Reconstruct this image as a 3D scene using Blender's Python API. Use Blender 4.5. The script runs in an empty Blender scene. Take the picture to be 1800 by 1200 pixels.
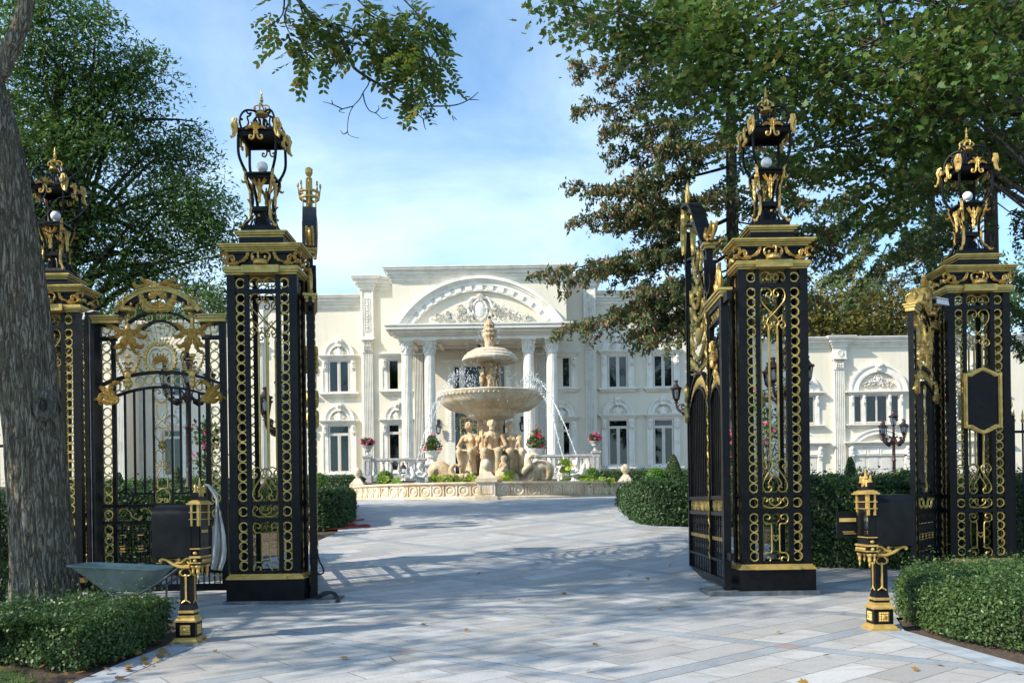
import bpy, bmesh, math, random
import numpy as np
from mathutils import Vector, Matrix
PI = math.pi
random.seed(11)
RNG = np.random.default_rng(7)
SC = bpy.context.scene
COL = SC.collection
F = 1500.0
ROLL = 0.014
EYE = 1.6
def P(x, y, d):
    dx, dy = x - 900.0, y - 886.0
    return (d / F * (dx - dy * ROLL), d, EYE + d / F * (-dx * ROLL - dy))
def PX(x, y, d): return P(x, y, d)[0]
def PZ(x, y, d): return P(x, y, d)[2]
GP = [(-60, -0.9), (0, 0), (12.3, 0.325), (13.5, 0.40), (27, 1.79), (30, 1.85), (36, 2.1), (42, 2.85), (60, 2.95), (400, 3.0)]
def ground(y):
    for (a, za), (b, zb) in zip(GP, GP[1:]):
        if y <= b: return za + (zb - za) * (y - a) / (b - a)
    return GP[-1][1]

# ---------------------------------------------------------------- materials
def nodes_mat(name):
    m = bpy.data.materials.new(name); m.use_nodes = True
    nt = m.node_tree
    for n in list(nt.nodes): nt.nodes.remove(n)
    out = nt.nodes.new('ShaderNodeOutputMaterial')
    b = nt.nodes.new('ShaderNodeBsdfPrincipled')
    nt.links.new(b.outputs[0], out.inputs[0])
    return m, nt, b, out
def N(nt, t, **kw):
    n = nt.nodes.new('ShaderNode' + t)
    for k, v in kw.items():
        if k[0] == '_': setattr(n, k[1:], v)
        else:
            n.inputs[k.replace('__', ' ')].default_value = v
    return n
def ramp(nt, fac, stops):
    r = nt.nodes.new('ShaderNodeValToRGB')
    el = r.color_ramp.elements
    while len(el) < len(stops): el.new(0.5)
    for e, (p, c) in zip(el, stops):
        e.position = p; e.color = (*c, 1) if len(c) == 3 else c
    if fac is not None: nt.links.new(fac, r.inputs[0])
    return r.outputs[0]
def mix(nt, fac, a, b, mode='MIX'):
    m = nt.nodes.new('ShaderNodeMix'); m.data_type = 'RGBA'; m.blend_type = mode
    for i, v in ((0, fac), (6, a), (7, b)):
        if isinstance(v, (int, float)): m.inputs[i].default_value = v
        elif isinstance(v, tuple): m.inputs[i].default_value = (*v, 1) if len(v) == 3 else v
        else: nt.links.new(v, m.inputs[i])
    return m.outputs[2]
def math_(nt, op, a, b=None, c=None):
    m = nt.nodes.new('ShaderNodeMath'); m.operation = op
    for i, v in enumerate((a, b, c)):
        if v is None: continue
        if isinstance(v, (int, float)): m.inputs[i].default_value = v
        else: nt.links.new(v, m.inputs[i])
    return m.outputs[0]
def coords(nt, kind='Object', scale=None):
    t = nt.nodes.new('ShaderNodeTexCoord'); o = t.outputs[kind]
    if kind == 'World':
        g = nt.nodes.new('ShaderNodeNewGeometry'); o = g.outputs['Position']
    if scale:
        mp = nt.nodes.new('ShaderNodeMapping'); mp.inputs['Scale'].default_value = scale
        nt.links.new(o, mp.inputs[0]); o = mp.outputs[0]
    return o
def noise(nt, vec, scale, detail=4, rough=.55, dist=0):
    n = nt.nodes.new('ShaderNodeTexNoise')
    n.inputs['Scale'].default_value = scale; n.inputs['Detail'].default_value = detail
    n.inputs['Roughness'].default_value = rough; n.inputs['Distortion'].default_value = dist
    nt.links.new(vec, n.inputs['Vector']); return n.outputs[0]
def bump(nt, b, h, strength=.3, dist=.01):
    n = nt.nodes.new('ShaderNodeBump'); n.inputs['Strength'].default_value = strength
    n.inputs['Distance'].default_value = dist
    nt.links.new(h, n.inputs['Height']); nt.links.new(n.outputs[0], b.inputs['Normal'])
def geom_pos(nt):
    g = nt.nodes.new('ShaderNodeNewGeometry'); return g.outputs['Position']
def simple(name, c1, c2, scale=3, rough=.5, metallic=0, bs=None, bstr=.3, bd=.01, stops=(.35, .65), rr=None, spec=None):
    m, nt, b, out = nodes_mat(name)
    p = geom_pos(nt)
    n = noise(nt, p, scale, 6)
    nt.links.new(ramp(nt, n, [(stops[0], c1), (stops[1], c2)]), b.inputs['Base Color'])
    b.inputs['Roughness'].default_value = rough; b.inputs['Metallic'].default_value = metallic
    if spec is not None: b.inputs['Specular IOR Level'].default_value = spec
    if rr:
        mr = nt.nodes.new('ShaderNodeMapRange'); mr.inputs[3].default_value = rr[0]; mr.inputs[4].default_value = rr[1]
        nt.links.new(noise(nt, p, scale * 4, 3), mr.inputs[0]); nt.links.new(mr.outputs[0], b.inputs['Roughness'])
    if bs: bump(nt, b, noise(nt, p, bs, 5), bstr, bd)
    return m
M = {}
M['black'] = simple('black_paint', (.003, .0033, .004), (.007, .0075, .009), 9, .36, bs=60, bstr=.14, bd=.004, rr=(.24, .5), spec=.17)
M['gold'] = simple('gold_paint', (.46, .29, .075), (.62, .42, .13), 14, .42, metallic=.45, bs=45, bstr=.25, bd=.006, rr=(.28, .5))
M['gold_dull'] = simple('dull_gold_paint', (.34, .25, .065), (.50, .36, .105), 10, .48, metallic=.4, bs=45, bstr=.25, bd=.006, rr=(.35, .55))  # duller, less saturated second tone of the gold paint
def stucco():
    m, nt, b, out = nodes_mat('cream_stucco')
    p = geom_pos(nt)
    c = ramp(nt, noise(nt, p, .35, 5), [(.3, (.70, .64, .51)), (.7, (.77, .71, .575))])
    mp = nt.nodes.new('ShaderNodeMapping'); mp.inputs['Scale'].default_value = (2.5, 2.5, .18); nt.links.new(p, mp.inputs[0])
    st = noise(nt, mp.outputs[0], 2.0, 6, .6)
    c = mix(nt, ramp(nt, st, [(.5, (0, 0, 0)), (.8, (.55,) * 3)]), c, (.54, .50, .41))
    nt.links.new(c, b.inputs['Base Color']); b.inputs['Roughness'].default_value = .85
    bump(nt, b, noise(nt, p, 55, 4), .25, .006)
    return m
M['stucco'] = stucco()
M['trim'] = simple('white_moulding_paint', (.66, .625, .54), (.80, .765, .68), 2.2, .7, bs=30, bstr=.12, bd=.005, stops=(.3, .55))
M['frame'] = simple('beige_window_frame', (.60, .54, .46), (.66, .60, .52), 3, .5)
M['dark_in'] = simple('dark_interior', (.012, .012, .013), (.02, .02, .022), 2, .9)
M['curtain'] = simple('pale_curtain', (.17, .22, .22), (.26, .31, .31), 6, .9)
M['curtain_g'] = simple('grey_green_curtain', (.10, .12, .10), (.17, .19, .165), 6, .9)
M['garage'] = simple('garage_door_paint', (.60, .57, .50), (.66, .63, .56), 2, .6)
M['grey_stone'] = simple('grey_cast_stone', (.36, .345, .33), (.52, .50, .475), 7, .8, bs=40, bstr=.4, bd=.01)
M['white_stone'] = simple('white_statue_stone', (.60, .56, .50), (.78, .75, .70), 6, .75, bs=40, bstr=.3, bd=.01)
def travertine():
    m, nt, b, out = nodes_mat('stained_travertine')
    p = geom_pos(nt)
    c = ramp(nt, noise(nt, p, 2.2, 8, .65), [(.30, (.31, .19, .09)), (.46, (.53, .38, .22)), (.60, (.66, .53, .35)), (.74, (.74, .65, .49))])
    mp = nt.nodes.new('ShaderNodeMapping'); mp.inputs['Scale'].default_value = (6, 6, .8); nt.links.new(p, mp.inputs[0])
    s = noise(nt, mp.outputs[0], 1.6, 6, .7)
    c = mix(nt, ramp(nt, s, [(.48, (0, 0, 0)), (.68, (.8,) * 3)]), c, (.30, .175, .08))
    nt.links.new(c, b.inputs['Base Color']); b.inputs['Roughness'].default_value = .6
    bump(nt, b, noise(nt, p, 22, 6), .5, .02)
    return m
M['trav'] = travertine()
def travpale():
    m, nt, b, out = nodes_mat('pale_travertine')
    p = geom_pos(nt)
    c = ramp(nt, noise(nt, p, 1.3, 8, .65), [(.3, (.46, .35, .22)), (.5, (.64, .54, .40)), (.72, (.74, .67, .56))])
    mp = nt.nodes.new('ShaderNodeMapping'); mp.inputs['Scale'].default_value = (3, 3, .7); nt.links.new(p, mp.inputs[0])
    s = noise(nt, mp.outputs[0], 1.5, 7, .7)
    c = mix(nt, ramp(nt, s, [(.48, (0, 0, 0)), (.70, (.75,) * 3)]), c, (.34, .23, .11))
    v = nt.nodes.new('ShaderNodeTexVoronoi'); v.inputs['Scale'].default_value = 14; nt.links.new(p, v.inputs['Vector'])
    c = mix(nt, ramp(nt, v.outputs['Distance'], [(.05, (.5,) * 3), (.14, (0, 0, 0))]), c, (.22, .15, .08))
    nt.links.new(c, b.inputs['Base Color']); b.inputs['Roughness'].default_value = .6
    bump(nt, b, noise(nt, p, 26, 6), .4, .015)
    return m
M['travp'] = travpale()
def glassy(name, tint=(.8, .85, .85), tr=.55):
    m, nt, b, out = nodes_mat(name)
    nt.nodes.remove(b)
    t = nt.nodes.new('ShaderNodeBsdfTransparent'); t.inputs[0].default_value = (*tint, 1)
    g = nt.nodes.new('ShaderNodeBsdfGlossy'); g.inputs['Roughness'].default_value = .03
    g.inputs['Color'].default_value = (.85, .9, .9, 1)
    fr = nt.nodes.new('ShaderNodeFresnel'); fr.inputs['IOR'].default_value = 1.55
    mx = nt.nodes.new('ShaderNodeMixShader')
    nt.links.new(fr.outputs[0], mx.inputs[0]); nt.links.new(t.outputs[0], mx.inputs[1]); nt.links.new(g.outputs[0], mx.inputs[2])
    nt.links.new(mx.outputs[0], out.inputs[0])
    return m
M['glass'] = glassy('window_glass', (.55, .6, .6))
M['lglass'] = glassy('lantern_glass', (.8, .85, .9))
M['globe'] = simple('white_globe_glass', (.72, .73, .75), (.80, .80, .82), 3, .12)
def water(name='pool_water'):
    m, nt, b, out = nodes_mat(name)
    b.inputs['Base Color'].default_value = (.05, .09, .09, 1); b.inputs['Roughness'].default_value = .05
    bump(nt, b, noise(nt, geom_pos(nt), 9, 3), .6, .03)
    return m
M['water'] = water()
def spray():
    m, nt, b, out = nodes_mat('water_spray')
    b.inputs['Base Color'].default_value = (.92, .95, .98, 1); b.inputs['Roughness'].default_value = .15
    b.inputs['Transmission Weight'].default_value = .35; b.inputs['IOR'].default_value = 1.2
    b.inputs['Alpha'].default_value = .8
    return m
M['spray'] = spray()
def leafmat(name, cols, trans=.35, rough=.45, spec=.35):
    m, nt, b, out = nodes_mat(name)
    g = nt.nodes.new('ShaderNodeNewGeometry')
    n = len(cols)
    c = ramp(nt, g.outputs['Random Per Island'], [(i / max(1, n - 1), cc) for i, cc in enumerate(cols)])
    big = noise(nt, g.outputs['Position'], .7, 3)
    c = mix(nt, ramp(nt, big, [(.35, (0, 0, 0)), (.7, (.5,) * 3)]), c, tuple(min(1, v * 1.5) for v in cols[n // 2]))
    nt.links.new(c, b.inputs['Base Color']); b.inputs['Roughness'].default_value = rough
    b.inputs['Specular IOR Level'].default_value = spec
    t = nt.nodes.new('ShaderNodeBsdfTranslucent')
    hs = nt.nodes.new('ShaderNodeHueSaturation'); hs.inputs['Value'].default_value = 1.3; hs.inputs['Hue'].default_value = .485
    nt.links.new(c, hs.inputs['Color']); nt.links.new(hs.outputs[0], t.inputs[0])
    mx = nt.nodes.new('ShaderNodeMixShader'); mx.inputs[0].default_value = trans
    nt.links.new(b.outputs[0], mx.inputs[1]); nt.links.new(t.outputs[0], mx.inputs[2])
    nt.links.new(mx.outputs[0], out.inputs[0])
    return m
M['l_locust'] = leafmat('locust_foliage', [(.035, .085, .022), (.05, .11, .028), (.07, .14, .035), (.12, .19, .04)])
M['l_maple'] = leafmat('maple_foliage', [(.03, .085, .018), (.045, .11, .022), (.06, .135, .028), (.10, .15, .03), (.05, .115, .025), (.15, .11, .03)])
M['l_spruce'] = leafmat('spruce_needles', [(.055, .09, .038), (.08, .12, .048), (.10, .14, .055), (.05, .09, .048)], .3, .6, .2)
M['l_cone'] = leafmat('spruce_cones', [(.22, .11, .05), (.29, .16, .07), (.16, .085, .045), (.33, .20, .09)], .1, .6, .2)
M['l_box'] = leafmat('boxwood_leaves', [(.026, .062, .018), (.045, .092, .026), (.07, .125, .034), (.038, .075, .022), (.12, .16, .05)], .25, .4)
M['l_yew'] = leafmat('yew_leaves', [(.016, .04, .013), (.026, .062, .018), (.045, .09, .024), (.032, .062, .024)], .15, .5)
M['l_ball'] = leafmat('topiary_leaves', [(.07, .17, .02), (.10, .23, .03), (.15, .28, .04)], .25, .45)
M['l_yellow'] = leafmat('autumn_foliage', [(.22, .17, .03), (.16, .15, .03), (.08, .11, .025), (.26, .17, .03), (.12, .10, .05)], .35)
M['l_far'] = leafmat('far_foliage', [(.05, .09, .025), (.07, .12, .03), (.09, .13, .04)], .3)
M['l_branch'] = leafmat('walnut_leaflets', [(.035, .075, .018), (.05, .095, .02), (.07, .12, .025), (.06, .11, .02), (.10, .13, .025), (.26, .17, .03)], .45)
M['l_pot'] = leafmat('flower_leaves', [(.03, .09, .02), (.05, .12, .03), (.08, .16, .04)], .3)
M['l_lily'] = leafmat('lily_pads', [(.10, .20, .03), (.16, .26, .03), (.30, .32, .04), (.05, .13, .04)], .35)
M['f_pink'] = leafmat('pink_petals', [(.65, .08, .22), (.75, .15, .30), (.6, .05, .15)], .3)
M['f_red'] = leafmat('red_petals', [(.7, .02, .04), (.65, .03, .07), (.75, .05, .1)], .3)
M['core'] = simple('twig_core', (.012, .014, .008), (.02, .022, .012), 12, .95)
def bark(name, c1, c2, c3, sc=1.0, bd=.05):
    m, nt, b, out = nodes_mat(name)
    p = coords(nt, 'Object', (1, 1, .16))
    def ridge(scale, det, dist, off):
        mp = nt.nodes.new('ShaderNodeMapping'); mp.inputs['Location'].default_value = (off,) * 3; nt.links.new(p, mp.inputs[0])
        n = noise(nt, mp.outputs[0], scale * sc, det, .55, dist)
        return math_(nt, 'MULTIPLY', math_(nt, 'ABSOLUTE', math_(nt, 'SUBTRACT', n, .5)), 2.0)
    r1 = ramp(nt, ridge(11, 3, .6, 0), [(0, (0, 0, 0)), (.10, (.65,) * 3), (.35, (1, 1, 1))])
    r2 = ramp(nt, ridge(22, 3, .9, 3.1), [(0, (.15,) * 3), (.12, (.8,) * 3), (.4, (1, 1, 1))])
    p3 = coords(nt, 'Object', (1, 1, 1.6)); fine = noise(nt, p3, 34 * sc, 6, .7)
    h = math_(nt, 'ADD', math_(nt, 'MULTIPLY', math_(nt, 'MULTIPLY', r1, r2), .8), math_(nt, 'MULTIPLY', fine, .4))
    c = ramp(nt, h, [(.16, c1), (.6, c2), (1.05, c3)])
    lich = noise(nt, coords(nt, 'Object'), 3.5, 5)
    c = mix(nt, ramp(nt, lich, [(.5, (0, 0, 0)), (.7, (.4,) * 3)]), c, (.19, .185, .11))
    nt.links.new(c, b.inputs['Base Color']); b.inputs['Roughness'].default_value = .9
    b.inputs['Specular IOR Level'].default_value = .15
    bump(nt, b, h, 1.0, bd)
    return m
M['bark'] = bark('furrowed_bark', (.05, .04, .03), (.23, .195, .145), (.37, .33, .265), 1.0, .035)
M['bark2'] = bark('dark_bark', (.02, .017, .013), (.06, .05, .038), (.11, .095, .07), .8, .03)
M['bark_g'] = bark('grey_bark', (.05, .045, .04), (.14, .125, .11), (.22, .2, .17), .8, .03)
def paving():
    m, nt, b, out = nodes_mat('stone_paving')
    g = geom_pos(nt)
    sep = nt.nodes.new('ShaderNodeSeparateXYZ'); nt.links.new(g, sep.inputs[0])
    X, Y = sep.outputs[0], sep.outputs[1]
    def axis(ang, per, off):
        s = math_(nt, 'ADD', math_(nt, 'MULTIPLY', X, math.cos(ang)), math_(nt, 'MULTIPLY', Y, math.sin(ang)))
        return math_(nt, 'ADD', s, off)
    a1 = axis(math.radians(-52), 3, .4)     # normal of first family
    a2 = axis(math.radians(52), 3, 1.1)
    per, bw = 2.25, .21
    f1 = math_(nt, 'FLOORED_MODULO', a1, per); f2 = math_(nt, 'FLOORED_MODULO', a2, per)
    b1 = math_(nt, 'LESS_THAN', f1, bw); b2 = math_(nt, 'LESS_THAN', f2, bw)
    inter = math_(nt, 'MULTIPLY', b1, b2)
    band = math_(nt, 'MAXIMUM', b1, b2)
    # slabs inside each field, running along the first family
    rows = .405
    r1 = math_(nt, 'DIVIDE', math_(nt, 'SUBTRACT', f1, bw), (per - bw) / 6)
    rowi = math_(nt, 'FLOOR', r1)
    along = axis(math.radians(-52 + 90), 3, 0)
    cell1 = math_(nt, 'FLOOR', math_(nt, 'DIVIDE', a1, per)); cell2 = math_(nt, 'FLOOR', math_(nt, 'DIVIDE', a2, per))
    rowg = math_(nt, 'ADD', math_(nt, 'MULTIPLY', cell1, 6), rowi)
    sh = math_(nt, 'MULTIPLY', math_(nt, 'FLOORED_MODULO', math_(nt, 'MULTIPLY', rowg, .37), 1.0), 1.02)
    al = math_(nt, 'DIVIDE', math_(nt, 'ADD', along, sh), 1.02)
    coli = math_(nt, 'FLOOR', al)
    fr_r = math_(nt, 'FRACT', r1); fr_c = math_(nt, 'FRACT', al)
    def edge(fr, w):
        return math_(nt, 'LESS_THAN', math_(nt, 'MINIMUM', fr, math_(nt, 'SUBTRACT', 1.0, fr)), w)
    wob = math_(nt, 'MULTIPLY', noise(nt, g, 9, 3), .016); jn = math_(nt, 'MAXIMUM', math_(nt, 'LESS_THAN', math_(nt, 'MINIMUM', fr_r, math_(nt, 'SUBTRACT', 1.0, fr_r)), math_(nt, 'ADD', wob, .003)), edge(fr_c, .004))
    jn = math_(nt, 'MULTIPLY', jn, math_(nt, 'SUBTRACT', 1.0, band))
    def bj(f):
        e1 = math_(nt, 'LESS_THAN', math_(nt, 'ABSOLUTE', f), .006)
        e2 = math_(nt, 'LESS_THAN', math_(nt, 'ABSOLUTE', math_(nt, 'SUBTRACT', f, bw)), .005)
        return math_(nt, 'MAXIMUM', e1, e2)
    jn = math_(nt, 'MAXIMUM', jn, math_(nt, 'MAXIMUM', bj(f1), bj(f2)))
    cv = nt.nodes.new('ShaderNodeCombineXYZ')
    nt.links.new(rowg, cv.inputs[0]); nt.links.new(coli, cv.inputs[1]); nt.links.new(cell2, cv.inputs[2])
    wn = nt.nodes.new('ShaderNodeTexWhiteNoise'); nt.links.new(cv.outputs[0], wn.inputs['Vector'])
    slab = ramp(nt, wn.outputs['Value'], [(0, (.30, .295, .28)), (.25, (.47, .465, .455)), (.5, (.37, .355, .33)), (.75, (.54, .535, .52)), (1, (.31, .32, .325))])
    mp = nt.nodes.new('ShaderNodeMapping'); mp.inputs['Rotation'].default_value = (0, 0, math.radians(-38)); mp.inputs['Scale'].default_value = (.5, 2.2, 1)
    nt.links.new(g, mp.inputs[0])
    vein = noise(nt, mp.outputs[0], 2.4, 7, .65, .6)
    slab = mix(nt, ramp(nt, vein, [(.46, (0, 0, 0)), (.62, (.6,) * 3)]), slab, (.36, .325, .28))
    big = noise(nt, g, .5, 5)
    slab = mix(nt, ramp(nt, big, [(.36, (.6,) * 3), (.58, (0, 0, 0))]), slab, (.37, .375, .375))
    blue = ramp(nt, noise(nt, g, 2.5, 6), [(.3, (.235, .265, .29)), (.7, (.36, .385, .405))])
    wn2 = nt.nodes.new('ShaderNodeTexWhiteNoise'); wn2.noise_dimensions = '2D'
    cv2 = nt.nodes.new('ShaderNodeCombineXYZ'); nt.links.new(cell1, cv2.inputs[0]); nt.links.new(cell2, cv2.inputs[1]); nt.links.new(cv2.outputs[0], wn2.inputs['Vector'])
    red = mix(nt, math_(nt, 'GREATER_THAN', wn2.outputs['Value'], .3), (.32, .25, .23), (.31, .325, .34))
    c = mix(nt, band, slab, blue); c = mix(nt, inter, c, red); dirt = noise(nt, g, 1.7, 8, .7); c = mix(nt, ramp(nt, dirt, [(.54, (0, 0, 0)), (.72, (.55,) * 3)]), c, (.25, .225, .19)); spk = nt.nodes.new('ShaderNodeTexVoronoi'); spk.inputs['Scale'].default_value = 3.1; nt.links.new(g, spk.inputs['Vector']); c = mix(nt, ramp(nt, spk.outputs['Distance'], [(.0, (.8,) * 3), (.035, (0, 0, 0))]), c, (.09, .07, .05)); c = mix(nt, jn, c, (.085, .07, .058))
    fine = noise(nt, g, 38, 5, .6)
    c = mix(nt, .35, c, ramp(nt, fine, [(.3, (.55,) * 3), (.7, (1.2,) * 3)]), 'MULTIPLY')
    nt.links.new(c, b.inputs['Base Color'])
    b.inputs['Roughness'].default_value = .62
    mr = nt.nodes.new('ShaderNodeMapRange'); mr.inputs[3].default_value = .45; mr.inputs[4].default_value = .8
    nt.links.new(vein, mr.inputs[0]); nt.links.new(mr.outputs[0], b.inputs['Roughness'])
    hh = math_(nt, 'SUBTRACT', math_(nt, 'MULTIPLY', fine, .25), jn)
    bump(nt, b, hh, .5, .006)
    return m
M['paving'] = paving()
M['bluestone'] = simple('bluestone_edging', (.25, .285, .32), (.40, .43, .46), 4, .65, bs=35, bstr=.3, bd=.006)
M['soil'] = simple('mulch_soil', (.045, .03, .02), (.13, .09, .06), 22, .95, bs=45, bstr=1, bd=.03)
M['grass'] = simple('lawn_ground', (.05, .085, .02), (.09, .13, .03), 8, .9, bs=40, bstr=.8, bd=.03)
M['maroon'] = simple('maroon_cast_iron', (.025, .010, .009), (.05, .018, .016), 12, .4, rr=(.3, .5))
M['iron'] = simple('black_cast_iron', (.012, .012, .014), (.025, .025, .028), 12, .4)
M['red'] = simple('red_hose_rubber', (.36, .03, .02), (.45, .05, .03), 6, .5)
M['barrow'] = simple('green_grey_tray', (.14, .19, .17), (.23, .28, .25), 5, .6, bs=25, bstr=.2)
M['steel'] = simple('galvanised_tube', (.10, .10, .11), (.17, .17, .18), 8, .45, metallic=.5)
M['rubber'] = simple('tyre_rubber', (.02, .02, .02), (.045, .04, .035), 14, .85)
M['cloth'] = simple('grey_dust_sheet', (.27, .27, .26), (.38, .375, .36), 5, .9, bs=12, bstr=.3)
M['web'] = simple('black_webbing', (.012, .012, .013), (.025, .025, .025), 20, .8)
M['bag'] = simple('pinkish_bag_fabric', (.22, .12, .12), (.32, .19, .18), 9, .85)
M['cam'] = simple('camera_housing', (.62, .63, .65), (.70, .71, .72), 4, .35)
M['slate'] = simple('dark_stone_slab', (.06, .075, .085), (.13, .15, .165), 9, .7, bs=30, bstr=.5, bd=.01)
M['asphalt_roof'] = simple('roof_membrane', (.2, .2, .2), (.3, .3, .3), 4, .9)
M['leaflit'] = leafmat('fallen_leaves', [(.28, .17, .03), (.22, .10, .03), (.35, .25, .05)], .1)

# ---------------------------------------------------------------- mesh builder
class MB:
    def __init__(s): s.v = []; s.f = []
    def add(s, vs, fs):
        o = len(s.v); s.v.extend([tuple(v) for v in vs]); s.f.extend([tuple(i + o for i in f) for f in fs])
        return s
    def box(s, x0, x1, y0, y1, z0, z1, t=None):
        # t = (tx, ty): inset of the top
        tx, ty = t or (0, 0)
        v = [(x0, y0, z0), (x1, y0, z0), (x1, y1, z0), (x0, y1, z0),
             (x0 + tx, y0 + ty, z1), (x1 - tx, y0 + ty, z1), (x1 - tx, y1 - ty, z1), (x0 + tx, y1 - ty, z1)]
        return s.add(v, [(0, 3, 2, 1), (4, 5, 6, 7), (0, 1, 5, 4), (1, 2, 6, 5), (2, 3, 7, 6), (3, 0, 4, 7)])
    def cbox(s, c, sx, sy, sz, t=None):
        return s.box(c[0] - sx / 2, c[0] + sx / 2, c[1] - sy / 2, c[1] + sy / 2, c[2] - sz / 2, c[2] + sz / 2, t)
    def tube(s, pts, r, n=6, closed=False, flat=1.0, up=(0, 1, 0), caps=True):
        pts = [Vector(p) for p in pts]; m = len(pts)
        if m < 2: return s
        rr = r if isinstance(r, (list, tuple)) else [r] * m
        up = Vector(up); vs = []
        prev = None
        for i, p in enumerate(pts):
            if closed: t = pts[(i + 1) % m] - pts[i - 1]
            else: t = pts[min(i + 1, m - 1)] - pts[max(i - 1, 0)]
            if t.length < 1e-9: t = Vector((0, 0, 1))
            t.normalize()
            a = up - t * up.dot(t)
            if a.length < .15: a = (prev - t * prev.dot(t)) if prev is not None else t.orthogonal()
            a.normalize(); prev = a
            b = t.cross(a)
            for k in range(n):
                th = 2 * PI * (k + .5) / n
                vs.append(p + a * (math.cos(th) * rr[i] * flat) + b * (math.sin(th) * rr[i]))
        fs = []
        for i in range(m if closed else m - 1):
            j = (i + 1) % m
            for k in range(n):
                l = (k + 1) % n
                fs.append((i * n + k, i * n + l, j * n + l, j * n + k))
        if not closed and caps:
            fs.append(tuple(range(n))[::-1]); fs.append(tuple((m - 1) * n + k for k in range(n)))
        return s.add(vs, fs)
    def ring(s, c, r, tr, n=16, k=4, flat=1.0, axis='y'):
        pts = []
        for i in range(n):
            a = 2 * PI * i / n
            if axis == 'y': pts.append((c[0] + r * math.cos(a), c[1], c[2] + r * math.sin(a)))
            elif axis == 'x': pts.append((c[0], c[1] + r * math.cos(a), c[2] + r * math.sin(a)))
            else: pts.append((c[0] + r * math.cos(a), c[1] + r * math.sin(a), c[2]))
        return s.tube(pts, tr, k, True, flat, up={'y': (0, 1, 0), 'x': (1, 0, 0), 'z': (0, 0, 1)}[axis])
    def lathe(s, prof, n=24, c=(0, 0, 0), flute=0, nfl=0, sq=(1, 1), cap=True):
        vs = []
        for (r, z) in prof:
            for k in range(n):
                a = 2 * PI * k / n
                rr = r * (1 - flute * (.5 - .5 * math.cos(a * nfl))) if flute else r
                vs.append((c[0] + rr * math.cos(a) * sq[0], c[1] + rr * math.sin(a) * sq[1], c[2] + z))
        fs = []
        for i in range(len(prof) - 1):
            for k in range(n):
                l = (k + 1) % n
                fs.append((i * n + k, i * n + l, (i + 1) * n + l, (i + 1) * n + k))
        if cap:
            fs.append(tuple(range(n))[::-1]); fs.append(tuple((len(prof) - 1) * n + k for k in range(n)))
        return s.add(vs, fs)
    def ball(s, c, r, n=12, m=8, sc=(1, 1, 1)):
        vs = [(c[0], c[1], c[2] - r * sc[2])]
        for i in range(1, m):
            ph = -PI / 2 + PI * i / m
            for k in range(n):
                a = 2 * PI * k / n
                vs.append((c[0] + r * sc[0] * math.cos(ph) * math.cos(a), c[1] + r * sc[1] * math.cos(ph) * math.sin(a), c[2] + r * sc[2] * math.sin(ph)))
        vs.append((c[0], c[1], c[2] + r * sc[2]))
        fs = [(0, 1 + (k + 1) % n, 1 + k) for k in range(n)]
        for i in range(m - 2):
            for k in range(n):
                l = (k + 1) % n
                fs.append((1 + i * n + k, 1 + i * n + l, 1 + (i + 1) * n + l, 1 + (i + 1) * n + k))
        t = len(vs) - 1; b = 1 + (m - 2) * n
        fs += [(t, b + k, b + (k + 1) % n) for k in range(n)]
        return s.add(vs, fs)
    def capsule(s, p0, r0, p1, r1, n=10):
        p0, p1 = Vector(p0), Vector(p1); d = p1 - p0; L = d.length
        if L < 1e-6: return s.ball(p0, r0)
        u = d / L; pts = []; rr = []
        for i in range(5):
            a = PI / 2 * i / 4 * .98
            pts.append(p0 - u * (r0 * math.cos(a))); rr.append(max(.001, r0 * math.sin(a)))
        for i in range(4, -1, -1):
            a = PI / 2 * i / 4 * .98
            pts.append(p1 + u * (r1 * math.cos(a))); rr.append(max(.001, r1 * math.sin(a)))
        return s.tube(pts, rr, n, up=(.3, .9, .2))
    def prism(s, out, y0, y1):
        # out: (x, z) outline counter-clockwise seen from -y
        n = len(out)
        v = [(x, y0, z) for x, z in out] + [(x, y1, z) for x, z in out]
        f = [tuple(range(n)), tuple(range(2 * n - 1, n - 1, -1))]
        f += [(i, i + n, (i + 1) % n + n, (i + 1) % n) for i in range(n)]
        return s.add(v, f)
    def strip_arc(s, path_in, path_out, y0, y1):
        # solid between two polylines in the xz plane
        n = len(path_in)
        v = [(x, y0, z) for x, z in path_in] + [(x, y0, z) for x, z in path_out] + [(x, y1, z) for x, z in path_in] + [(x, y1, z) for x, z in path_out]
        f = []
        for i in range(n - 1):
            f += [(i, i + 1, n + i + 1, n + i), (2 * n + i, 3 * n + i, 3 * n + i + 1, 2 * n + i + 1),
                  (n + i, n + i + 1, 3 * n + i + 1, 3 * n + i), (i, 2 * n + i, 2 * n + i + 1, i + 1)]
        f += [(0, n, 3 * n, 2 * n), (n - 1, 3 * n - 1, 4 * n - 1, 2 * n - 1)]
        return s.add(v, f)
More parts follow.
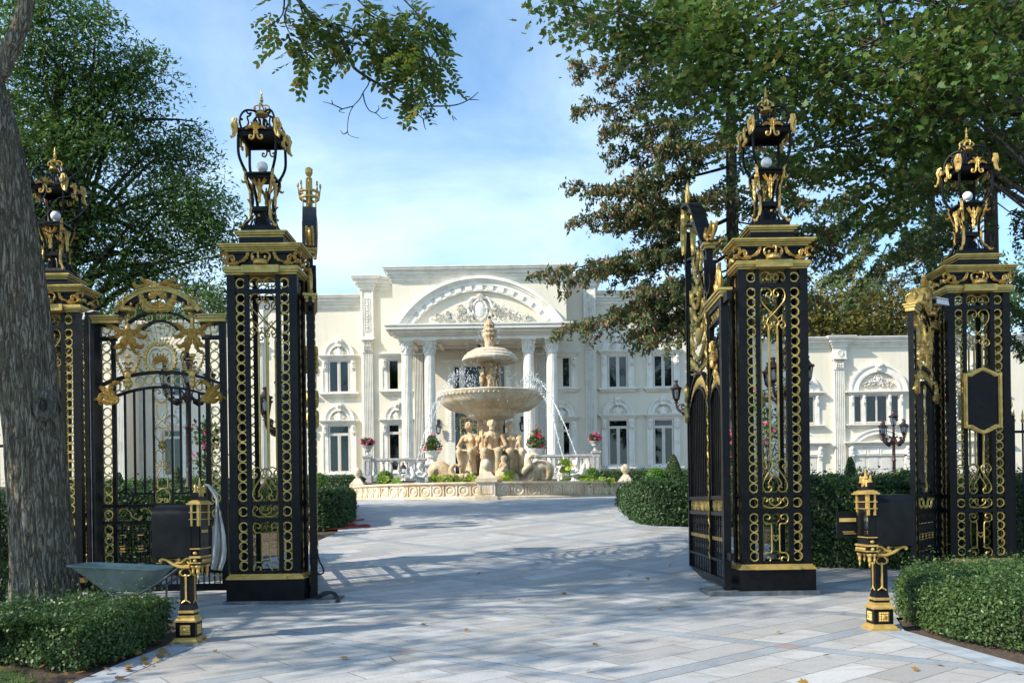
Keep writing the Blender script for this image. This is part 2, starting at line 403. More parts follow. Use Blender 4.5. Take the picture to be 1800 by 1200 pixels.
    def leaf(s, path, w, y=0, rel=.012, lobes=4, tip=.25):
        # acanthus blade along an xz path, double sided relief
        n = len(path); vs = []
        for i, (x, z) in enumerate(path):
            t = i / (n - 1)
            x1, z1 = path[min(i + 1, n - 1)]; x0, z0 = path[max(i - 1, 0)]
            dx, dz = x1 - x0, z1 - z0; L = math.hypot(dx, dz) or 1; nx, nz = -dz / L, dx / L
            ww = w * (math.sin(PI * min(1, .12 + t * .88)) ** .6 * (1 - tip * t)) * (.62 + .38 * abs(math.sin(lobes * PI * t)))
            yo = rel * (.5 + .5 * math.sin(PI * t))
            vs += [(x - nx * ww, y, z - nz * ww), (x - nx * ww * .45, y - yo * 1.1, z - nz * ww * .45), (x, y - yo * .45, z), (x + nx * ww * .45, y - yo * 1.1, z + nz * ww * .45), (x + nx * ww, y, z + nz * ww),
                   (x + nx * ww * .45, y + yo, z + nz * ww * .45), (x, y + yo * .45, z), (x - nx * ww * .45, y + yo, z - nz * ww * .45)]
        fs = []
        for i in range(n - 1):
            for k in range(8):
                l = (k + 1) % 8
                fs.append((i * 8 + k, i * 8 + l, i * 8 + 8 + l, i * 8 + 8 + k))
        return s.add(vs, fs)
    def xf(s, mat, start=0):
        s.v[start:] = [tuple(mat @ Vector(v)) for v in s.v[start:]]
        return s
    def merge(s, o, mat=None):
        vs = o.v if mat is None else [tuple(mat @ Vector(v)) for v in o.v]
        return s.add(vs, o.f)
    def build(s, name, mat, parent=None, smooth=False, loc=None, auto=None):
        me = bpy.data.meshes.new(name)
        me.from_pydata(s.v, [], s.f); me.materials.append(mat)
        if smooth: me.polygons.foreach_set('use_smooth', [True] * len(me.polygons))
        me.update()
        if smooth and auto:
            try: me.set_sharp_from_angle(angle=auto)
            except Exception: pass
        o = bpy.data.objects.new(name, me); COL.objects.link(o)
        if parent: o.parent = parent
        if loc: o.location = loc
        return o
AUTO = math.radians(40)
def np_mesh(name, verts, faces, nv, mat, parent=None, smooth=False):
    """verts (n,3), faces (m,nv) arrays"""
    me = bpy.data.meshes.new(name)
    me.vertices.add(len(verts)); me.vertices.foreach_set('co', np.ascontiguousarray(verts, dtype=np.float32).ravel())
    m = len(faces); me.loops.add(m * nv); me.loops.foreach_set('vertex_index', np.ascontiguousarray(faces, dtype=np.int32).ravel())
    me.polygons.add(m); me.polygons.foreach_set('loop_start', np.arange(0, m * nv, nv, dtype=np.int32))
    if smooth: me.polygons.foreach_set('use_smooth', np.ones(m, dtype=bool))
    me.materials.append(mat); me.update(calc_edges=True)
    o = bpy.data.objects.new(name, me); COL.objects.link(o)
    if parent: o.parent = parent
    return o
def tag(o, label=None, cat=None, group=None, kind=None):
    if label: o['label'] = label
    if cat: o['category'] = cat
    if group: o['group'] = group
    if kind: o['kind'] = kind
    return o
def thing(name, label, cat, loc=(0, 0, 0), rz=0, group=None):
    o = bpy.data.objects.new(name, None); COL.objects.link(o)
    o.location = loc; o.rotation_euler = (0, 0, rz); o.empty_display_size = .2
    return tag(o, label, cat, group)
def dup(root, loc=None, rz=None, label=None, group=None, scale=None):
    r = root.copy(); COL.objects.link(r)
    if loc is not None: r.location = loc
    if rz is not None: r.rotation_euler = (0, 0, rz)
    if scale is not None: r.scale = scale
    if label: r['label'] = label
    if group: r['group'] = group
    for ch in list(root.children):
        c = ch.copy(); COL.objects.link(c); c.parent = r
        for g in list(ch.children):
            d = g.copy(); COL.objects.link(d); d.parent = c
    return r
# ---------------------------------------------------------------- curves
def kcurve(kf, n=40):
    """integrate curvature function over t in 0..1 -> unit-free xz points"""
    x = z = th = 0.0; pts = [(0, 0)]
    for i in range(n):
        t = (i + .5) / n
        th += kf(t) / n; x += math.cos(th) / n; z += math.sin(th) / n
        pts.append((x, z))
    return pts
def fit(pts, x0, x1, z0, z1, rot=0, mx=False, mz=False):
    c, s = math.cos(rot), math.sin(rot)
    p = [(a * c - b * s, a * s + b * c) for a, b in pts]
    xs = [a for a, b in p]; zs = [b for a, b in p]
    ax, bx, az, bz = min(xs), max(xs), min(zs), max(zs)
    r = []
    for a, b in p:
        u = (a - ax) / (bx - ax or 1); v = (b - az) / (bz - az or 1)
        if mx: u = 1 - u
        if mz: v = 1 - v
        r.append((x0 + u * (x1 - x0), z0 + v * (z1 - z0)))
    return r
KC = kcurve(lambda t: 5.2 + 34 * abs(2 * t - 1) ** 5, 44)          # C scroll
KS = kcurve(lambda t: (1 if t < .5 else -1) * (3.2 + 30 * abs(2 * t - 1) ** 4), 44)   # S scroll
KJ = kcurve(lambda t: 1.2 + 36 * t ** 3.2, 36)                       # J, curls at its end
KH = kcurve(lambda t: 3.2 + 30 * max(0, t - .45) ** 2.0 * 2.2, 36)
def y3(p, y=0): return [(a, y, b) for a, b in p]
def catmull(pts, k=6):
    out = []
    n = len(pts)
    for i in range(n - 1):
        p0, p1, p2, p3 = [Vector(pts[max(0, min(n - 1, j))]) for j in (i - 1, i, i + 1, i + 2)]
        for q in range(k):
            t = q / k
            out.append(tuple(.5 * ((2 * p1) + (p2 - p0) * t + (2 * p0 - 5 * p1 + 4 * p2 - p3) * t * t + (3 * p1 - p0 - 3 * p2 + p3) * t ** 3)))
    out.append(tuple(pts[-1])); return out
def arc(cx, cz, r, a0, a1, n=24, rz=None):
    return [(cx + r * math.cos(a0 + (a1 - a0) * i / n), cz + (rz or r) * math.sin(a0 + (a1 - a0) * i / n)) for i in range(n + 1)]
def arc3(xa, za, xm, zm, n=20):
    """symmetric circular arc from (xa, za) through apex (xm, zm) to the mirror point"""
    h = zm - za; w = xm - xa; r = (w * w + h * h) / (2 * h); cz = zm - r
    a = math.asin(min(1, w / r)) if cz <= za else PI - math.asin(min(1, w / r))
    return [(xm + r * math.sin(-a + 2 * a * i / n), cz + r * math.cos(-a + 2 * a * i / n)) for i in range(n + 1)]
def offs(path, d):
    out = []; n = len(path)
    for i, (x, z) in enumerate(path):
        x1, z1 = path[min(i + 1, n - 1)]; x0, z0 = path[max(i - 1, 0)]
        dx, dz = x1 - x0, z1 - z0; L = math.hypot(dx, dz) or 1
        out.append((x - dz / L * d, z + dx / L * d))
    return out
def crown(mb, c, w, h, n=8):
    """royal crown: band, pearls, arches and cross; w = full width, h = height"""
    x, y, z = c; r = w / 2
    mb.lathe([(r * .72, 0), (r * .80, h * .05), (r * .78, h * .16), (r * .84, h * .2), (r * .80, h * .24), (r * .6, h * .24)], 16, c)
    for k in range(n):
        a = 2 * PI * k / n
        ca, sa = math.cos(a), math.sin(a)
        if k % 2 == 0:
            pts = [(x + ca * r * q, y + sa * r * q, z + h * v) for q, v in ((.8, .22), (1.0, .42), (.92, .6), (.55, .7), (.12, .66))]
            mb.tube(catmull(pts, 3), h * .045, 5)
            mb.ball((x + ca * r * .98, y + sa * r * .98, z + h * .48), h * .055, 6, 4)
        mb.ball((x + ca * r * .9, y + sa * r * .9, z + h * .34), h * .075, 6, 5, (1, 1, 1.3))
    mb.ball((x, y, z + h * .74), h * .09, 8, 6)
    mb.box(x - h * .025, x + h * .025, y - h * .02, y + h * .02, z + h * .8, z + h)
    mb.box(x - h * .09, x + h * .09, y - h * .02, y + h * .02, z + h * .86, z + h * .92)
# ---------------------------------------------------------------- leaves scattering
QUAD = np.array([(-.5, 0, 0), (0, -.28, .06), (.5, 0, 0), (0, .28, .06)], float)
def scatter(cent, size, tmpl, jitter=1.0, nrm=None, droop=0.0, smin=.6):
    """cent (n,3) -> verts, faces ; each leaf a copy of tmpl polygon, random orientation"""
    n = len(cent); k = len(tmpl)
    u = RNG.normal(size=(n, 3)); u[:, 2] -= droop
    if nrm is not None:
        w = nrm * 1.0 + RNG.normal(size=(n, 3)) * jitter
        w /= np.linalg.norm(w, axis=1, keepdims=True) + 1e-9
        u = u - w * np.sum(u * w, axis=1, keepdims=True)
        u /= np.linalg.norm(u, axis=1, keepdims=True) + 1e-9
    else:
        u /= np.linalg.norm(u, axis=1, keepdims=True) + 1e-9
        w = RNG.normal(size=(n, 3)); w -= u * np.sum(u * w, axis=1, keepdims=True)
        w /= np.linalg.norm(w, axis=1, keepdims=True) + 1e-9
    v = np.cross(w, u)
    s = size * (smin + (1 - smin) * 2 * RNG.random((n, 1)))
    V = cent[:, None, :] + s[:, None, :] * (tmpl[None, :, 0:1] * u[:, None, :] + tmpl[None, :, 1:2] * v[:, None, :] + tmpl[None, :, 2:3] * w[:, None, :])
    Fc = np.arange(n * k).reshape(n, k)
    return V.reshape(-1, 3), Fc
MAPLE = np.array([(0, -.08, 0), (.2, -.42, .03), (.3, -.25, .02), (.55, -.5, .05), (.55, -.22, .02), (1.0, 0, .06), (.55, .22, .02), (.55, .5, .05), (.3, .25, .02), (.2, .42, .03), (0, .08, 0)], float) - np.array([.45, 0, 0])
SPRAY = np.array([(-.5, 0, 0), (-.1, -.16, .03), (.5, 0, -.08), (-.1, .16, .03)], float)
SLIM = np.array([(-.5, 0, 0), (0, -.11, .02), (.5, 0, -.03), (0, .11, .02)], float)
def bez(p0, p1, p2, n=8):
    p0, p1, p2 = Vector(p0), Vector(p1), Vector(p2)
    return [tuple((1 - t) ** 2 * p0 + 2 * t * (1 - t) * p1 + t * t * p2) for t in (i / n for i in range(n + 1))]
# ================================================================ gate piers
def pier_scroll_top(mb, y, sx=1):
    # small panel: two mirrored C scrolls + inner heart
    for m in (False, True):
        x0, x1 = (-.175, -.015) if not m else (.015, .175)
        mb.tube(y3(fit(KC, x0, x1, 4.335, 4.455, rot=-2.2, mx=m), y), .0095, 5, flat=1.3)
        x0, x1 = (-.085, -.0) if not m else (.0, .085)
        mb.tube(y3(fit(KJ, x0, x1, 4.345, 4.43, rot=PI * .95, mx=m), y), .008, 5, flat=1.3)
def pier_panel(mb, y, bars=True):
    pier_scroll_top(mb, y)
    r = .0098
    for s in (-1, 1):
        # heart with crossed tails
        h = [(0.0, 4.02), (.035, 4.10), (.03, 4.175), (.075, 4.205), (.10, 4.16), (.075, 4.13), (.05, 4.16)]
        big = [(-.015, 3.86), (.07, 3.95), (.155, 4.06), (.172, 4.15), (.135, 4.225), (.07, 4.235), (.018, 4.19), (.022, 4.13), (.065, 4.115), (.082, 4.155), (.055, 4.175)]
        big2 = [(-.015 - .05, 3.815), (-.015, 3.86)] + big[1:]
        p = catmull([(a * s, y, b) for a, b in big2], 4)
        mb.tube(p, r, 5, flat=1.3)
        mb.tube([(s * .065, y, 3.815), (s * .125, y, 3.865), (s * .125, y, 3.79)], r, 5, flat=1.3)
        mb.tube(catmull([(a * s, y, b) for a, b in [(.125, 3.79), (.165, 3.76), (.172, 3.71), (.135, 3.68), (.11, 3.715), (.135, 3.735)]], 4), r, 5, flat=1.3)
        mb.tube(catmull([(a * s, y, b) for a, b in [(.125, 3.79), (.09, 3.77), (.062, 3.72), (.06, 3.66)]], 4), r, 5, flat=1.3)
        mb.tube(catmull([(a * s, y, b) for a, b in [(.06, 3.815), (.085, 3.75), (.06, 3.715), (.022, 3.73), (.02, 3.77), (.045, 3.77)]], 4), r * .9, 5, flat=1.3)
        # vertical bar down to the lyre
        mb.box(s * .06 - .011, s * .06 + .011, y - .011, y + .011, 1.86, 3.67)
        # lyre scroll
        ly = [(.06, 1.87), (.10, 1.885), (.155, 1.86), (.17, 1.80), (.135, 1.75), (.105, 1.785), (.13, 1.81)]
        mb.tube(catmull([(a * s, y, b) for a, b in ly], 4), r, 5, flat=1.3)
        ly = [(.055, 1.87), (.02, 1.83), (.04, 1.76), (.10, 1.68), (.158, 1.58), (.172, 1.51), (.14, 1.445), (.08, 1.435), (.045, 1.48), (.07, 1.515), (.095, 1.49)]
        mb.tube(catmull([(a * s, y, b) for a, b in ly], 4), r * 1.15, 5, flat=1.3)
        ly = [(.0, 1.74), (.012, 1.68), (.06, 1.61), (.09, 1.55), (.07, 1.515)]
        mb.tube(catmull([(a * s, y, b) for a, b in ly], 4), r * .8, 5, flat=1.3)
        # small middle panel
        md = [(0, 1.22), (.09, 1.215), (.16, 1.25), (.175, 1.31), (.14, 1.36), (.105, 1.33), (.125, 1.30)]
        mb.tube(catmull([(a * s, y, b) for a, b in md], 4), r, 5, flat=1.3)
        md = [(0, 1.24), (.07, 1.28), (.08, 1.335), (.045, 1.35), (.03, 1.32), (.05, 1.31)]
        mb.tube(catmull([(a * s, y, b) for a, b in md], 4), r * .8, 5, flat=1.3)
        # tall I scroll
        up = [(.055, .80), (.055, .96), (.075, 1.0), (.13, 1.0), (.17, 1.04), (.165, 1.11), (.115, 1.13), (.075, 1.10), (.09, 1.06), (.12, 1.07)]
        dn = [(a, .80 - (b - .80)) for a, b in up]
        mb.tube(catmull([(a * s, y, b) for a, b in up], 4), r, 5, flat=1.3)
        mb.tube(catmull([(a * s, y, b) for a, b in dn], 4), r, 5, flat=1.3)
        sm = [(0, .76), (.035, .80), (.04, .83), (.018, .84), (.01, .82)]
        mb.tube(catmull([(a * s, y, b) for a, b in sm], 3), r * .7, 4, flat=1.3)
        up = [(.02, 1.11), (.03, 1.06), (.02, 1.03)]
def gold_mould(mb, hx, hy, cy, z0, z1, tiers):
    h = (z1 - z0) / len(tiers)
    for i, e in enumerate(tiers):
        mb.box(-hx - e, hx + e, cy - hy - e, cy + hy + e, z0 + i * h, z0 + (i + 1) * h)
def acan(mb, pts, w, y, rel=.012, lobes=4, k=5, tip=.25):
    mb.leaf([(p[0], p[2]) for p in catmull([(a, 0, b) for a, b in pts], k)], w, y, rel, lobes, tip)
def make_pier(name, label, loc, slab_ext, group='gilded gate piers'):
    t = thing(name, label, 'gate pier', loc, 0, group)
    D = .45; B = M['black']; G = M['gold_dull']
    x0, x1 = slab_ext
    MB().box(x0, x1, -.08, .56, -.25, .085).build('base_slab', M['slate'], t)
    mb = MB().box(-.52, .52, -.045, .495, .085, .372)
    mb.build('plinth', B, t)
    mb = MB(); gold_mould(mb, .475, .225, .225, .374, .445, (.05, .035, .015)); mb.box(-.30, .30, -.075, -.03, .374, .424)
    mb.build('base_moulding', M['gold'], t)
    fr = MB()
    for sx in (-1, 1):
        xa = sx * .475; xb = sx * .365
        for ya, yb in ((0, .10), (.35, .45)):
            fr.box(min(xa, xb), max(xa, xb), ya, yb, .447, 4.49)
        xm = sx * .212
        for ya, yb in ((.012, .06), (.39, .438)):
            fr.box(xm - .031, xm + .031, ya, yb, .447, 4.49)
        # vertical fillets on the side
        fr.box(sx * .44 - .012, sx * .44 + .012, .215, .235, .447, 4.49)
    for za, zb in ((.447, .487), (1.146, 1.198), (1.377, 1.423), (4.24, 4.30)):
        for ya, yb in ((.016, .05), (.40, .434)):
            fr.box(-.364, .364, ya, yb, za, zb)
        for sx in (-1, 1):
            fr.box(sx * .435 - .02, sx * .435 + .02, .101, .349, za, zb)
    fr.build('frame', B, t)
    def rings(mb, x, y, axis='y'):
        def col(z0, z1, n):
            h = (z1 - z0) / n
            for i in range(n): mb.ring((x, y, z0 + h * (i + .5)), .0605, .0115, 16, 4, 1.2, axis)
        col(.487, 1.146, 5); col(1.215, 1.36, 1); col(1.423, 4.24, 21); col(4.30, 4.46, 1)
    for y, nm in ((.03, 'ring_column'), (.42, 'ring_column')):
        for x in (-.296, .296):
            mb = MB(); rings(mb, x, y); mb.build(nm, G, t)
    for sx in (-1, 1):
        mb = MB(); rings(mb, sx * .43, .165, 'x'); rings(mb, sx * .43, .285, 'x'); mb.build('ring_column', G, t)
    for y in (.035, .415):
        mb = MB(); pier_panel(mb, y); mb.build('scroll_panel', G, t)
    mb = MB(); gold_mould(mb, .475, .225, .225, 4.492, 4.60, (.0, .03, .045, .03)); mb.box(-.25, .25, -.075, -.04, 4.50, 4.60); mb.build('lower_cornice', G, t)
    mb = MB().box(-.44, .44, .02, .43, 4.60, 4.80); mb.box(-.47, .47, -.005, .455, 4.77, 4.80); mb.build('frieze', B, t)
    mb = MB(); gold_mould(mb, .44, .19, .225, 4.802, 4.89, (.05, .075, .11, .13)); mb.build('upper_cornice', G, t)
    mb = MB().box(-.55, .55, -.08, .53, 4.891, 4.925, (.18, .10)); mb.box(-.30, .30, .0, .45, 4.925, 4.995); mb.box(-.36, .36, -.03, .48, 5.075, 5.09, (.04, .03)); mb.build('roof', B, t)
    mb = MB(); gold_mould(mb, .30, .225, .225, 4.996, 5.074, (.0, .03, .05)); mb.build('roof_moulding', G, t)
    mb = MB(); crown(mb, (0, -.03, 4.61), .25, .25); mb.build('crown_ornament', M['gold'], t)
    mb = MB(); crown(mb, (0, .48, 4.61), .25, .25); mb.build('crown_ornament', M['gold'], t)
    for s in (-1, 1):
        mb = MB()
        for y in (-.015, .455):
            acan(mb, [(s * .17, 4.79), (s * .20, 4.72), (s * .24, 4.68), (s * .31, 4.655)], .035, y, .02, 4)
            acan(mb, [(s * .31, 4.65), (s * .36, 4.66), (s * .40, 4.71), (s * .42, 4.76)], .03, y, .02, 3)
            acan(mb, [(s * .52, 4.66), (s * .47, 4.69), (s * .45, 4.74), (s * .49, 4.78), (s * .54, 4.76), (s * .53, 4.71)], .03, y, .025, 5)
            acan(mb, [(s * .30, 4.65), (s * .35, 4.63), (s * .42, 4.635), (s * .5, 4.66)], .028, y, .02, 4)
            mb.tube(y3(fit(KC, min(s * .36, s * .47), max(s * .36, s * .47), 4.64, 4.75, mx=s < 0), y), .011, 5)
        # side leaves
        for yy in (.12, .33):
            mb.tube([(s * .46, yy - .07, 4.66), (s * .48, yy - .02, 4.70), (s * .485, yy + .04, 4.68), (s * .48, yy + .07, 4.74)], [.02, .03, .026, .01], 5)
        mb.build('acanthus_ornament', M['gold'], t)
    return t
def make_lantern(label, loc, group='lanterns standing on the gate piers'):
    t = thing('gate_lantern', label, 'lantern', loc, 0, group); t.scale = (1, 1, 1.075)
    B = M['black']; G = M['gold']
    fr = MB()
    fr.box(-.24, .24, -.24, .24, 0, .035); fr.box(-.215, .215, -.215, .215, .035, .075, (.012, .012))
    fr.box(-.13, .13, -.13, .13, .275, .30); fr.box(-.118, .118, -.118, .118, .30, .335)
    fr.box(-.185, .185, -.185, .185, .725, .75); fr.box(-.15, .15, -.15, .15, .70, .725)
    fr.box(-.10, .10, -.10, .10, .075, .25, (.03, .03))
    for sx in (-1, 1):
        for sy in (-1, 1):
            pt = [(.20, .075), (.165, .12), (.135, .18), (.118, .275)]
            fr.tube(catmull([(sx * a, sy * a, z) for a, z in pt], 4), .02, 5)
            pt = [(.115, .335), (.11, .42), (.125, .52), (.16, .63), (.18, .725)]
            fr.tube(catmull([(sx * a, sy * a, z) for a, z in pt], 4), .022, 6)
            pt = [(.175, .75), (.225, .86), (.252, .98), (.25, 1.19)]
            fr.tube(catmull([(sx * a, sy * a, z) for a, z in pt], 4), .02, 6)
    for ax in (0, 1):
        for s in (-1, 1):
            # arched openings round the skirt
            for k in (-.5, .5):
                pts = []
                for a, z in ((k * .13 - .05, .08), (k * .12 - .035, .19), (k * .11, .235), (k * .10 + .035, .19), (k * .13 + .05, .08)):
                    dd = s * (.20 - (z - .075) * .42)
                    pts.append((a, dd, z) if ax == 0 else (dd, a, z))
                fr.tube(catmull(pts, 3), .008, 4, up=(0, 1, 0) if ax == 0 else (1, 0, 0))
    # head frame (a ring of four flared sides) and roof plate
    for ax in (0, 1):
        for s in (-1, 1):
            for z0, z1, h in ((1.185, 1.205, .252), (1.205, 1.24, .258), (1.24, 1.27, .28)):
                if ax == 0: fr.box(-h, h, min(s * h, s * (h - .04)), max(s * h, s * (h - .04)), z0, z1)
                else: fr.box(min(s * h, s * (h - .04)), max(s * h, s * (h - .04)), -h + .041, h - .041, z0, z1)
    fr.box(-.245, .245, -.245, .245, 1.236, 1.268)
        # domed scrolls
    for k in range(4):
        a = PI / 2 * k + PI / 4
        m = Matrix.Rotation(a, 4, 'Z')
        sm = MB()
        sm.tube(y3(catmull2([(.05, 1.50), (.035, 1.42), (.06, 1.36), (.12, 1.36), (.13, 1.42), (.09, 1.45), (.07, 1.42)]), 0), .014, 5)
        sm.tube(y3(catmull2([(.04, 1.55), (.13, 1.56), (.24, 1.53), (.31, 1.45), (.33, 1.36), (.30, 1.27)]), 0), .015, 5)
        sm.tube(y3(catmull2([(.24, 1.53), (.20, 1.50), (.16, 1.52), (.18, 1.48), (.22, 1.45), (.20, 1.38), (.25, 1.30)]), 0), .012, 5)
        sm.tube(y3(catmull2([(.30, 1.28), (.22, 1.33), (.14, 1.32), (.06, 1.29)]), 0), .012, 5)
        sm.ball((.30, 0, 1.40), .018, 6, 4)
        fr.merge(sm, m)
    fr.build('frame', B, t)
    MB().lathe([(.09, .75), (.085, .765), (.03, .77), (.03, .80)], 16).build('lamp_holder', B, t, True, auto=AUTO)
    MB().ball((0, 0, .875), .075, 20, 14, (1, 1, .94)).lathe([(.032, .785), (.03, .80), (.035, .81)], 12).build('globe', M['globe'], t, True)
    mb = MB(); crown(mb, (0, 0, 1.525), .22, .20); mb.lathe([(.028, 1.72), (.012, 1.74), (.02, 1.755), (.006, 1.79), (.014, 1.80), (.002, 1.87)], 8)
    mb.build('crown_finial', G, t)
    for k in range(4):
        m = Matrix.Rotation(PI / 2 * k, 4, 'Z')
        o = MB()
        # fleuron on the head frame face
        for s in (-1, 1):
            acan(o, [(s * .01, 1.25), (s * .06, 1.27), (s * .11, 1.26), (s * .14, 1.235)], .025, -.30, .015, 3)
            acan(o, [(s * .005, 1.25), (s * .035, 1.31), (s * .07, 1.32)], .02, -.30, .015, 3)
            o.tube([(a, -.295, b) for a, b in catmull2([(s * .02, 1.22), (s * .025, 1.15), (s * .05, 1.12), (s * .085, 1.13), (s * .08, 1.165), (s * .055, 1.155)])], .012, 5)
        acan(o, [(0, 1.18), (0, 1.26), (0, 1.34)], .035, -.30, .02, 4)
        # palm leaf on the lower cage
        acan(o, [(0, .36), (0, .48), (0, .60), (0, .67)], .035, -.17, .02, 5)
        for s in (-1, 1):
            acan(o, [(0, .44), (s * .02, .54), (s * .05, .62), (s * .075, .68)], .022, -.17, .015, 4)
            acan(o, [(0, .50), (s * .035, .58), (s * .085, .635), (s * .10, .66)], .02, -.17, .015, 3)
        o.ball((0, -.20, .19), .018, 6, 5)
        b = MB(); b.merge(o, m)
        b.build('gilt_fleuron', G, t)
        c = MB(); mm = Matrix.Rotation(PI / 2 * k + PI / 4, 4, 'Z')
        # corner mask with mane above, leaves below
        c.ball((.39, 0, 1.30), .042, 8, 6, (1, .8, 1.3)); c.ball((.425, 0, 1.325), .022, 6, 5); c.ball((.425, 0, 1.285), .018, 6, 5)
        for s in (-1, 1):
            c.tube([(.39, s * .02, 1.37), (.42, s * .035, 1.30), (.40, s * .03, 1.22), (.415, s * .02, 1.16), (.44, s * .01, 1.14)], [.018, .026, .02, .014, .006], 5)
        c.tube([(.37, 0, 1.38), (.42, 0, 1.36), (.44, 0, 1.31)], [.02, .025, .01], 5)
        c.tube([(.40, 0, 1.24), (.42, 0, 1.17), (.455, 0, 1.13), (.475, 0, 1.15)], [.03, .025, .015, .006], 5)
        # waist leaf
        acan(c, [(.19, .48), (.215, .57), (.26, .66), (.265, .74), (.30, .78)], .024, 0, .02, 6)
        acan(c, [(.22, .60), (.26, .62), (.30, .61), (.32, .64)], .018, 0, .02, 3)
        # skirt leaf
        acan(c, [(.18, .36), (.19, .28), (.19, .21), (.23, .13), (.27, .08)], .024, 0, .02, 6)
        acan(c, [(.23, .14), (.28, .09), (.33, .045), (.36, .07)], .02, 0, .018, 3)
        acan(c, [(.18, .34), (.20, .39), (.235, .41)], .02, 0, .02, 3)
        b = MB(); b.merge(c, mm); b.build('gilt_corner_leaf', G, t)
    return t
def catmull2(pts, k=4): return [(p[0], p[2]) for p in catmull([(a, 0, b) for a, b in pts], k)]

IL = (PX(463.5, 750, 11.54), 11.54, .263)
IR = (PX(1363, 800, 11.70), 11.70, .286)
OL = (PX(88, 800, 13.0), 13.0, .13)
OR = (PX(1724, 800, 13.0), 13.0, .235)
p0 = make_pier('gate_pier', 'tall black and gold openwork pier left of the driveway opening, white globe lantern above it', IL, (-.56, .95))
l0 = make_lantern('black lantern with gilt leaves left of the driveway opening, seen against open sky', (IL[0] - .03, IL[1] + .225, IL[2] + 5.09))
def pier_copy(label, loc, dx=0, mirror=False):
    r = dup(p0, loc, label=label)
    if mirror:
        for c in r.children:
            if c.name.startswith('base_slab'):
                c.data = c.data.copy()
                for v in c.data.vertices: v.co.x = -v.co.x
                c.data.flip_normals()
    return r
pier_copy('tall black and gold openwork pier beside the open right gate leaf, at the driveway opening', IR, mirror=True)
dup(l0, (IR[0], IR[1] + .225, IR[2] + 5.09), label='black lantern with gilt leaves right of the driveway opening, before brown coned spruce boughs')
pl = pier_copy('black and gold openwork pier half hidden behind the leaning tree trunk', OL)
dup(l0, (OL[0] + .02, OL[1] + .225, OL[2] + 5.09), label='black lantern with gilt leaves beside the leaning tree trunk, bare twigs before it')
pr = pier_copy('black and gold openwork pier at the right edge bearing a gold framed blank plaque', OR)
dup(l0, (OR[0] - .03, OR[1] + .225, OR[2] + 5.09), label='black lantern with gilt leaves on the pier that bears the gold framed plaque')
# plaque on the right outer pier
def plaque(parent):
    w, z0, z1 = .29, 2.30, 3.42 - .30
    z0, z1 = 2.42, 3.25
    def outline(w, z0, z1, e):
        top = [(-w, z1), (-w * .72, z1), (-w * .45, z1 + .04 + e), (-.0, z1 + .085 + e), (w * .45, z1 + .04 + e), (w * .72, z1), (w, z1)]
        bot = [(w, z0), (w * .72, z0), (w * .45, z0 - .04 - e), (0, z0 - .085 - e), (-w * .45, z0 - .04 - e), (-w * .72, z0), (-w, z0)]
        return (catmull2(top[1:-1], 3), catmull2(bot[1:-1], 3))
    def full(w, z0, z1, e):
        t, b = outline(w, z0, z1, e)
        return [(-w, z0)] + [(-w, z1)] + t + [(w, z1)] + [(w, z0)] + b
    o = full(w, z0, z1, 0); i = full(w - .055, z0 + .05, z1 - .05, 0)
    mb = MB(); mb.strip_arc(i + i[:1], o + o[:1], -.09, -.03)
    i2 = full(w - .02, z0 + .018, z1 - .018, 0); i3 = full(w - .04, z0 + .036, z1 - .036, 0)
    mb.strip_arc(i3 + i3[:1], i2 + i2[:1], -.105, -.091)
    fr = mb.build('plaque_frame', M['gold'], parent)
    ii = full(w - .057, z0 + .052, z1 - .052, 0)
    MB().prism(ii, -.07, -.04).build('panel', M['black'], fr)
plaque(pr)
# cameras
def camera_box(label, loc, rz, side):
    t = thing('security_camera', label, 'security camera', loc, rz, 'security cameras on the outer piers')
    MB().box(-.045, .045, -.16, .14, -.035, .045, (.012, .01)).box(-.055, .055, -.20, .10, .047, .058).build('housing', M['cam'], t)
    MB().xf(Matrix()).add([], []).lathe([(.036, 0), (.036, .02), (.028, .022), (.02, .012)], 16).xf(Matrix.Translation((0, -.16, 0)) @ Matrix.Rotation(PI / 2, 4, 'X')).build('lens', M['iron'], t, True, auto=AUTO)
    MB().tube([(0, .05, -.036), (0, .10, -.10), (0, .22, -.10)], .015, 6).build('bracket', M['iron'], t)
camera_box('pale security camera under the cornice of the pier behind the leaning tree', P(158, 556, 12.9), math.radians(55), 1)
camera_box('pale security camera under the cornice of the pier with the plaque', P(1654, 532, 12.85), math.radians(-60), -1)

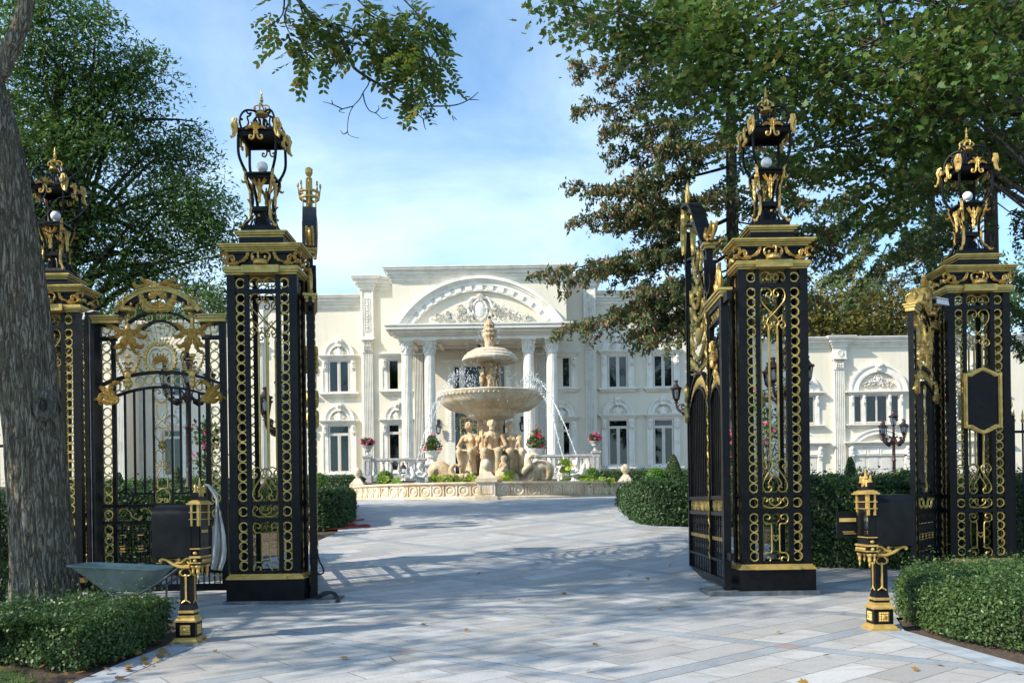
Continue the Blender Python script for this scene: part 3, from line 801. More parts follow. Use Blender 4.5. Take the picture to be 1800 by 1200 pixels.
# ================================================================ side gate leaf (pedestrian)
S125 = 1 / 125.0
def U(x): return (x - 170) * S125
def V(y): return (894.5 - y) * S125 + EYE - .30   # local z above z = .30
def side_leaf(name, label, loc, rz, cat='side gate'):
    t = thing(name, label, cat, loc, rz, 'pedestrian gate leaves')
    B, G = M['black'], M['gold_dull']
    fr = MB(); yy = (-.03, .03)
    def vb(xa, xb, ya, yb, e=0): fr.box(U(xa), U(xb), yy[0] + e, yy[1] - e, V(yb), V(ya))
    vb(170, 181, 568, 1038); vb(389, 400, 568, 1038)
    vb(199, 205.5, 590, 1003, .004); vb(364, 371, 590, 1003, .004)
    for ya, yb in ((885, 890.5), (914, 920), (1001, 1007), (1026, 1038)):
        vb(181, 389, ya, yb, .007)
    vb(181, 212, 568.5, 573, .01); vb(356, 389, 568.5, 573, .01)
    vb(181, 209, 591, 598, .01); vb(358, 389, 591, 598, .01)
    fr.build('frame', B, t)
    ar = MB()
    def band(xa, ya, xm, ym, th, dep, n=20, trim=0):
        p = arc3(U(xa), V(ya), U(xm), V(ym), n)
        ar.strip_arc(offs(p, -th * S125 / 2), offs(p, th * S125 / 2), -dep, dep)
    band(212, 556, 284, 519, 8, .07); band(230, 567, 284, 548, 4, .03); band(254, 580, 285, 564, 4, .028)
    band(181, 675, 285, 654, 5, .035, 26); band(205.5, 695, 285, 680, 4, .03, 22)
    ar.build('arched_band', B, t)
    gc = MB()
    p = arc3(U(211), V(549), U(284), V(510), 20)
    gc.strip_arc(offs(p, -.028), offs(p, .02), -.085, .085); gc.strip_arc(offs(p, .021), offs(p, .036), -.10, .10)
    for xa, xb in ((168, 214), (354, 402)):
        gc.box(U(xa), U(xb), -.06, .06, V(567.5), V(561.5)); gc.box(U(xa) - .012, U(xb) + .012, -.075, .075, V(561), V(557.5)); gc.box(U(xa) - .025, U(xb) + .025, -.09, .09, V(557), V(554.5))
    gc.build('gilt_cornice', G, t)
    for xc in (190, 379.5):
        mb = MB()
        ys = [578] + [609 + 17 * i for i in range(4)] + [723 + 17.0 * i for i in range(10)] + [903] + [930 + 17 * i for i in range(4)] + [1017]
        for y in ys: mb.ring((U(xc), 0, V(y)), .060, .011, 16, 4, 1.2)
        mb.build('ring_column', G, t)
    mb = MB()
    pa = arc3(U(181), V(687), U(285), V(667), 40)
    for q in (5, 9, 13, 16.4, 19.8, 23.2, 26.6, 31, 35):
        x, z = pa[int(q)]; mb.ring((x, 0, z), .060, .011, 16, 4, 1.2)
    pa = arc3(U(226), V(560), U(284), V(537), 30)
    for q in (3, 27): mb.ring((pa[q][0], 0, pa[q][1] + .01), .05, .010, 14, 4)
    for x, y, r in ((284, 556, .042), (266, 559, .045), (302, 559, .045), (249, 567, .045), (320, 567, .045)): mb.ring((U(x), 0, V(y)), r, .008, 14, 4)
    mb.build('ring_band', G, t)
    # bars
    for x in (221, 237.5, 254.5, 303.5, 318.5, 335, 351.5):
        ya = 682 + ((x - 285) / 80) ** 2 * 15
        MB().box(U(x) - .013, U(x) + .013, -.013, .013, V(866.5 if x not in (303.5,) else 885), V(ya)).build('bar', B, t)
    MB().box(U(271) - .013, U(271) + .013, -.013, .013, V(885), V(682)).build('bar', B, t)
    mb = MB()
    mb.box(U(235), U(271) - .014, -.012, .012, V(868.5), V(865)); mb.box(U(303.5) + .014, U(336), -.012, .012, V(868.5), V(865))
    for s, xc in ((1, 222), (-1, 348)):
        mb.ring((U(xc), 0, V(871)), .10, .014, 20, 4); mb.tube([(a, 0, b) for a, b in catmull2([(U(xc) + s * .10, V(871)), (U(xc) + s * .04, V(878)), (U(xc) - s * .02, V(874)), (U(xc) - s * .01, V(867)), (U(xc) + s * .03, V(868))])], .011, 5)
    # lower balusters, black with scroll heads and feet
    n = 10
    for i in range(n):
        x = 214 + i * (356 - 214) / (n - 1)
        mb.box(U(x) - .010, U(x) + .010, -.010, .010, V(1001), V(920))
        for s in (-1, 1):
            if i % 2 == 0:
                mb.tube([(a, 0, b) for a, b in catmull2([(U(x), V(935)), (U(x) + s * .035, V(938)), (U(x) + s * .06, V(933)), (U(x) + s * .05, V(928)), (U(x) + s * .035, V(932))])], .008, 4)
                mb.tube([(a, 0, b) for a, b in catmull2([(U(x) + s * .005, V(952)), (U(x) + s * .045, V(955)), (U(x) + s * .04, V(967)), (U(x) + s * .045, V(978)), (U(x), V(984))])], .007, 4)
                mb.tube([(a, 0, b) for a, b in catmull2([(U(x), V(986)), (U(x) + s * .035, V(984)), (U(x) + s * .06, V(990)), (U(x) + s * .045, V(996)), (U(x) + s * .03, V(990))])], .008, 4)
    for i in range(22):
        x = 186 + i * (384 - 186) / 21
        mb.box(U(x) - .008, U(x) + .008, -.008, .008, V(1026), V(1007))
    mb.build('baluster_panel', B, t)
    mb = MB()
    for i in range(0, n, 2):
        x = U(214 + i * (356 - 214) / (n - 1))
        for y, w, h in ((939, .035, .012), (963, .03, .03), (989, .035, .01)):
            mb.box(x - w, x + w, -.02, .02, V(y) - h / 2, V(y) + h / 2)
        mb.box(x - .04, x + .04, -.025, .025, V(959), V(957.6)); mb.box(x - .04, x + .04, -.025, .025, V(968.5), V(967))
    mb.build('gilt_collars', M['gold'], t)
    # gold S scroll band between the rails
    mb = MB()
    for s in (-1, 1):
        xc = U(285)
        for a, b in ((0.01, .30), (.30, .60)):
            x0, x1 = (xc + s * a, xc + s * b)
            mb.tube(y3(fit(KS, min(x0, x1), max(x0, x1), V(912), V(893), mx=s < 0)), .011, 5, flat=1.3)
    mb.build('scroll_band', G, t)
    # central garland strip
    mb = MB(); r = .0085
    for s in (-1, 1):
        def c(pts, rr=r): mb.tube([(a, 0, b) for a, b in catmull2([(U(285.5) + s * (x) / 125, V(y)) for x, y in pts])], rr, 5, flat=1.3)
        c([(0, 708), (9, 702), (13, 694), (12, 687), (7, 684), (2, 688), (4, 692), (6, 690)])
        mb.tube([(U(285.5) + s * x / 125, 0, V(y)) for x, y in ((9, 709), (9, 726))], r, 5)
        c([(9, 726), (6, 734), (0, 738), (-6, 744), (-12, 748), (-14, 744), (-11, 741)])
        c([(0, 752), (8, 750), (13, 758), (11, 768), (4, 775), (0, 778)])
        c([(0, 796), (8, 790), (12, 800), (10, 812), (3, 816), (2, 810), (6, 810)])
        c([(0, 818), (10, 818), (14, 824), (10, 828), (8, 823)])
        c([(2, 822), (9, 836), (9, 843)])
        mb.tube([(U(285.5) + s * x / 125, 0, V(y)) for x, y in ((9, 843), (9, 857))], r, 5)
        c([(0, 858), (10, 864), (13, 874), (9, 882), (3, 881), (3, 876), (6, 877)])
    mb.tube([(U(276), 0, V(709)), (U(295), 0, V(709))], r, 4); mb.tube([(U(276), 0, V(857)), (U(295), 0, V(857))], r, 4)
    mb.ball((U(286), 0, V(782)), .05, 8, 6, (1.2, .6, 1)); 
    for k in range(8):
        a = PI / 4 * k; acan(mb, [(U(286), V(782)), (U(286) + .07 * math.cos(a), V(782) + .07 * math.sin(a))], .022, 0, .03, 2)
    mb.tube([(U(286), 0, V(756)), (U(286), 0, V(808))], [.008, .008], 5)
    for y in (760, 765, 770, 796, 801, 806): mb.ball((U(286), 0, V(y)), .014, 6, 4)
    mb.build('garland_strip', G, t)
    # medallion with rays
    cx, cz = U(284.5), V(629)
    mb = MB()
    for i in range(15):
        a = math.radians(20 + i * 10)
        r0, r1 = .20, .40 + .10 * math.sin(a)
        mb.tube([(cx + r0 * math.cos(a), 0, cz + r0 * math.sin(a)), (cx + r1 * math.cos(a) * .95, 0, cz + r1 * math.sin(a) * 1.02)], .006, 4)
        if i % 2: mb.ball((cx + r1 * .8 * math.cos(a), 0, cz + r1 * .85 * math.sin(a)), .014, 6, 4, (1, 1, 1.8))
    for s in (-1, 1):
        for i in range(9):
            a = math.radians(-60 + i * 14); xq = U(232 if s < 0 else 337); zq = V(634)
            mb.tube([(xq + s * .10 * math.cos(a), 0, zq + .10 * math.sin(a)), (xq + s * .23 * math.cos(a), 0, zq - .02 + .22 * math.sin(a))], .005, 4)
            mb.tube([(xq - s * .09 * math.cos(a), 0, zq + .10 * math.sin(a)), (xq - s * .20 * math.cos(a), 0, zq - .02 + .22 * math.sin(a))], .005, 4)
    mb.build('sunburst_rays', G, t)
    mb = MB()
    for s in (-1, 1):
        path = [(cx + s * x / 125, V(y)) for x, y in ((1, 607), (10, 605), (20, 612), (25, 623), (26, 635), (22, 646), (14, 651), (6, 651))]
        p = catmull2(path, 5); mb.tube([(a, 0, b) for a, b in p], .018, 6)
        for i in range(0, len(p), 3): mb.ball((p[i][0] + s * .012, 0, p[i][1] + (.012 if p[i][1] > cz else -.008)), .027, 6, 5)
        path = [(cx + s * x / 125, V(y)) for x, y in ((0, 618), (6, 613), (14, 616), (19, 626), (18, 638), (10, 646), (0, 648))]
        mb.tube([(a, 0, b) for a, b in catmull2(path)], .009, 5)
        for q in ((5, 622), (12, 623), (10, 640)): mb.ball((cx + s * q[0] / 125, -.01, V(q[1])), .018, 6, 4)
    for k in range(11):
        a = -PI * .1 + PI * 1.2 * k / 10; a = math.radians(-25 + 23 * k)
        acan(mb, [(cx, V(634)), (cx + .125 * math.cos(a), V(634) + .10 * math.sin(a))], .026, 0, .02, 1, k=6)
    mb.build('shell_medallion', M['gold'], t)
    # top cartouche
    mb = MB()
    for s in (-1, 1):
        def L(pts, w, lob=4, rel=.03): acan(mb, [(U(284.5) + s * x / 125, V(y)) for x, y in pts], w * 1.35, -.06, rel, lob)
        L([(0, 545), (14, 543), (24, 534), (29, 522), (26, 513)], .06, 6)
        L([(26, 513), (18, 510), (9, 514), (6, 521), (12, 525), (17, 520)], .045, 5)
        L([(7, 523), (1, 514), (6, 503), (16, 498), (26, 494), (29, 487)], .04, 4)
        L([(14, 508), (24, 504), (34, 507), (41, 502), (40, 496)], .035, 3)
        mb.ball((U(284.5) + s * .10, -.05, V(520)), .035, 8, 6)
    for k in range(7):
        a = math.radians(200 + 23.3 * k); acan(mb, [(U(284.5), V(533)), (U(284.5) + .13 * math.cos(a), V(533) + .11 * math.sin(a))], .03, -.05, .025, 1)
    mb.build('top_cartouche', M['gold'], t)
    for s in (-1, 1):
        xc = U(284.5 + s * 56.5)
        mb = MB(); crown(mb, (xc, 0, V(548)), .28, .27); mb.build('side_crown', M['gold'], t)
        # winged figure holding the crown, acanthus skirt, lyre, mask
        mb = MB()
        mb.ball((xc, 0, V(554)), .028, 8, 6, (1, 1, 1.25)); mb.capsule((xc, 0, V(561)), .035, (xc, 0, V(571)), .03); mb.capsule((xc, 0, V(571)), .03, (xc, 0, V(577)), .04)
        for q in (-1, 1):
            mb.capsule((xc + q * .035, 0, V(561)), .013, (xc + q * .095, 0, V(560)), .011); mb.capsule((xc + q * .095, 0, V(560)), .012, (xc + q * .11, 0, V(549)), .01)
            def L(pts, w, lob=5, rel=.035, y=0): acan(mb, [(xc + q * x / 125, V(y_)) for x, y_ in pts], w, y, rel, lob)
            L([(1, 578), (8, 585), (16, 580), (26, 572), (36, 570), (38, 563)], .052, 5)
            L([(2, 582), (12, 582), (20, 590), (30, 592), (34, 586)], .048, 5)
            L([(2, 585), (8, 596), (14, 606), (24, 609), (27, 604)], .052, 5)
            L([(1, 590), (5, 604), (10, 616), (17, 622)], .042, 5)
            # lyre sides
            p = catmull2([(xc + q * x / 125, V(y_)) for x, y_ in ((15, 618), (19, 624), (18, 634), (13, 644), (9, 654), (4, 657))], 5)
            mb.tube([(a, 0, b) for a, b in p], .013, 5)
            for i in range(0, len(p), 3): mb.ball((p[i][0] + q * .01, 0, p[i][1]), .021, 6, 4)
            L([(0, 642), (5, 636), (8, 640)], .02, 2, .02); L([(0, 646), (6, 646)], .02, 2, .02)
        mb.tube([(xc - .10, 0, V(631)), (xc + .10, 0, V(631))], .006, 4)
        mb.ball((xc, 0, V(625)), .05, 8, 5, (1, .4, .6))
        mb.ball((xc, -.02, V(659)), .055, 10, 8, (1, .6, 1.1)); mb.ball((xc, -.02, V(669)), .045, 10, 8, (1, .6, 1))
        for k in range(6): a = PI * k / 5; mb.ball((xc + .055 * math.cos(a), -.02, V(656) + .045 * math.sin(a)), .02, 6, 4)
        mb.ball((xc, -.02, V(676)), .05, 10, 6, (.8, .5, 1)); mb.ball((xc, 0, V(685)), .02, 6, 5, (1, 1, 1.8))
        mb.build('winged_figure_ornament', M['gold'], t)
        mb = MB()
        xe = U(170 if s < 0 else 400); q = -s
        def L(pts, w, lob=5, rel=.035): acan(mb, [(xe + q * x / 125, V(y_)) for x, y_ in pts], w, -.035, rel, lob)
        L([(42, 700), (34, 706), (24, 699), (14, 692), (8, 703), (12, 711)], .055, 5)
        L([(43, 702), (34, 696), (28, 684), (32, 675), (42, 672), (47, 677)], .05, 5)
        L([(38, 702), (28, 694), (18, 684), (8, 678)], .07, 6)
        L([(36, 706), (26, 708), (14, 704), (4, 700), (0, 704)], .04, 4)
        mb.tube([(a, 0, b) for a, b in catmull2([(xe + q * x / 125, V(y_)) for x, y_ in ((36, 674), (46, 668), (54, 674), (52, 684), (44, 686), (43, 678))])], .012, 5)
        mb.build('corner_acanthus', M['gold'], t)
    return t
s0 = side_leaf('side_gate', 'closed arched black and gold pedestrian gate left of the driveway, wheelbarrow in front', (PX(170, 800, 12.0), 12.0, .30), 0)
a = Vector((PX(1603, 800, 11.9), 11.9, .30)); 
dup(s0, a, math.radians(54), label='open arched pedestrian gate right of the driveway, seen nearly edge on beside the plaque pier')
# fixed posts between the left outer pier and its side gate
t = thing('gate_post', 'slim twin black hinge posts between the leaning tree and the closed pedestrian gate', 'post', (PX(160, 800, 12.35), 12.35, .2))
MB().box(-.05, -.0, -.04, .04, 0, 4.2).box(.05, .13, -.04, .04, 0, 4.2).box(-.05, .13, -.03, .03, 4.21, 4.26).build('shaft', M['black'], t)
MB().box(.02, .03, -.05, .05, 0, 4.15).build('latch_rod', M['steel'], t)

# ================================================================ main gate leaves
def main_leaf(label, loc, rz, crown_on=False):
    """local x from hinge (0) to free end (2.85); z above .30"""
    t = thing('driveway_gate', label, 'gate', loc, rz, 'tall driveway gate leaves')
    B, G = M['black'], M['gold_dull']
    L = 2.85; A = .98
    Z = dict(bot0=.12, bot1=.22, low=.44, r0=1.10, r1=1.155, r2=1.33, r3=1.385, cap=4.24, cap2=5.15, top=6.3)
    fr = MB()
    def v(x0, x1, z0, z1, e=.0): fr.box(x0, x1, -.05 + e, .05 - e, z0, z1)
    v(0, .10, Z['bot0'] - .08, Z['cap'] - .12); v(A, A + .07, Z['bot1'], Z['cap2'] - .08, .003); v(L - .06, L, Z['bot1'], 5.9, .002)
    v(A - .10, A - .06, 1.385, 4.1, .012); v(.16, .19, 1.385, 4.1, .012); v(A + .15, A + .18, 1.385, 4.4, .012); v(L - .20, L - .17, 1.385, 4.6, .012)
    v(.10, L, Z['bot0'], Z['bot1'], .004)
    for za, zb in ((Z['low'], Z['low'] + .04), (Z['r0'], Z['r1']), (Z['r2'], Z['r3'])): v(.10, A, za, zb, .01); v(A + .07, L - .06, za, zb, .01)
    v(.10, A, 3.86, 3.90, .01); v(.10, A, 4.06, 4.12, .01)
    v(-.28, 0, 4.02, 4.14, .025)   # hinge arm
    v(-.28, 0, .50, .60, .025)
    fr.build('frame', B, t)
    ar = MB()
    # wide half arch ribbon
    rib = catmull2([(A + .02, 5.18), (A + .16, 5.25), (A + .5, 5.55), (A + .95, 5.98), (A + 1.4, 6.24), (L, 6.33)], 5)
    ar.strip_arc(offs(rib, -.02), offs(rib, .02), -.11, .11)
    inner = catmull2([(A + .07, 4.9), (A + .3, 5.1), (A + .7, 5.5), (A + 1.2, 5.85), (L - .05, 6.0)], 5)
    ar.strip_arc(offs(inner, -.02), offs(inner, .02), -.04, .04)
    inner = catmull2([(A + .07, 4.15), (A + .4, 4.6), (A + .8, 5.0), (A + 1.3, 5.3), (L - .05, 5.42)], 5)
    ar.strip_arc(offs(inner, -.018), offs(inner, .018), -.03, .03)
    sc = catmull2([(A - .02, 4.9), (A - .06, 4.5), (A - .22, 4.35), (A - .42, 4.42), (A - .40, 4.6)], 5)
    ar.strip_arc(offs(sc, -.015), offs(sc, .015), -.09, .09)
    for (xa, za, xm, zm) in ((.10, 2.86, .98, 3.20), (.10, 2.62, .98, 2.96)):
        p = arc3(xa, za, (.10 + A) / 2, zm, 16); ar.strip_arc(offs(p, -.016), offs(p, .016), -.04, .04)
    for (xa, za, zm) in ((A + .07, 2.86, 3.36), (A + .07, 2.62, 3.12)):
        p = arc3(xa, za, (A + .07 + L - .06) / 2, zm, 20); ar.strip_arc(offs(p, -.016), offs(p, .016), -.04, .04)
    ar.build('arched_band', B, t)
    gc = MB()
    gc.box(-.02, A + .0, -.06, .06, 4.125, 4.17); gc.box(-.04, A + .02, -.08, .08, 4.171, 4.205); gc.box(-.06, A + .04, -.10, .10, 4.206, 4.24)
    gc.box(A - .05, A + .12, -.08, .08, 5.075, 5.115); gc.box(A - .08, A + .15, -.11, .11, 5.116, 5.155)
    gc.build('gilt_cornice', G, t)
    def bars(x0, x1, n, z0, zt):
        for i in range(n):
            x = x0 + (x1 - x0) * (i + .5) / n
            MB().box(x - .012, x + .012, -.012, .012, z0, zt(x)).build('bar', B, t)
    bars(.19, A - .10, 5, Z['r3'], lambda x: 2.62 + .34 * math.sin(PI * (x - .1) / (A - .1)) ** .8)
    bars(A + .18, L - .20, 10, Z['r3'], lambda x: 2.62 + .5 * math.sin(PI * (x - A - .07) / (L - A - .13)) ** .8)
    mb = MB()
    for x0, x1, n in ((.10, A, 6), (A + .07, L - .06, 12)):
        for i in range(n):
            x = x0 + (x1 - x0) * (i + .5) / n
            mb.box(x - .01, x + .01, -.01, .01, Z['bot1'], Z['r0'])
            for s in (-1, 1):
                mb.tube([(a, 0, b) for a, b in catmull2([(x, .98), (x + s * .03, .96), (x + s * .05, 1.0), (x + s * .03, 1.03)])], .008, 4)
                mb.tube([(a, 0, b) for a, b in catmull2([(x, .86), (x + s * .04, .84), (x + s * .035, .74), (x + s * .04, .64), (x, .60)])], .007, 4)
                mb.tube([(a, 0, b) for a, b in catmull2([(x, .57), (x + s * .03, .57), (x + s * .05, .52), (x + s * .02, .50)])], .008, 4)
        for xx in (x0 + .12, x1 - .12): mb.ring((xx, 0, 1.50), .09, .013, 16, 4); mb.ring((xx, 0, 1.50), .045, .010, 12, 4)
    mb.build('baluster_panel', B, t)
    mb = MB()
    for x0, x1, n in ((.10, A, 6), (A + .07, L - .06, 12)):
        for i in range(n):
            x = x0 + (x1 - x0) * (i + .5) / n
            mb.box(x - .03, x + .03, -.022, .022, .735, .775); mb.box(x - .036, x + .036, -.026, .026, .775, .786)
    mb.build('gilt_collars', M['gold'], t)
    mb = MB()
    for x0, x1, n in ((.12, A - .02, 5), (A + .09, L - .08, 10)):
        for i in range(n):
            a = x0 + (x1 - x0) * i / n; b = x0 + (x1 - x0) * (i + 1) / n
            mb.tube(y3(fit(KS, a, b, 1.165, 1.32, mx=i % 2 == 1)), .009, 5, flat=1.4); mb.tube(y3(fit(KC, a, b, 1.17, 1.32, rot=1.2, mx=i % 2 == 0)), .007, 5, flat=1.4)
    mb.build('scroll_band', M['gold'], t)
    mb = MB()
    for x0, x1, z0, zm in ((.12, A - .02, 2.74, 3.07), (A + .09, L - .08, 2.74, 3.23)):
        p = arc3(x0, z0, (x0 + x1) / 2, zm, 40)
        st = 4 if x0 < .5 else 2
        for i in range(2, 40, st):
            mb.ball((p[i][0], 0, p[i][1]), .03, 8, 6, (.7, 1.0, 2.3))
    for i in range(5): mb.ring((.22 + i * .155, 0, 3.98), .055, .012, 14, 4, 1.5)
    mb.build('gadroon_band', M['gold'], t)
    # garland strip on the middle stile and free stile
    mb = MB()
    for xs in (A + .035,):
        for k in range(30):
            z = .45 + k * .125
            for sy in (-1, 1):
                acan(mb, [(xs - .035 + .07 * (k % 2), z), (xs, z + .05), (xs + .035 - .07 * (k % 2), z + .11)], .02, sy * .055, .012, 2)
    mb.build('garland_strip', M['gold_dull'], t)
    # bay A heraldic mask with scrolls
    xc = (.1 + A) / 2
    mb = MB()
    for s in (-1, 1):
        for (p, w) in (([(.02, 3.62), (.14, 3.70), (.22, 3.60), (.16, 3.50)], .03), ([(.03, 3.3), (.16, 3.36), (.24, 3.28), (.20, 3.18)], .03), ([(.03, 3.55), (.10, 3.45), (.12, 3.32), (.04, 3.18)], .03)):
            mb.tube([(a, 0, b) for a, b in catmull2([(xc + s * x, z) for x, z in p])], .016, 5)
    mb.build('scrollwork', B, t)
    mb = MB()
    mb.ball((xc, 0, 3.42), .07, 10, 8, (1, 1.3, 1.25)); mb.ball((xc, 0, 3.36), .05, 8, 6, (1, 2.4, .9))
    for k in range(10):
        a = 2 * PI * k / 10
        for sy in (-1, 1): acan(mb, [(xc + .07 * math.cos(a), 3.42 + .08 * math.sin(a)), (xc + .17 * math.cos(a), 3.42 + .20 * math.sin(a))], .035, sy * .07, .03, 2)
    for s in (-1, 1):
        acan(mb, [(xc, 3.30), (xc + s * .06, 3.16), (xc + s * .03, 3.06)], .045, 0, .05, 3)
        # acanthus standing on the lower cornice beside the stile
    for zz, xx, hh in ((4.25, A - .62, .42), (4.25, A - .36, .30)):
        mb.tube(y3(fit(KC, xx - .12, xx + .12, zz, zz + hh * .75, rot=.9)), .022, 6); mb.tube(y3(fit(KC, xx - .02, xx + .12, zz, zz + hh * .45, rot=2.4)), .016, 6)
        acan(mb, [(xx - .06, zz), (xx - .10, zz + hh * .4), (xx - .02, zz + hh * .8), (xx - .10, zz + hh)], .032, 0, .035, 6)
    for sy in (-1, 1):
        acan(mb, [(A - .15, 5.16), (A - .02, 5.22), (A + .10, 5.32), (A + .02, 5.40)], .035, sy * .04, .025, 5)
        acan(mb, [(A + .05, 5.20), (A - .14, 5.26), (A - .30, 5.30), (A - .36, 5.38)], .03, sy * .04, .025, 5)
    mb.tube(y3(fit(KC, A - .34, A - .06, 5.16, 5.36, rot=.6)), .02, 6)
    mb.build('gilt_mask', M['gold'], t)
    # bay B: tall trophy of acanthus
    mb = MB(); xb = (A + L) / 2
    for k in range(9):
        z = 3.40 + k * .20; w = .55 * (1 - k / 13)
        for s in (-1, 1):
            acan(mb, [(xb, z), (xb + s * w * .5, z + .06), (xb + s * w, z + .18), (xb + s * w * .9, z + .28)], .042, .03 * (k % 3 - 1), .028, 6)
            if k % 2 == 0:
                mb.tube([(a, 0, b) for a, b in catmull2([(xb + s * w * .5, z), (xb + s * (w + .18), z + .05), (xb + s * (w + .22), z + .2), (xb + s * (w + .08), z + .24), (xb + s * (w + .05), z + .12)])], .017, 5)
    for s in (-1, 1):
        for k in range(5):
            z = 3.5 + k * .28
            acan(mb, [(xb + s * .70, z), (xb + s * .62, z + .12), (xb + s * .72, z + .24)], .03, 0, .03, 4)
    mb.ball((xb, 0, 3.95), .11, 12, 9, (1, .5, 1.3)); 
    acan(mb, [(L - .10, 5.5), (L - .06, 5.8), (L - .14, 6.1), (L - .05, 6.3)], .07, -.08, .05, 5); acan(mb, [(L - .10, 5.5), (L - .06, 5.8), (L - .14, 6.1), (L - .05, 6.3)], .07, .08, .05, 5)
    for k in range(5):
        a = math.radians(60 + k * 22)
        mb.leaf([(L - .05, 6.30), (L - .05 + .16 * math.cos(a), 6.32 + .2 * math.sin(a)), (L - .05 + .22 * math.cos(a), 6.32 + .42 * math.sin(a))], .03, 0, .02, 1)
    for z0 in (2.66, 3.0):
        for s in (-1, 1): acan(mb, [(L - .04, z0), (L - .16, z0 + .08), (L - .10, z0 + .22), (L - .02, z0 + .28)], .06, s * .07, .04, 4)
    mb.build('acanthus_trophy', M['gold_dull'], t)
    if crown_on:
        mb = MB(); c = MB()
        c.lathe([(.20, 0), (.225, .02), (.22, .05), (.20, .055), (.20, 0)], 20, cap=False)
        c.lathe([(.225, .10), (.245, .12), (.24, .15), (.22, .155), (.225, .10)], 20, cap=False)
        for k in range(8):
            a = 2 * PI * k / 8
            c.tube([(.205 * math.cos(a), .205 * math.sin(a), -.30), (.20 * math.cos(a), .20 * math.sin(a), .05), (.25 * math.cos(a), .25 * math.sin(a), .22)] if k % 2 else [(.21 * math.cos(a), .21 * math.sin(a), .0), (.235 * math.cos(a), .235 * math.sin(a), .12), (.25 * math.cos(a), .25 * math.sin(a), .24)], .014, 5)
            c.ball((.25 * math.cos(a), .25 * math.sin(a), .26), .03, 6, 5, (1, 1, 1.6))
        c.lathe([(.05, .34), (.075, .38), (.04, .42), (.085, .48), (.09, .55), (.05, .58)], 10)
        mb.merge(c, Matrix.Translation((L - .08, 0, 6.50)) @ Matrix.Diagonal((.74, .74, .95, 1)))
        mb.build('crown', M['gold'], t)
        MB().box(L - .12, L - .04, -.055, .055, 6.34, 6.84).build('crown_plate', M['gold_dull'], t)
    return t
HR = Vector((PX(1277, 800, 11.78), 11.78, .30))
ER = Vector((PX(1214, 800, 14.6), 14.6, .30))
g = main_leaf('tall openwork gate leaf swung open on the right, gilt trophies and arched top, seen obliquely', HR, math.atan2(ER.y - HR.y, ER.x - HR.x))
HL = Vector((PX(549, 800, 11.78), 11.78, .30)); EL = Vector((PX(550, 800, 14.6), 14.6, .30))
main_leaf('tall left gate leaf seen edge on as a black bar topped by a gilt crown', HL, math.atan2(EL.y - HL.y, EL.x - HL.x), True)

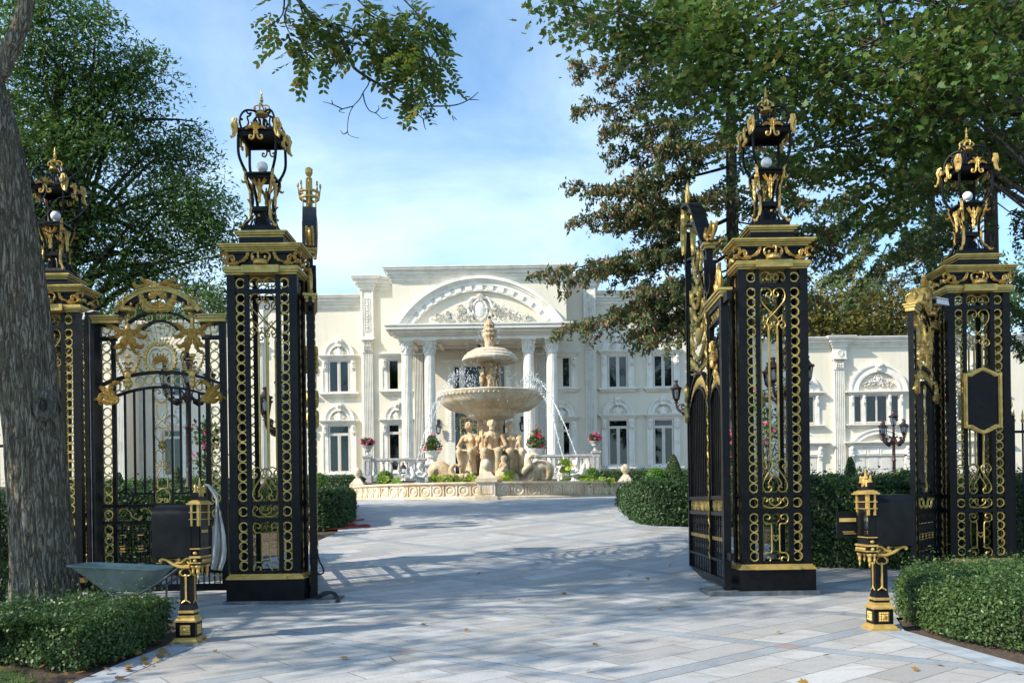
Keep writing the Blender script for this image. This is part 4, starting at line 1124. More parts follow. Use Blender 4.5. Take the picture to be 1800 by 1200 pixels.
# ================================================================ mailboxes
def mailbox(label, loc, mir, door_open):
    t = thing('mailbox', label, 'mailbox', loc, 0, 'ornate mailboxes beside the drive')
    s = -1 if mir else 1
    B, G = M['black'], M['gold']
    def bx(mb, x0, x1, y0, y1, z0, z1, tt=None):
        if s < 0: x0, x1 = -x1, -x0
        return mb.box(x0, x1, y0, y1, z0, z1, tt)
    mb = MB(); bx(mb, -.115, .115, -.115, .115, -.03, .0); bx(mb, -.10, .10, -.10, .10, .06, .222)
    bx(mb, -.075, .075, -.075, .075, .285, .31); bx(mb, -.075, .075, -.075, .075, .335, .395, (.012, .012)); bx(mb, -.062, .062, -.062, .062, .395, .80)
    mb.build('pedestal', B, t)
    mb = MB()
    bx(mb, -.145, .145, -.145, .145, 0, .022); bx(mb, -.13, .13, -.13, .13, .022, .045, (.01, .01)); bx(mb, -.112, .112, -.112, .112, .045, .062)
    bx(mb, -.118, .118, -.118, .118, .221, .236); bx(mb, -.105, .105, -.105, .105, .236, .258, (.015, .015)); bx(mb, -.085, .085, -.085, .085, .258, .285)
    bx(mb, -.08, .08, -.08, .08, .309, .337)
    for m in [Matrix.Rotation(PI / 2 * k, 4, 'Z') for k in range(4)]:
        o = MB(); o.box(-.052, .052, -.108, -.099, .09, .19)
        for i in range(4):
            for j in range(4): o.ball((-.036 + i * .024, -.109, .104 + j * .024), .0125, 6, 4, (1, .7, 1))
        o.ball((0, -.112, .14), .022, 8, 5, (1, .6, 1))
        # upright pointed strap with spade head
        o.box(-.009, .009, -.072, -.0615, .43, .70)
        for q in (-1, 1):
            o.tube([(a, -.067, b) for a, b in catmull2([(q * .045, .412), (q * .03, .425), (q * .012, .435), (0, .46)])], .0075, 5)
            o.tube([(a, -.067, b) for a, b in catmull2([(0, .70), (q * .018, .69), (q * .045, .70), (q * .055, .725), (q * .035, .755), (0, .795)])], .009, 5)
        mb.merge(o, m)
    mb.build('gilt_pedestal_trim', G, t)
    # barrel with arched section
    prof = []
    Dp = .145
    pts = [(-Dp, .885), (-Dp, 1.30)] + [(-Dp * math.cos(a), 1.30 + .115 * math.sin(a)) for a in [PI * k / 14 for k in range(1, 14)]] + [(Dp, 1.30), (Dp, .885)]
    mb = MB(); n = len(pts)
    xa, xb = (-.31 * s, .085 * s)
    mb.add([(xa, y, z) for y, z in pts] + [(xb, y, z) for y, z in pts],
           [(i, (i + 1) % n, (i + 1) % n + n, i + n) for i in range(n)] + [tuple(range(n))[::-1], tuple(range(n, 2 * n))])
    mb.build('barrel', M['black'], t, True, auto=math.radians(50))
    # front tower
    mb = MB()
    bx(mb, .087, .18, -.15, .15, .80, .88, ); bx(mb, .088, .165, -.14, .14, .88, 1.42); bx(mb, .09, .16, -.135, .135, 1.462, 1.50)
    for yy in (-.13, .13): bx(mb, .10, .16, yy - .02, yy + .02, 1.50, 1.54)
    mb.build('front_tower', B, t)
    mb = MB()
    bx(mb, .06, .205, -.19, .19, 1.418, 1.434); bx(mb, .075, .19, -.172, .172, 1.434, 1.448); bx(mb, .075, .185, -.165, .165, 1.448, 1.463, (.03, .03))
    bx(mb, .075, .185, -.165, .165, 1.335, 1.345); bx(mb, .075, .185, -.165, .165, 1.265, 1.273)
    bx(mb, .08, .182, -.16, .16, .965, .975); bx(mb, .075, .19, -.17, .17, .875, .895); bx(mb, .08, .185, -.16, .16, .82, .832)
    for yy in (-.125, .125):
        bx(mb, .16, .18, yy - .018, yy + .018, 1.273, 1.417); bx(mb, .16, .178, yy - .014, yy + .014, 1.20, 1.265)
        mb.lathe([(.02, 1.54), (.022, 1.55), (.012, 1.56), (.014, 1.60), (.004, 1.62)], 8, (s * .13, yy, 0))
        mb.lathe([(.03, .80), (.032, .785), (.016, .76), (.02, .73), (.008, .70), (.012, .68), (.003, .655)], 8, (s * .15, yy, 0))
        mb.lathe([(.024, .80), (.026, .79), (.012, .76), (.014, .73), (.003, .70)], 8, (s * .10, yy, 0))
    for yy in (-.10, -.05, 0, .05, .10): mb.ball((s * .19, yy, .848), .017, 8, 6)
    for yy in (-.14, .14): mb.ball((s * .13, yy * 1.1, .848), .02, 8, 6); mb.ball((s * .13, yy * 1.08, .925), .016, 8, 6, (1.4, 1, 1))
    for xx in (.10, .165): bx(mb, xx - .01, xx + .01, -.16, -.14, 1.20, 1.417)
    # heraldic cresting with supporters
    for q in (-1, 1):
        mb.capsule((s * .13, q * .05, 1.50), .024, (s * .13, q * .04, 1.56), .02); mb.ball((s * .14, q * .05, 1.59), .02, 8, 6)
        mb.capsule((s * .13, q * .07, 1.51), .012, (s * .13, q * .085, 1.57), .008)
    mb.ball((s * .15, 0, 1.545), .035, 10, 8, (.5, 1, 1.3)); mb.lathe([(.02, 1.58), (.026, 1.60), (.012, 1.62), (.008, 1.66), (.002, 1.70)], 8, (s * .13, 0, 0))
    for q in (-1, 1): mb.ball((s * .10, q * .02, 1.52), .02, 6, 5)
    mb.build('gilt_tower_trim', G, t)
    # corbel scroll below the barrel
    for yy in (-.11, .11):
        mb = MB()
        p = catmull2([(.06 * s, .79), (-.02 * s, .785), (-.10 * s, .81), (-.17 * s, .855), (-.22 * s, .868), (-.245 * s, .855), (-.235 * s, .84)], 5)
        mb.tube([(a, yy, b) for a, b in p], [.022 - .010 * i / len(p) for i in range(len(p))], 6)
        mb.tube([(a, yy, b) for a, b in catmull2([(-.08 * s, .83), (-.03 * s, .83), (0, .855), (.04 * s, .875), (.075 * s, .85), (.06 * s, .82), (.035 * s, .84)], 5)], .014, 6)
        mb.ball((-.05 * s, yy, .86), .022, 8, 6); mb.ball((-.238 * s, yy, .85), .02, 8, 6)
        mb.build('gilt_corbel', G, t)
    MB().box(min(-.28 * s, .08 * s), max(-.28 * s, .08 * s), -.10, .10, .868, .884).build('shelf', B, t)
    mb = MB()
    if door_open:
        bx(mb, .185, .40, .10, .118, .965, 1.235)
        d = mb.build('door', B, t)
        mb = MB(); mb.add([], []); bx(mb, .20, .375, .085, .099, 1.13, 1.17, (.0, .0)); bx(mb, .22, .34, .09, .099, 1.02, 1.027); bx(mb, .20, .33, .09, .099, 1.0, 1.006)
        mb.build('letter_flap', G, d)
        MB().box(-.19 if s < 0 else .166, -.166 if s < 0 else .19, -.135, -.10, .98, 1.26).build('glass_side', M['lglass'], t)
    else:
        bx(mb, .166, .172, -.11, .11, .98, 1.25)
        d = mb.build('door', B, t)
        mb = MB(); bx(mb, .172, .182, -.08, .08, 1.13, 1.16); mb.build('letter_flap', G, d)
    return t
ML = P(324, 1127, 8.68)
mailbox('black and gold mailbox left of the drive with a grey sheet hung over it', (ML[0], ML[1] + .13, .225), False, False)
MR = P(1556, 1103, 8.87)
mailbox('black and gold mailbox right of the drive with its square door open', (MR[0], MR[1] + .13, .235), True, True)
# dust sheet
def sheet():
    mb = MB(); nx, nz = 14, 30
    ML2 = (ML[0] + .16, ML[1] + .02)
    vs = []
    # spine follows a drop from top of the mailbox to right and down (pixel outline at d = 8.7)
    lft = [(400, 50), (420, 60), (452, 110), (480, 150), (482, 190), (470, 260), (462, 330), (455, 420), (452, 500), (448, 580), (445, 640)]
    rgt = [(402, 42), (435, 45), (470, 80), (493, 120), (498, 170), (508, 250), (528, 330), (545, 420), (554, 500), (548, 570), (520, 650)]
    def at(px, k, d): return P(260 + px / 4, 840 + k / 4, d)
    n = len(lft)
    for i in range(nz + 1):
        q = i / nz * (n - 1); a = int(min(q, n - 2)); f = q - a
        l = [lft[a][c] * (1 - f) + lft[a + 1][c] * f for c in (0, 1)]; r = [rgt[a][c] * (1 - f) + rgt[a + 1][c] * f for c in (0, 1)]
        for j in range(nx + 1):
            g = j / nx
            d = 8.78 + .05 * math.sin(g * 9 + i * .12) * (i / nz) ** .5 + .03 * math.sin(g * 21 + i * .3) * (i / nz)
            vs.append(at(l[0] * (1 - g) + r[0] * g, l[1] * (1 - g) + r[1] * g, d))
    fs = [(i * (nx + 1) + j, i * (nx + 1) + j + 1, (i + 1) * (nx + 1) + j + 1, (i + 1) * (nx + 1) + j) for i in range(nz) for j in range(nx)]
    mb.add(vs, fs)
    o = mb.build('dust_sheet', M['cloth'], None, True)
    so = o.modifiers.new('solid', 'SOLIDIFY'); so.thickness = .008
    tag(o, 'crumpled grey sheet draped down the driveway side of the left mailbox', 'sheet')
sheet()
# wheelbarrow
def barrow():
    c = P(215, 1040, 10.4)
    t = thing('wheelbarrow', 'old green wheelbarrow standing between the leaning tree and the left mailbox', 'wheelbarrow', (c[0], 10.4, .27))
    k = 10.4 / F
    def loc(x, y): return ((x - 215) * k, (PZ(x, y, 10.4) - .27))
    mb = MB()
    top = []; bot = []
    xa, z1 = loc(139, 991); xb, z2 = loc(292, 998); ba, zb = loc(192, 1036); bb, _ = loc(262, 1036)
    def rr(x0, x1, y0, y1, z0, z1, r=.1, n=5):
        o = []
        for cx, cy, a0 in ((x1 - r, y1 - r, 0), (x0 + r, y1 - r, PI / 2), (x0 + r, y0 + r, PI), (x1 - r, y0 + r, 1.5 * PI)):
            for q in range(n + 1):
                a = a0 + PI / 2 * q / n
                x = cx + r * math.cos(a); y = cy + r * math.sin(a)
                o.append((x, y, z0 + (z1 - z0) * (x - x0) / (x1 - x0)))
        return o
    R1 = rr(xa, xb, -.33, .33, z1, z2, .12); R2 = rr(ba, bb, -.2, .2, zb, zb, .08); R0 = rr(xa - .02, xb + .02, -.35, .35, z1 - .005, z2 - .005, .13)
    R3 = rr(ba + .01, bb - .01, -.19, .19, zb + .012, zb + .012, .08); R4 = rr(xa + .012, xb - .012, -.318, .318, z1 + .002, z2 + .002, .12)
    n = len(R1); vs = R2 + R1 + R0 + [(x, y, z + .012) for x, y, z in R0] + R4 + R3
    fs = []
    for L_ in range(5):
        for i in range(n):
            j = (i + 1) % n
            fs.append((L_ * n + i, L_ * n + j, (L_ + 1) * n + j, (L_ + 1) * n + i))
    fs.append(tuple(range(n))[::-1]); fs.append(tuple(5 * n + i for i in range(n)))
    mb.add(vs, fs); mb.build('tray', M['barrow'], t, True, auto=AUTO)
    wx, wz = loc(170, 1048)
    mb = MB(); mb.ring((wx, 0, .155), .135, .045, 26, 10, axis='y'); w = mb.build('wheel', M['rubber'], t, True)
    MB().lathe([(.09, -.03), (.09, .03)], 20).xf(Matrix.Translation((wx, 0, .155)) @ Matrix.Rotation(PI / 2, 4, 'X')).build('rim', M['steel'], w, True, auto=AUTO)
    hx, hz = loc(344, 985)
    for s in (-1, 1):
        mb = MB(); mb.tube(catmull([(wx - .02, s * .07, .155), (ba, s * .16, zb - .03), (bb, s * .22, zb - .02), (hx, s * .30, hz)], 5), .017, 7)
        h = mb.build('handle_tube', M['steel'], t, True)
        mb = MB(); mb.tube([(bb - .08, s * .2, zb - .03), (bb + .04, s * .24, .0), (bb + .10, s * .24, .01), (bb + .12, s * .24, zb + .03)], .014, 6); mb.build('leg', M['steel'], t)
barrow()
# straps and bag by the left gate leaf
def straps():
    c = P(575, 1052, 11.6)
    mb = MB()
    for k in range(13):
        rr = random.Random(k)
        pts = [(-.17 + .05 * rr.random(), .05 * rr.random(), .02), (-.05, -.04 + .1 * rr.random(), .08 + .06 * rr.random()), (.05 + .03 * rr.random(), .02, .12 + .02 * rr.random()), (.12, .04 * rr.random(), .06), (.10 + .08 * rr.random(), -.03, -.03), (.16, -.02, -.02 - .03 * rr.random())]
        mb.tube(catmull(pts, 5), .026, 5, flat=.4)
    o = mb.build('webbing_strap', M['web'], None, False, c); o.scale = (1, 1, .62)
    tag(o, 'tangled black webbing lying on the stone base beside the left gate leaf', 'strap')
    c = P(556, 1008, 12.1)
    t = thing('hanging_bag', 'pinkish bag with a dangling black strap hung on the left gate leaf', 'bag', c)
    MB().ball((-.03, 0, .22), .11, 12, 10, (.6, .6, 1.7)).build('bag_body', M['bag'], t, True)
    mb = MB(); mb.tube(catmull([(-.01, -.03, .45), (.03, -.05, .30), (.06, -.05, .18), (.10, -.04, .10), (.11, -.04, .02), (.04, -.04, .0), (.0, -.04, .04)], 5), .012, 5, flat=.5); mb.build('strap', M['web'], t)
straps()
# perimeter fence beyond the outer piers
def fence(label, x0, x1, y):
    t = thing('iron_fence', label, 'fence', (min(x0, x1), y, .25))
    w = abs(x1 - x0); mb = MB()
    for z in (.15, .75, 1.0, 2.35): mb.box(0, w, -.02, .02, z, z + .04)
    n = int(w / .13)
    for i in range(n): mb.box(w * (i + .5) / n - .01, w * (i + .5) / n + .01, -.01, .01, .02, 2.5)
    mb.build('railing', M['black'], t)
    mb = MB()
    for i in range(n):
        x = w * (i + .5) / n
        mb.lathe([(.014, 2.5), (.03, 2.55), (.012, 2.58), (.02, 2.62), (.002, 2.72)], 6, (x, 0, 0)); mb.box(x - .03, x + .03, -.02, .02, .42, .45)
    mb.build('gilt_finials', M['gold'], t)
    for x in (0, w):
        MB().box(x - .05, x + .05, -.05, .05, 0, 2.62).build('post', M['black'], t)
        mb = MB(); mb.lathe([(.05, 2.625), (.055, 2.65), (.02, 2.7), (.05, 2.78), (.03, 2.9), (.002, 3.1)], 8, (x, 0, 0)); mb.build('post_finial', M['gold'], t)
fence('black railing with gilt finials running off the right edge from the plaque pier', OR[0] + .62, OR[0] + 3.6, 13.3)
fence('black railing with gilt finials running off the left edge behind the leaning tree', OL[0] - 3.6, OL[0] - .62, 13.3)
def sheet_ground(name, xs, ys, dz, mat, hole=None):
    vs = [(x, y, ground(y) + dz) for y in ys for x in xs]
    n = len(xs)
    fs = [(j * n + i, j * n + i + 1, (j + 1) * n + i + 1, (j + 1) * n + i) for j in range(len(ys) - 1) for i in range(n - 1)]
    o = MB().add(vs, fs).build(name, mat)
    return tag(o, kind='structure')
ys = [-60, -30, -10, 0, 3] + [4 + .5 * i for i in range(80)] + [50, 60, 100, 200, 400, 900]
sheet_ground('ground', [-600, -100, -30, -12, 0, 12, 30, 100, 600], ys, -.03, M['soil'])
def poly_ground(name, outline, dz, mat, cell=.5):
    """triangulated sheet over an outline that follows the ground"""
    bm = bmesh.new()
    vs = [bm.verts.new((x, y, 0)) for x, y in outline]
    bm.faces.new(vs)
    y0 = min(p[1] for p in outline); y1 = max(p[1] for p in outline)
    y = math.ceil(y0 / cell) * cell
    while y < y1:
        bmesh.ops.bisect_plane(bm, geom=bm.verts[:] + bm.edges[:] + bm.faces[:], plane_co=(0, y, 0), plane_no=(0, 1, 0))
        y += cell
    for v in bm.verts: v.co.z = ground(v.co.y) + dz
    for f in bm.faces:
        if f.normal.z < 0: f.normal_flip()
    me = bpy.data.meshes.new(name); bm.to_mesh(me); bm.free(); me.materials.append(mat)
    o = bpy.data.objects.new(name, me); COL.objects.link(o)
    return tag(o, kind='structure')
def gpx(x, y):
    """pixel on the ground sheet -> world xy"""
    lo, hi = 2.0, 45.0
    for _ in range(50):
        m = (lo + hi) / 2
        if PZ(x, y, m) > ground(m): lo = m
        else: hi = m
    # above ground far side
    return (PX(x, y, lo), lo)
def gfix(x, y, d): return (PX(x, y, d), d)
drive = [(-3.2, -8), (-3.2, 4.5), gpx(130, 1199), gpx(225, 1160), gpx(310, 1128), gpx(352, 1085), (-4.5, 10.0), (-5.2, 10.6), (-8, 11.0), (-10, 13.6), (-5.6, 14.2), (-4.3, 16.5), (-4.0, 19.6), (-4.35, 21), (-4.9, 23), (-5.6, 25.5),
         (-7.5, 26.5), (-8.5, 31), (-6.5, 37), (0, 38.5), (6, 37), (7.8, 31), (6, 26.5), (3.6, 25.5), (2.75, 23), (2.55, 21), (3.0, 19.6), (4.0, 19.2), (5.0, 17.0), (5.4, 14.6), (7, 14.6), (10, 14.0), (10, 11.4),
         (6.0, 10.4), gpx(1575, 1085), gpx(1590, 1108), gpx(1700, 1140), gpx(1799, 1168), (6.2, 4.5), (6.2, -8)]
poly_ground('driveway', drive, 0.0, M['paving'])
def ribbon(name, pts, w, mat, dz=.004):
    # flat edging strip following pts, offset to one side
    vs = []; n = len(pts)
    for i, (x, y) in enumerate(pts):
        x1, y1 = pts[min(i + 1, n - 1)]; x0, y0 = pts[max(i - 1, 0)]
        dx, dy = x1 - x0, y1 - y0; L = math.hypot(dx, dy) or 1
        px, py = x - dy / L * w, y + dx / L * w
        vs += [(x, y, ground(y) + dz), (px, py, ground(py) + dz)]
    fs = [(2 * i, 2 * i + 1, 2 * i + 3, 2 * i + 2) for i in range(n - 1)]
    o = MB().add(vs, fs).build(name, mat); return tag(o, kind='structure')
def dens(pts, k=6):
    out = []
    for a, b in zip(pts, pts[1:]):
        for q in range(k): out.append((a[0] + (b[0] - a[0]) * q / k, a[1] + (b[1] - a[1]) * q / k))
    return out + [pts[-1]]
ribbon('paving_edge', dens([(-3.2, 4.5), gpx(130, 1199), gpx(225, 1160), gpx(310, 1128)]), -.32, M['bluestone'])
ribbon('paving_edge', dens([(6.2, 4.5), gpx(1799, 1168), gpx(1700, 1140), gpx(1590, 1108)]), .30, M['bluestone'])
ribbon('paving_edge', dens([(3.6, 25.5), (2.75, 23), (2.55, 21), (3.0, 19.6), (4.0, 19.2)]), .32, M['bluestone'], .004)
ribbon('paving_edge', dens([(-4.0, 19.6), (-4.35, 21), (-4.9, 23), (-5.6, 25.5)]), -.32, M['bluestone'], .004)
# lawn corner at the lower left and beyond
lawn = [(-30, 2), (-2.9, 2), (-3.6, 4.0), gpx(60, 1199), gpx(0, 1176), (-30, 7.4)]
poly_ground('lawn', lawn, .012, M['grass'])
def grass_blades():
    n = 9000
    y = RNG.uniform(5.6, 7.6, n); x = RNG.uniform(-6.2, -3.3, n)
    a = gpx(0, 1176); b = gpx(75, 1199)
    keep = []
    lim = a[1] + (b[1] - a[1]) * (x - a[0]) / (b[0] - a[0])
    k = (y < lim + .05) & (x < b[0] + .05)
    x, y = x[k], y[k]; n = len(x)
    z = np.array([ground(v) for v in y]) + .01
    h = RNG.uniform(.02, .055, n); th = RNG.uniform(0, 2 * PI, n); w_ = .004
    dx, dy = np.cos(th), np.sin(th); lx = RNG.normal(0, .02, n); ly = RNG.normal(0, .02, n)
    V = np.stack([np.stack([x - dx * w_, y - dy * w_, z], 1), np.stack([x + dx * w_, y + dy * w_, z], 1), np.stack([x + lx, y + ly, z + h], 1)], 1).reshape(-1, 3)
    o = np_mesh('grass', V, np.arange(n * 3).reshape(n, 3), 3, leafmat('grass_blades', [(.06, .12, .02), (.09, .15, .03), (.13, .15, .05)], .3))
    tag(o, kind='stuff')
grass_blades()
def litter():
    pts = []
    for _ in range(420):
        s = random.random()
        if s < .5: x, y = random.uniform(-5.5, -3.2), random.uniform(6.5, 9)
        elif s < .8: x, y = random.uniform(5.0, 6.8), random.uniform(7.6, 9.3)
        else: x, y = random.uniform(-3, 5), random.uniform(6.5, 15)
        if s < .8 or random.random() < .5: pts.append((x, y, ground(y) + .02))
    c = np.array(pts); nr = np.tile([0, 0, 1.0], (len(c), 1))
    V, Fc = scatter(c, .075, MAPLE, .35, nr)
    V[:, 2] = np.maximum(V[:, 2], np.interp(V[:, 1], [g[0] for g in GP], [g[1] for g in GP]) + .006)
    tag(np_mesh('leaf_litter', V, Fc, Fc.shape[1], M['leaflit']), kind='stuff')
litter()
# red hose
def hose():
    def g(x, y, h=.02): a = gpx(x, y); return (a[0], a[1], ground(a[1]) + h)
    mb = MB()
    mb.tube(catmull([g(530, 935), g(560, 932), g(600, 930), g(625, 926), g(648, 926), (g(649, 924)), g(640, 923.5), g(620, 924), g(605, 920), g(612, 917), g(640, 913.5)], 6), .02, 7)
    mb.tube(catmull([g(530, 933.5, .05), g(565, 930, .05), g(590, 928, .05), g(620, 924.5, .06), g(624, 922, .03), g(606, 919, .02)], 6), .02, 7)
    mb.tube(catmull([g(540, 930.5, .02), g(570, 928.5), g(600, 926), g(618, 925)], 6), .018, 7)
    tag(mb.build('garden_hose', M['red'], None, True), 'red garden hose coiled on the paving at the foot of the left clipped hedge', 'hose')
hose()
# ================================================================ mansion
HD = 46.0          # wall plane of the main block
def box_px(mb, xa, xb, ya, yb, d, y0, y1):
    """box whose front outline is given in photo pixels at depth d, spanning y0..y1 in depth"""
    xm, ym = (xa + xb) / 2, (ya + yb) / 2
    mb.box(PX(xa, ym, d), PX(xb, ym, d), y0, y1, PZ(xm, yb, d), PZ(xm, ya, d))
def cornice(mb, x0, x1, y, z0, z1, prof, ret=True, back=None):
    """stepped moulding; prof = list of (fraction of height, projection)"""
    h = z1 - z0; zz = z0
    for i, (f, p) in enumerate(prof):
        zt = z0 + h * f
        e = p if ret else 0
        mb.box(x0 - e, x1 + e, y - p, (back or y) + (0 if back is None else e), zz, zt)
        zz = zt
CP = [(.10, .05), (.30, .09), (.42, .16), (.50, .20), (.72, .26), (.80, .33), (.93, .40), (1.0, .44)]
def flat_leaf(mb, pts, w, y, rel=.03, lobes=4):
    mb.leaf([(p[0], p[2]) for p in catmull([(a, 0, b) for a, b in pts], 3)], w, y, rel, lobes)
def scroll_relief(mb, cx, z, w, h, y, s=1):
    """spray of acanthus scrolls around an oval shield"""
    for q in (-1, 1):
        for k in range(5):
            t = k / 5
            xk = cx + q * w * (.10 + .40 * t); hk = h * (.75 - .6 * t)
            mb.tube([(a, y, b) for a, b in fit(KC, min(xk, xk + q * w * .11), max(xk, xk + q * w * .11), z, z + hk * .62, rot=.4 * k, mx=q < 0)], h * .035, 5)
            flat_leaf(mb, [(xk, z + hk * .1), (xk + q * w * .03, z + hk * .6), (xk + q * w * .07, z + hk * .9)], h * .07, y, h * .05, 3)
            flat_leaf(mb, [(xk - q * w * .01, z + hk * .2), (xk + q * w * .05, z + hk * .15), (xk + q * w * .11, z + hk * .3)], h * .06, y, h * .05, 3)
        mb.tube([(a, y, b) for a, b in catmull2([(cx + q * w * .10, z + h * .1), (cx + q * w * .13, z + h * .5), (cx + q * w * .09, z + h * .8), (cx + q * w * .04, z + h * .82)])], h * .05, 5)
    rr = random.Random(int(w * 100))
    for k in range(90):
        u = rr.uniform(-1, 1); env = h * (.16 + .62 * (1 - abs(u)) ** 1.4); x_ = cx + u * w * .49; z_ = z + rr.random() * env
        if abs(u) < .17: continue
        a = rr.uniform(0, 2 * PI); l = h * .13
        flat_leaf(mb, [(x_, z_), (x_ + l * math.cos(a), z_ + l * math.sin(a)), (x_ + l * 1.5 * math.cos(a + .8), z_ + l * 1.5 * math.sin(a + .8))], h * .05, y - h * .03, h * .07, 2)
        mb.ring((x_, y - h * .02, z_), h * .045, h * .02, 8, 4)
    mb.tube([(cx + w * .075 * math.cos(a), y, z + h * .42 + h * .34 * math.sin(a)) for a in [2 * PI * i / 18 for i in range(18)]], h * .045, 5, True)
    mb.ball((cx, y, z + h * .42), 1, 12, 8, (w * .06, h * .08, h * .28))
    for a in (40, 65, 90, 115, 140):
        a = math.radians(a); flat_leaf(mb, [(cx, z + h * .72), (cx + w * .04 * math.cos(a), z + h * .72 + h * .18 * math.sin(a)), (cx + w * .07 * math.cos(a), z + h * .74 + h * .27 * math.sin(a))], h * .06, y, h * .06, 2)
    for a in (210, 240, 270, 300, 330):
        a = math.radians(a); flat_leaf(mb, [(cx, z + h * .12), (cx + w * .05 * math.cos(a), z + h * .12 + h * .14 * math.sin(a))], h * .05, y, h * .05, 2)
def console(mb, x, y, zt, w, h):
    mb.box(x - w / 2, x + w / 2, y - .12, y, zt - h, zt)
    mb.ball((x, y - .12, zt - h * .2), w * .42, 8, 6, (1, .9, 1.3)); mb.ball((x, y - .10, zt - h * .62), w * .34, 8, 6, (1, .8, 1.2)); mb.box(x - w * .3, x + w * .3, y - .07, y, zt - h * 1.25, zt - h)
def window(par, xc, d, yt, yb, hw, arch_top=None, ent=None, sill=None, panes=2, transom=None, curtain='g', ew=None, cons=True, shift=0):
    """window in photo pixels. yt, yb frame outline; hw half width of the frame; builds part 'window' with sub-parts"""
    k = d / F
    ym = (yt + yb) / 2
    cx = PX(xc, ym, d) + shift
    zt, zb = PZ(xc, yt, d), PZ(xc, yb, d)
    H = hw * k
    ew = (ew or hw + 11) * k
    yw = d - .02
    # surround: outer architrave with pilaster strips and entablature
    mb = MB()
    fw = .075
    so = H + .34 if cons else H + .16
    for s in (-1, 1):
        xa, xb = cx + s * (H + .02), cx + s * (so)
        mb.box(min(xa, xb), max(xa, xb), yw - .09, yw + .05, zb, zt)
        xa, xb = cx + s * (so - .07), cx + s * (so)
        mb.box(min(xa, xb), max(xa, xb), yw - .12, yw - .09, zb, zt)
        if cons: console(mb, cx + s * (H + .20), yw - .09, zt - .06, .17, .38)
    if ent:
        za, zb2 = PZ(xc, ent[1], d), PZ(xc, ent[0], d)
        cornice(mb, cx - ew + .18, cx + ew - .18, yw, zt + .0, zb2, [(.2, .10), (.45, .15), (.6, .2), (.85, .26), (1, .30)], back=yw + .02)
    if sill:
        za, zb2 = PZ(xc, sill[1], d), PZ(xc, sill[0], d)
        cornice(mb, cx - ew + .12, cx + ew - .12, yw, za, zb2, [(.35, .10), (.65, .17), (1, .24)], back=yw + .02)
        mb.box(cx - ew + .2, cx + ew - .2, yw - .07, yw + .02, zb2, zb)
    root = mb.build('window', M['trim'], par)
    mb = MB()
    zc = zt
    mb.box(cx - H, cx - H + fw, yw - .07, yw + .02, zb, zt); mb.box(cx + H - fw, cx + H, yw - .07, yw + .02, zb, zt)
    mb.box(cx - H + fw, cx + H - fw, yw - .07, yw + .02, zt - fw, zt); mb.box(cx - H + fw, cx + H - fw, yw - .07, yw + .02, zb, zb + fw)
    z_tr = None
    if transom:
        z_tr = PZ(xc, transom, d); mb.box(cx - H + fw, cx + H - fw, yw - .068, yw + .02, z_tr - .07, z_tr + .07)
    top = (z_tr - .07) if z_tr else (zt - fw)
    if panes == 2:
        mb.box(cx - .075, cx + .075, yw - .066, yw + .02, zb + fw, top); mb.box(cx - .012, cx + .012, yw - .075, yw - .066, zb + fw, top)
    for s in ((-1, 1) if panes == 2 else (0,)):
        # sash bead
        xa = cx - H + fw if s <= 0 else cx + .075
        xb = cx - .075 if s == -1 else cx + H - fw
        for (p, q, r_, t_) in ((xa, xa + .014, zb + fw, top), (xb - .014, xb, zb + fw, top)):
            mb.box(p, q, yw - .06, yw + .01, r_, t_)
    mb.build('frame', M['frame'], root)
    MB().box(cx - H + .05, cx + H - .05, yw - .045, yw - .040, zb + .05, zt - .05).build('pane', M['glass'], root)
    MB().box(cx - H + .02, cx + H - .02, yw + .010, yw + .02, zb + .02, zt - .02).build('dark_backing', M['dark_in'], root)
    if curtain:
        mb = MB()
        def drape(x0, x1, z0, z1, gather=0):
            n = 26; vs = []
            for i in range(n + 1):
                t = i / n; yy = yw - .006 + .012 * math.sin(t * 40)
                x = x0 + (x1 - x0) * t
                vs.append((x, yy, z1))
                if gather: vs.append((x0 + (x1 - x0) * t * .75 if gather > 0 else x1 - (x1 - x0) * (1 - t) * .75, yy, (z0 + z1) / 2))
                else: vs.append((x, yy, (z0 + z1) / 2))
                vs.append((x0 + (x1 - x0) * t * (.95 if gather > 0 else 1) if gather >= 0 else x1 - (x1 - x0) * (1 - t) * .95, yy, z0))
            fs = []
            for i in range(n):
                a = 3 * i; fs += [(a, a + 1, a + 4, a + 3), (a + 1, a + 2, a + 5, a + 4)]
            mb.add(vs, fs)
        w2 = H - fw
        if curtain == 'full': drape(cx - w2, cx + w2, zb + fw, zt - fw)
        elif curtain == 'sides': drape(cx - w2, cx - w2 * .45, zb + fw, zt - fw, 1); drape(cx + w2 * .45, cx + w2, zb + fw, zt - fw, -1)
        elif curtain == 'swag': drape(cx - w2 * .9, cx - .12, zb + fw, zt - fw, 1); drape(cx + .12, cx + w2 * .8, zb + fw, zt - fw, -1)
        elif curtain == 'left': drape(cx - w2, cx - w2 * .1, zb + fw, zt - fw, 1)
        mb.build('curtain', M['curtain'] if curtain == 'swag' else M['curtain_g'], root, True)
    if arch_top:
        za = PZ(xc, ent[0], d); zp = PZ(xc, arch_top, d)
        W = ew - .13
        hgt = zp - za
        mb = MB()
        def arch(r, hh, th, y0, y1):
            o = [(cx + r * math.cos(a), za + hh * math.sin(a)) for a in [PI * i / 28 for i in range(29)]]
            i_ = [(cx + (r - th) * math.cos(a), za + (hh - th) * math.sin(a)) for a in [PI * i / 28 for i in range(29)]]
            mb.strip_arc(o, i_, y0, y1)
        arch(W, hgt, .09, yw - .12, yw); arch(W - .09, hgt - .09, .16, yw - .06, yw); arch(W - .25, hgt - .25, .08, yw - .10, yw)
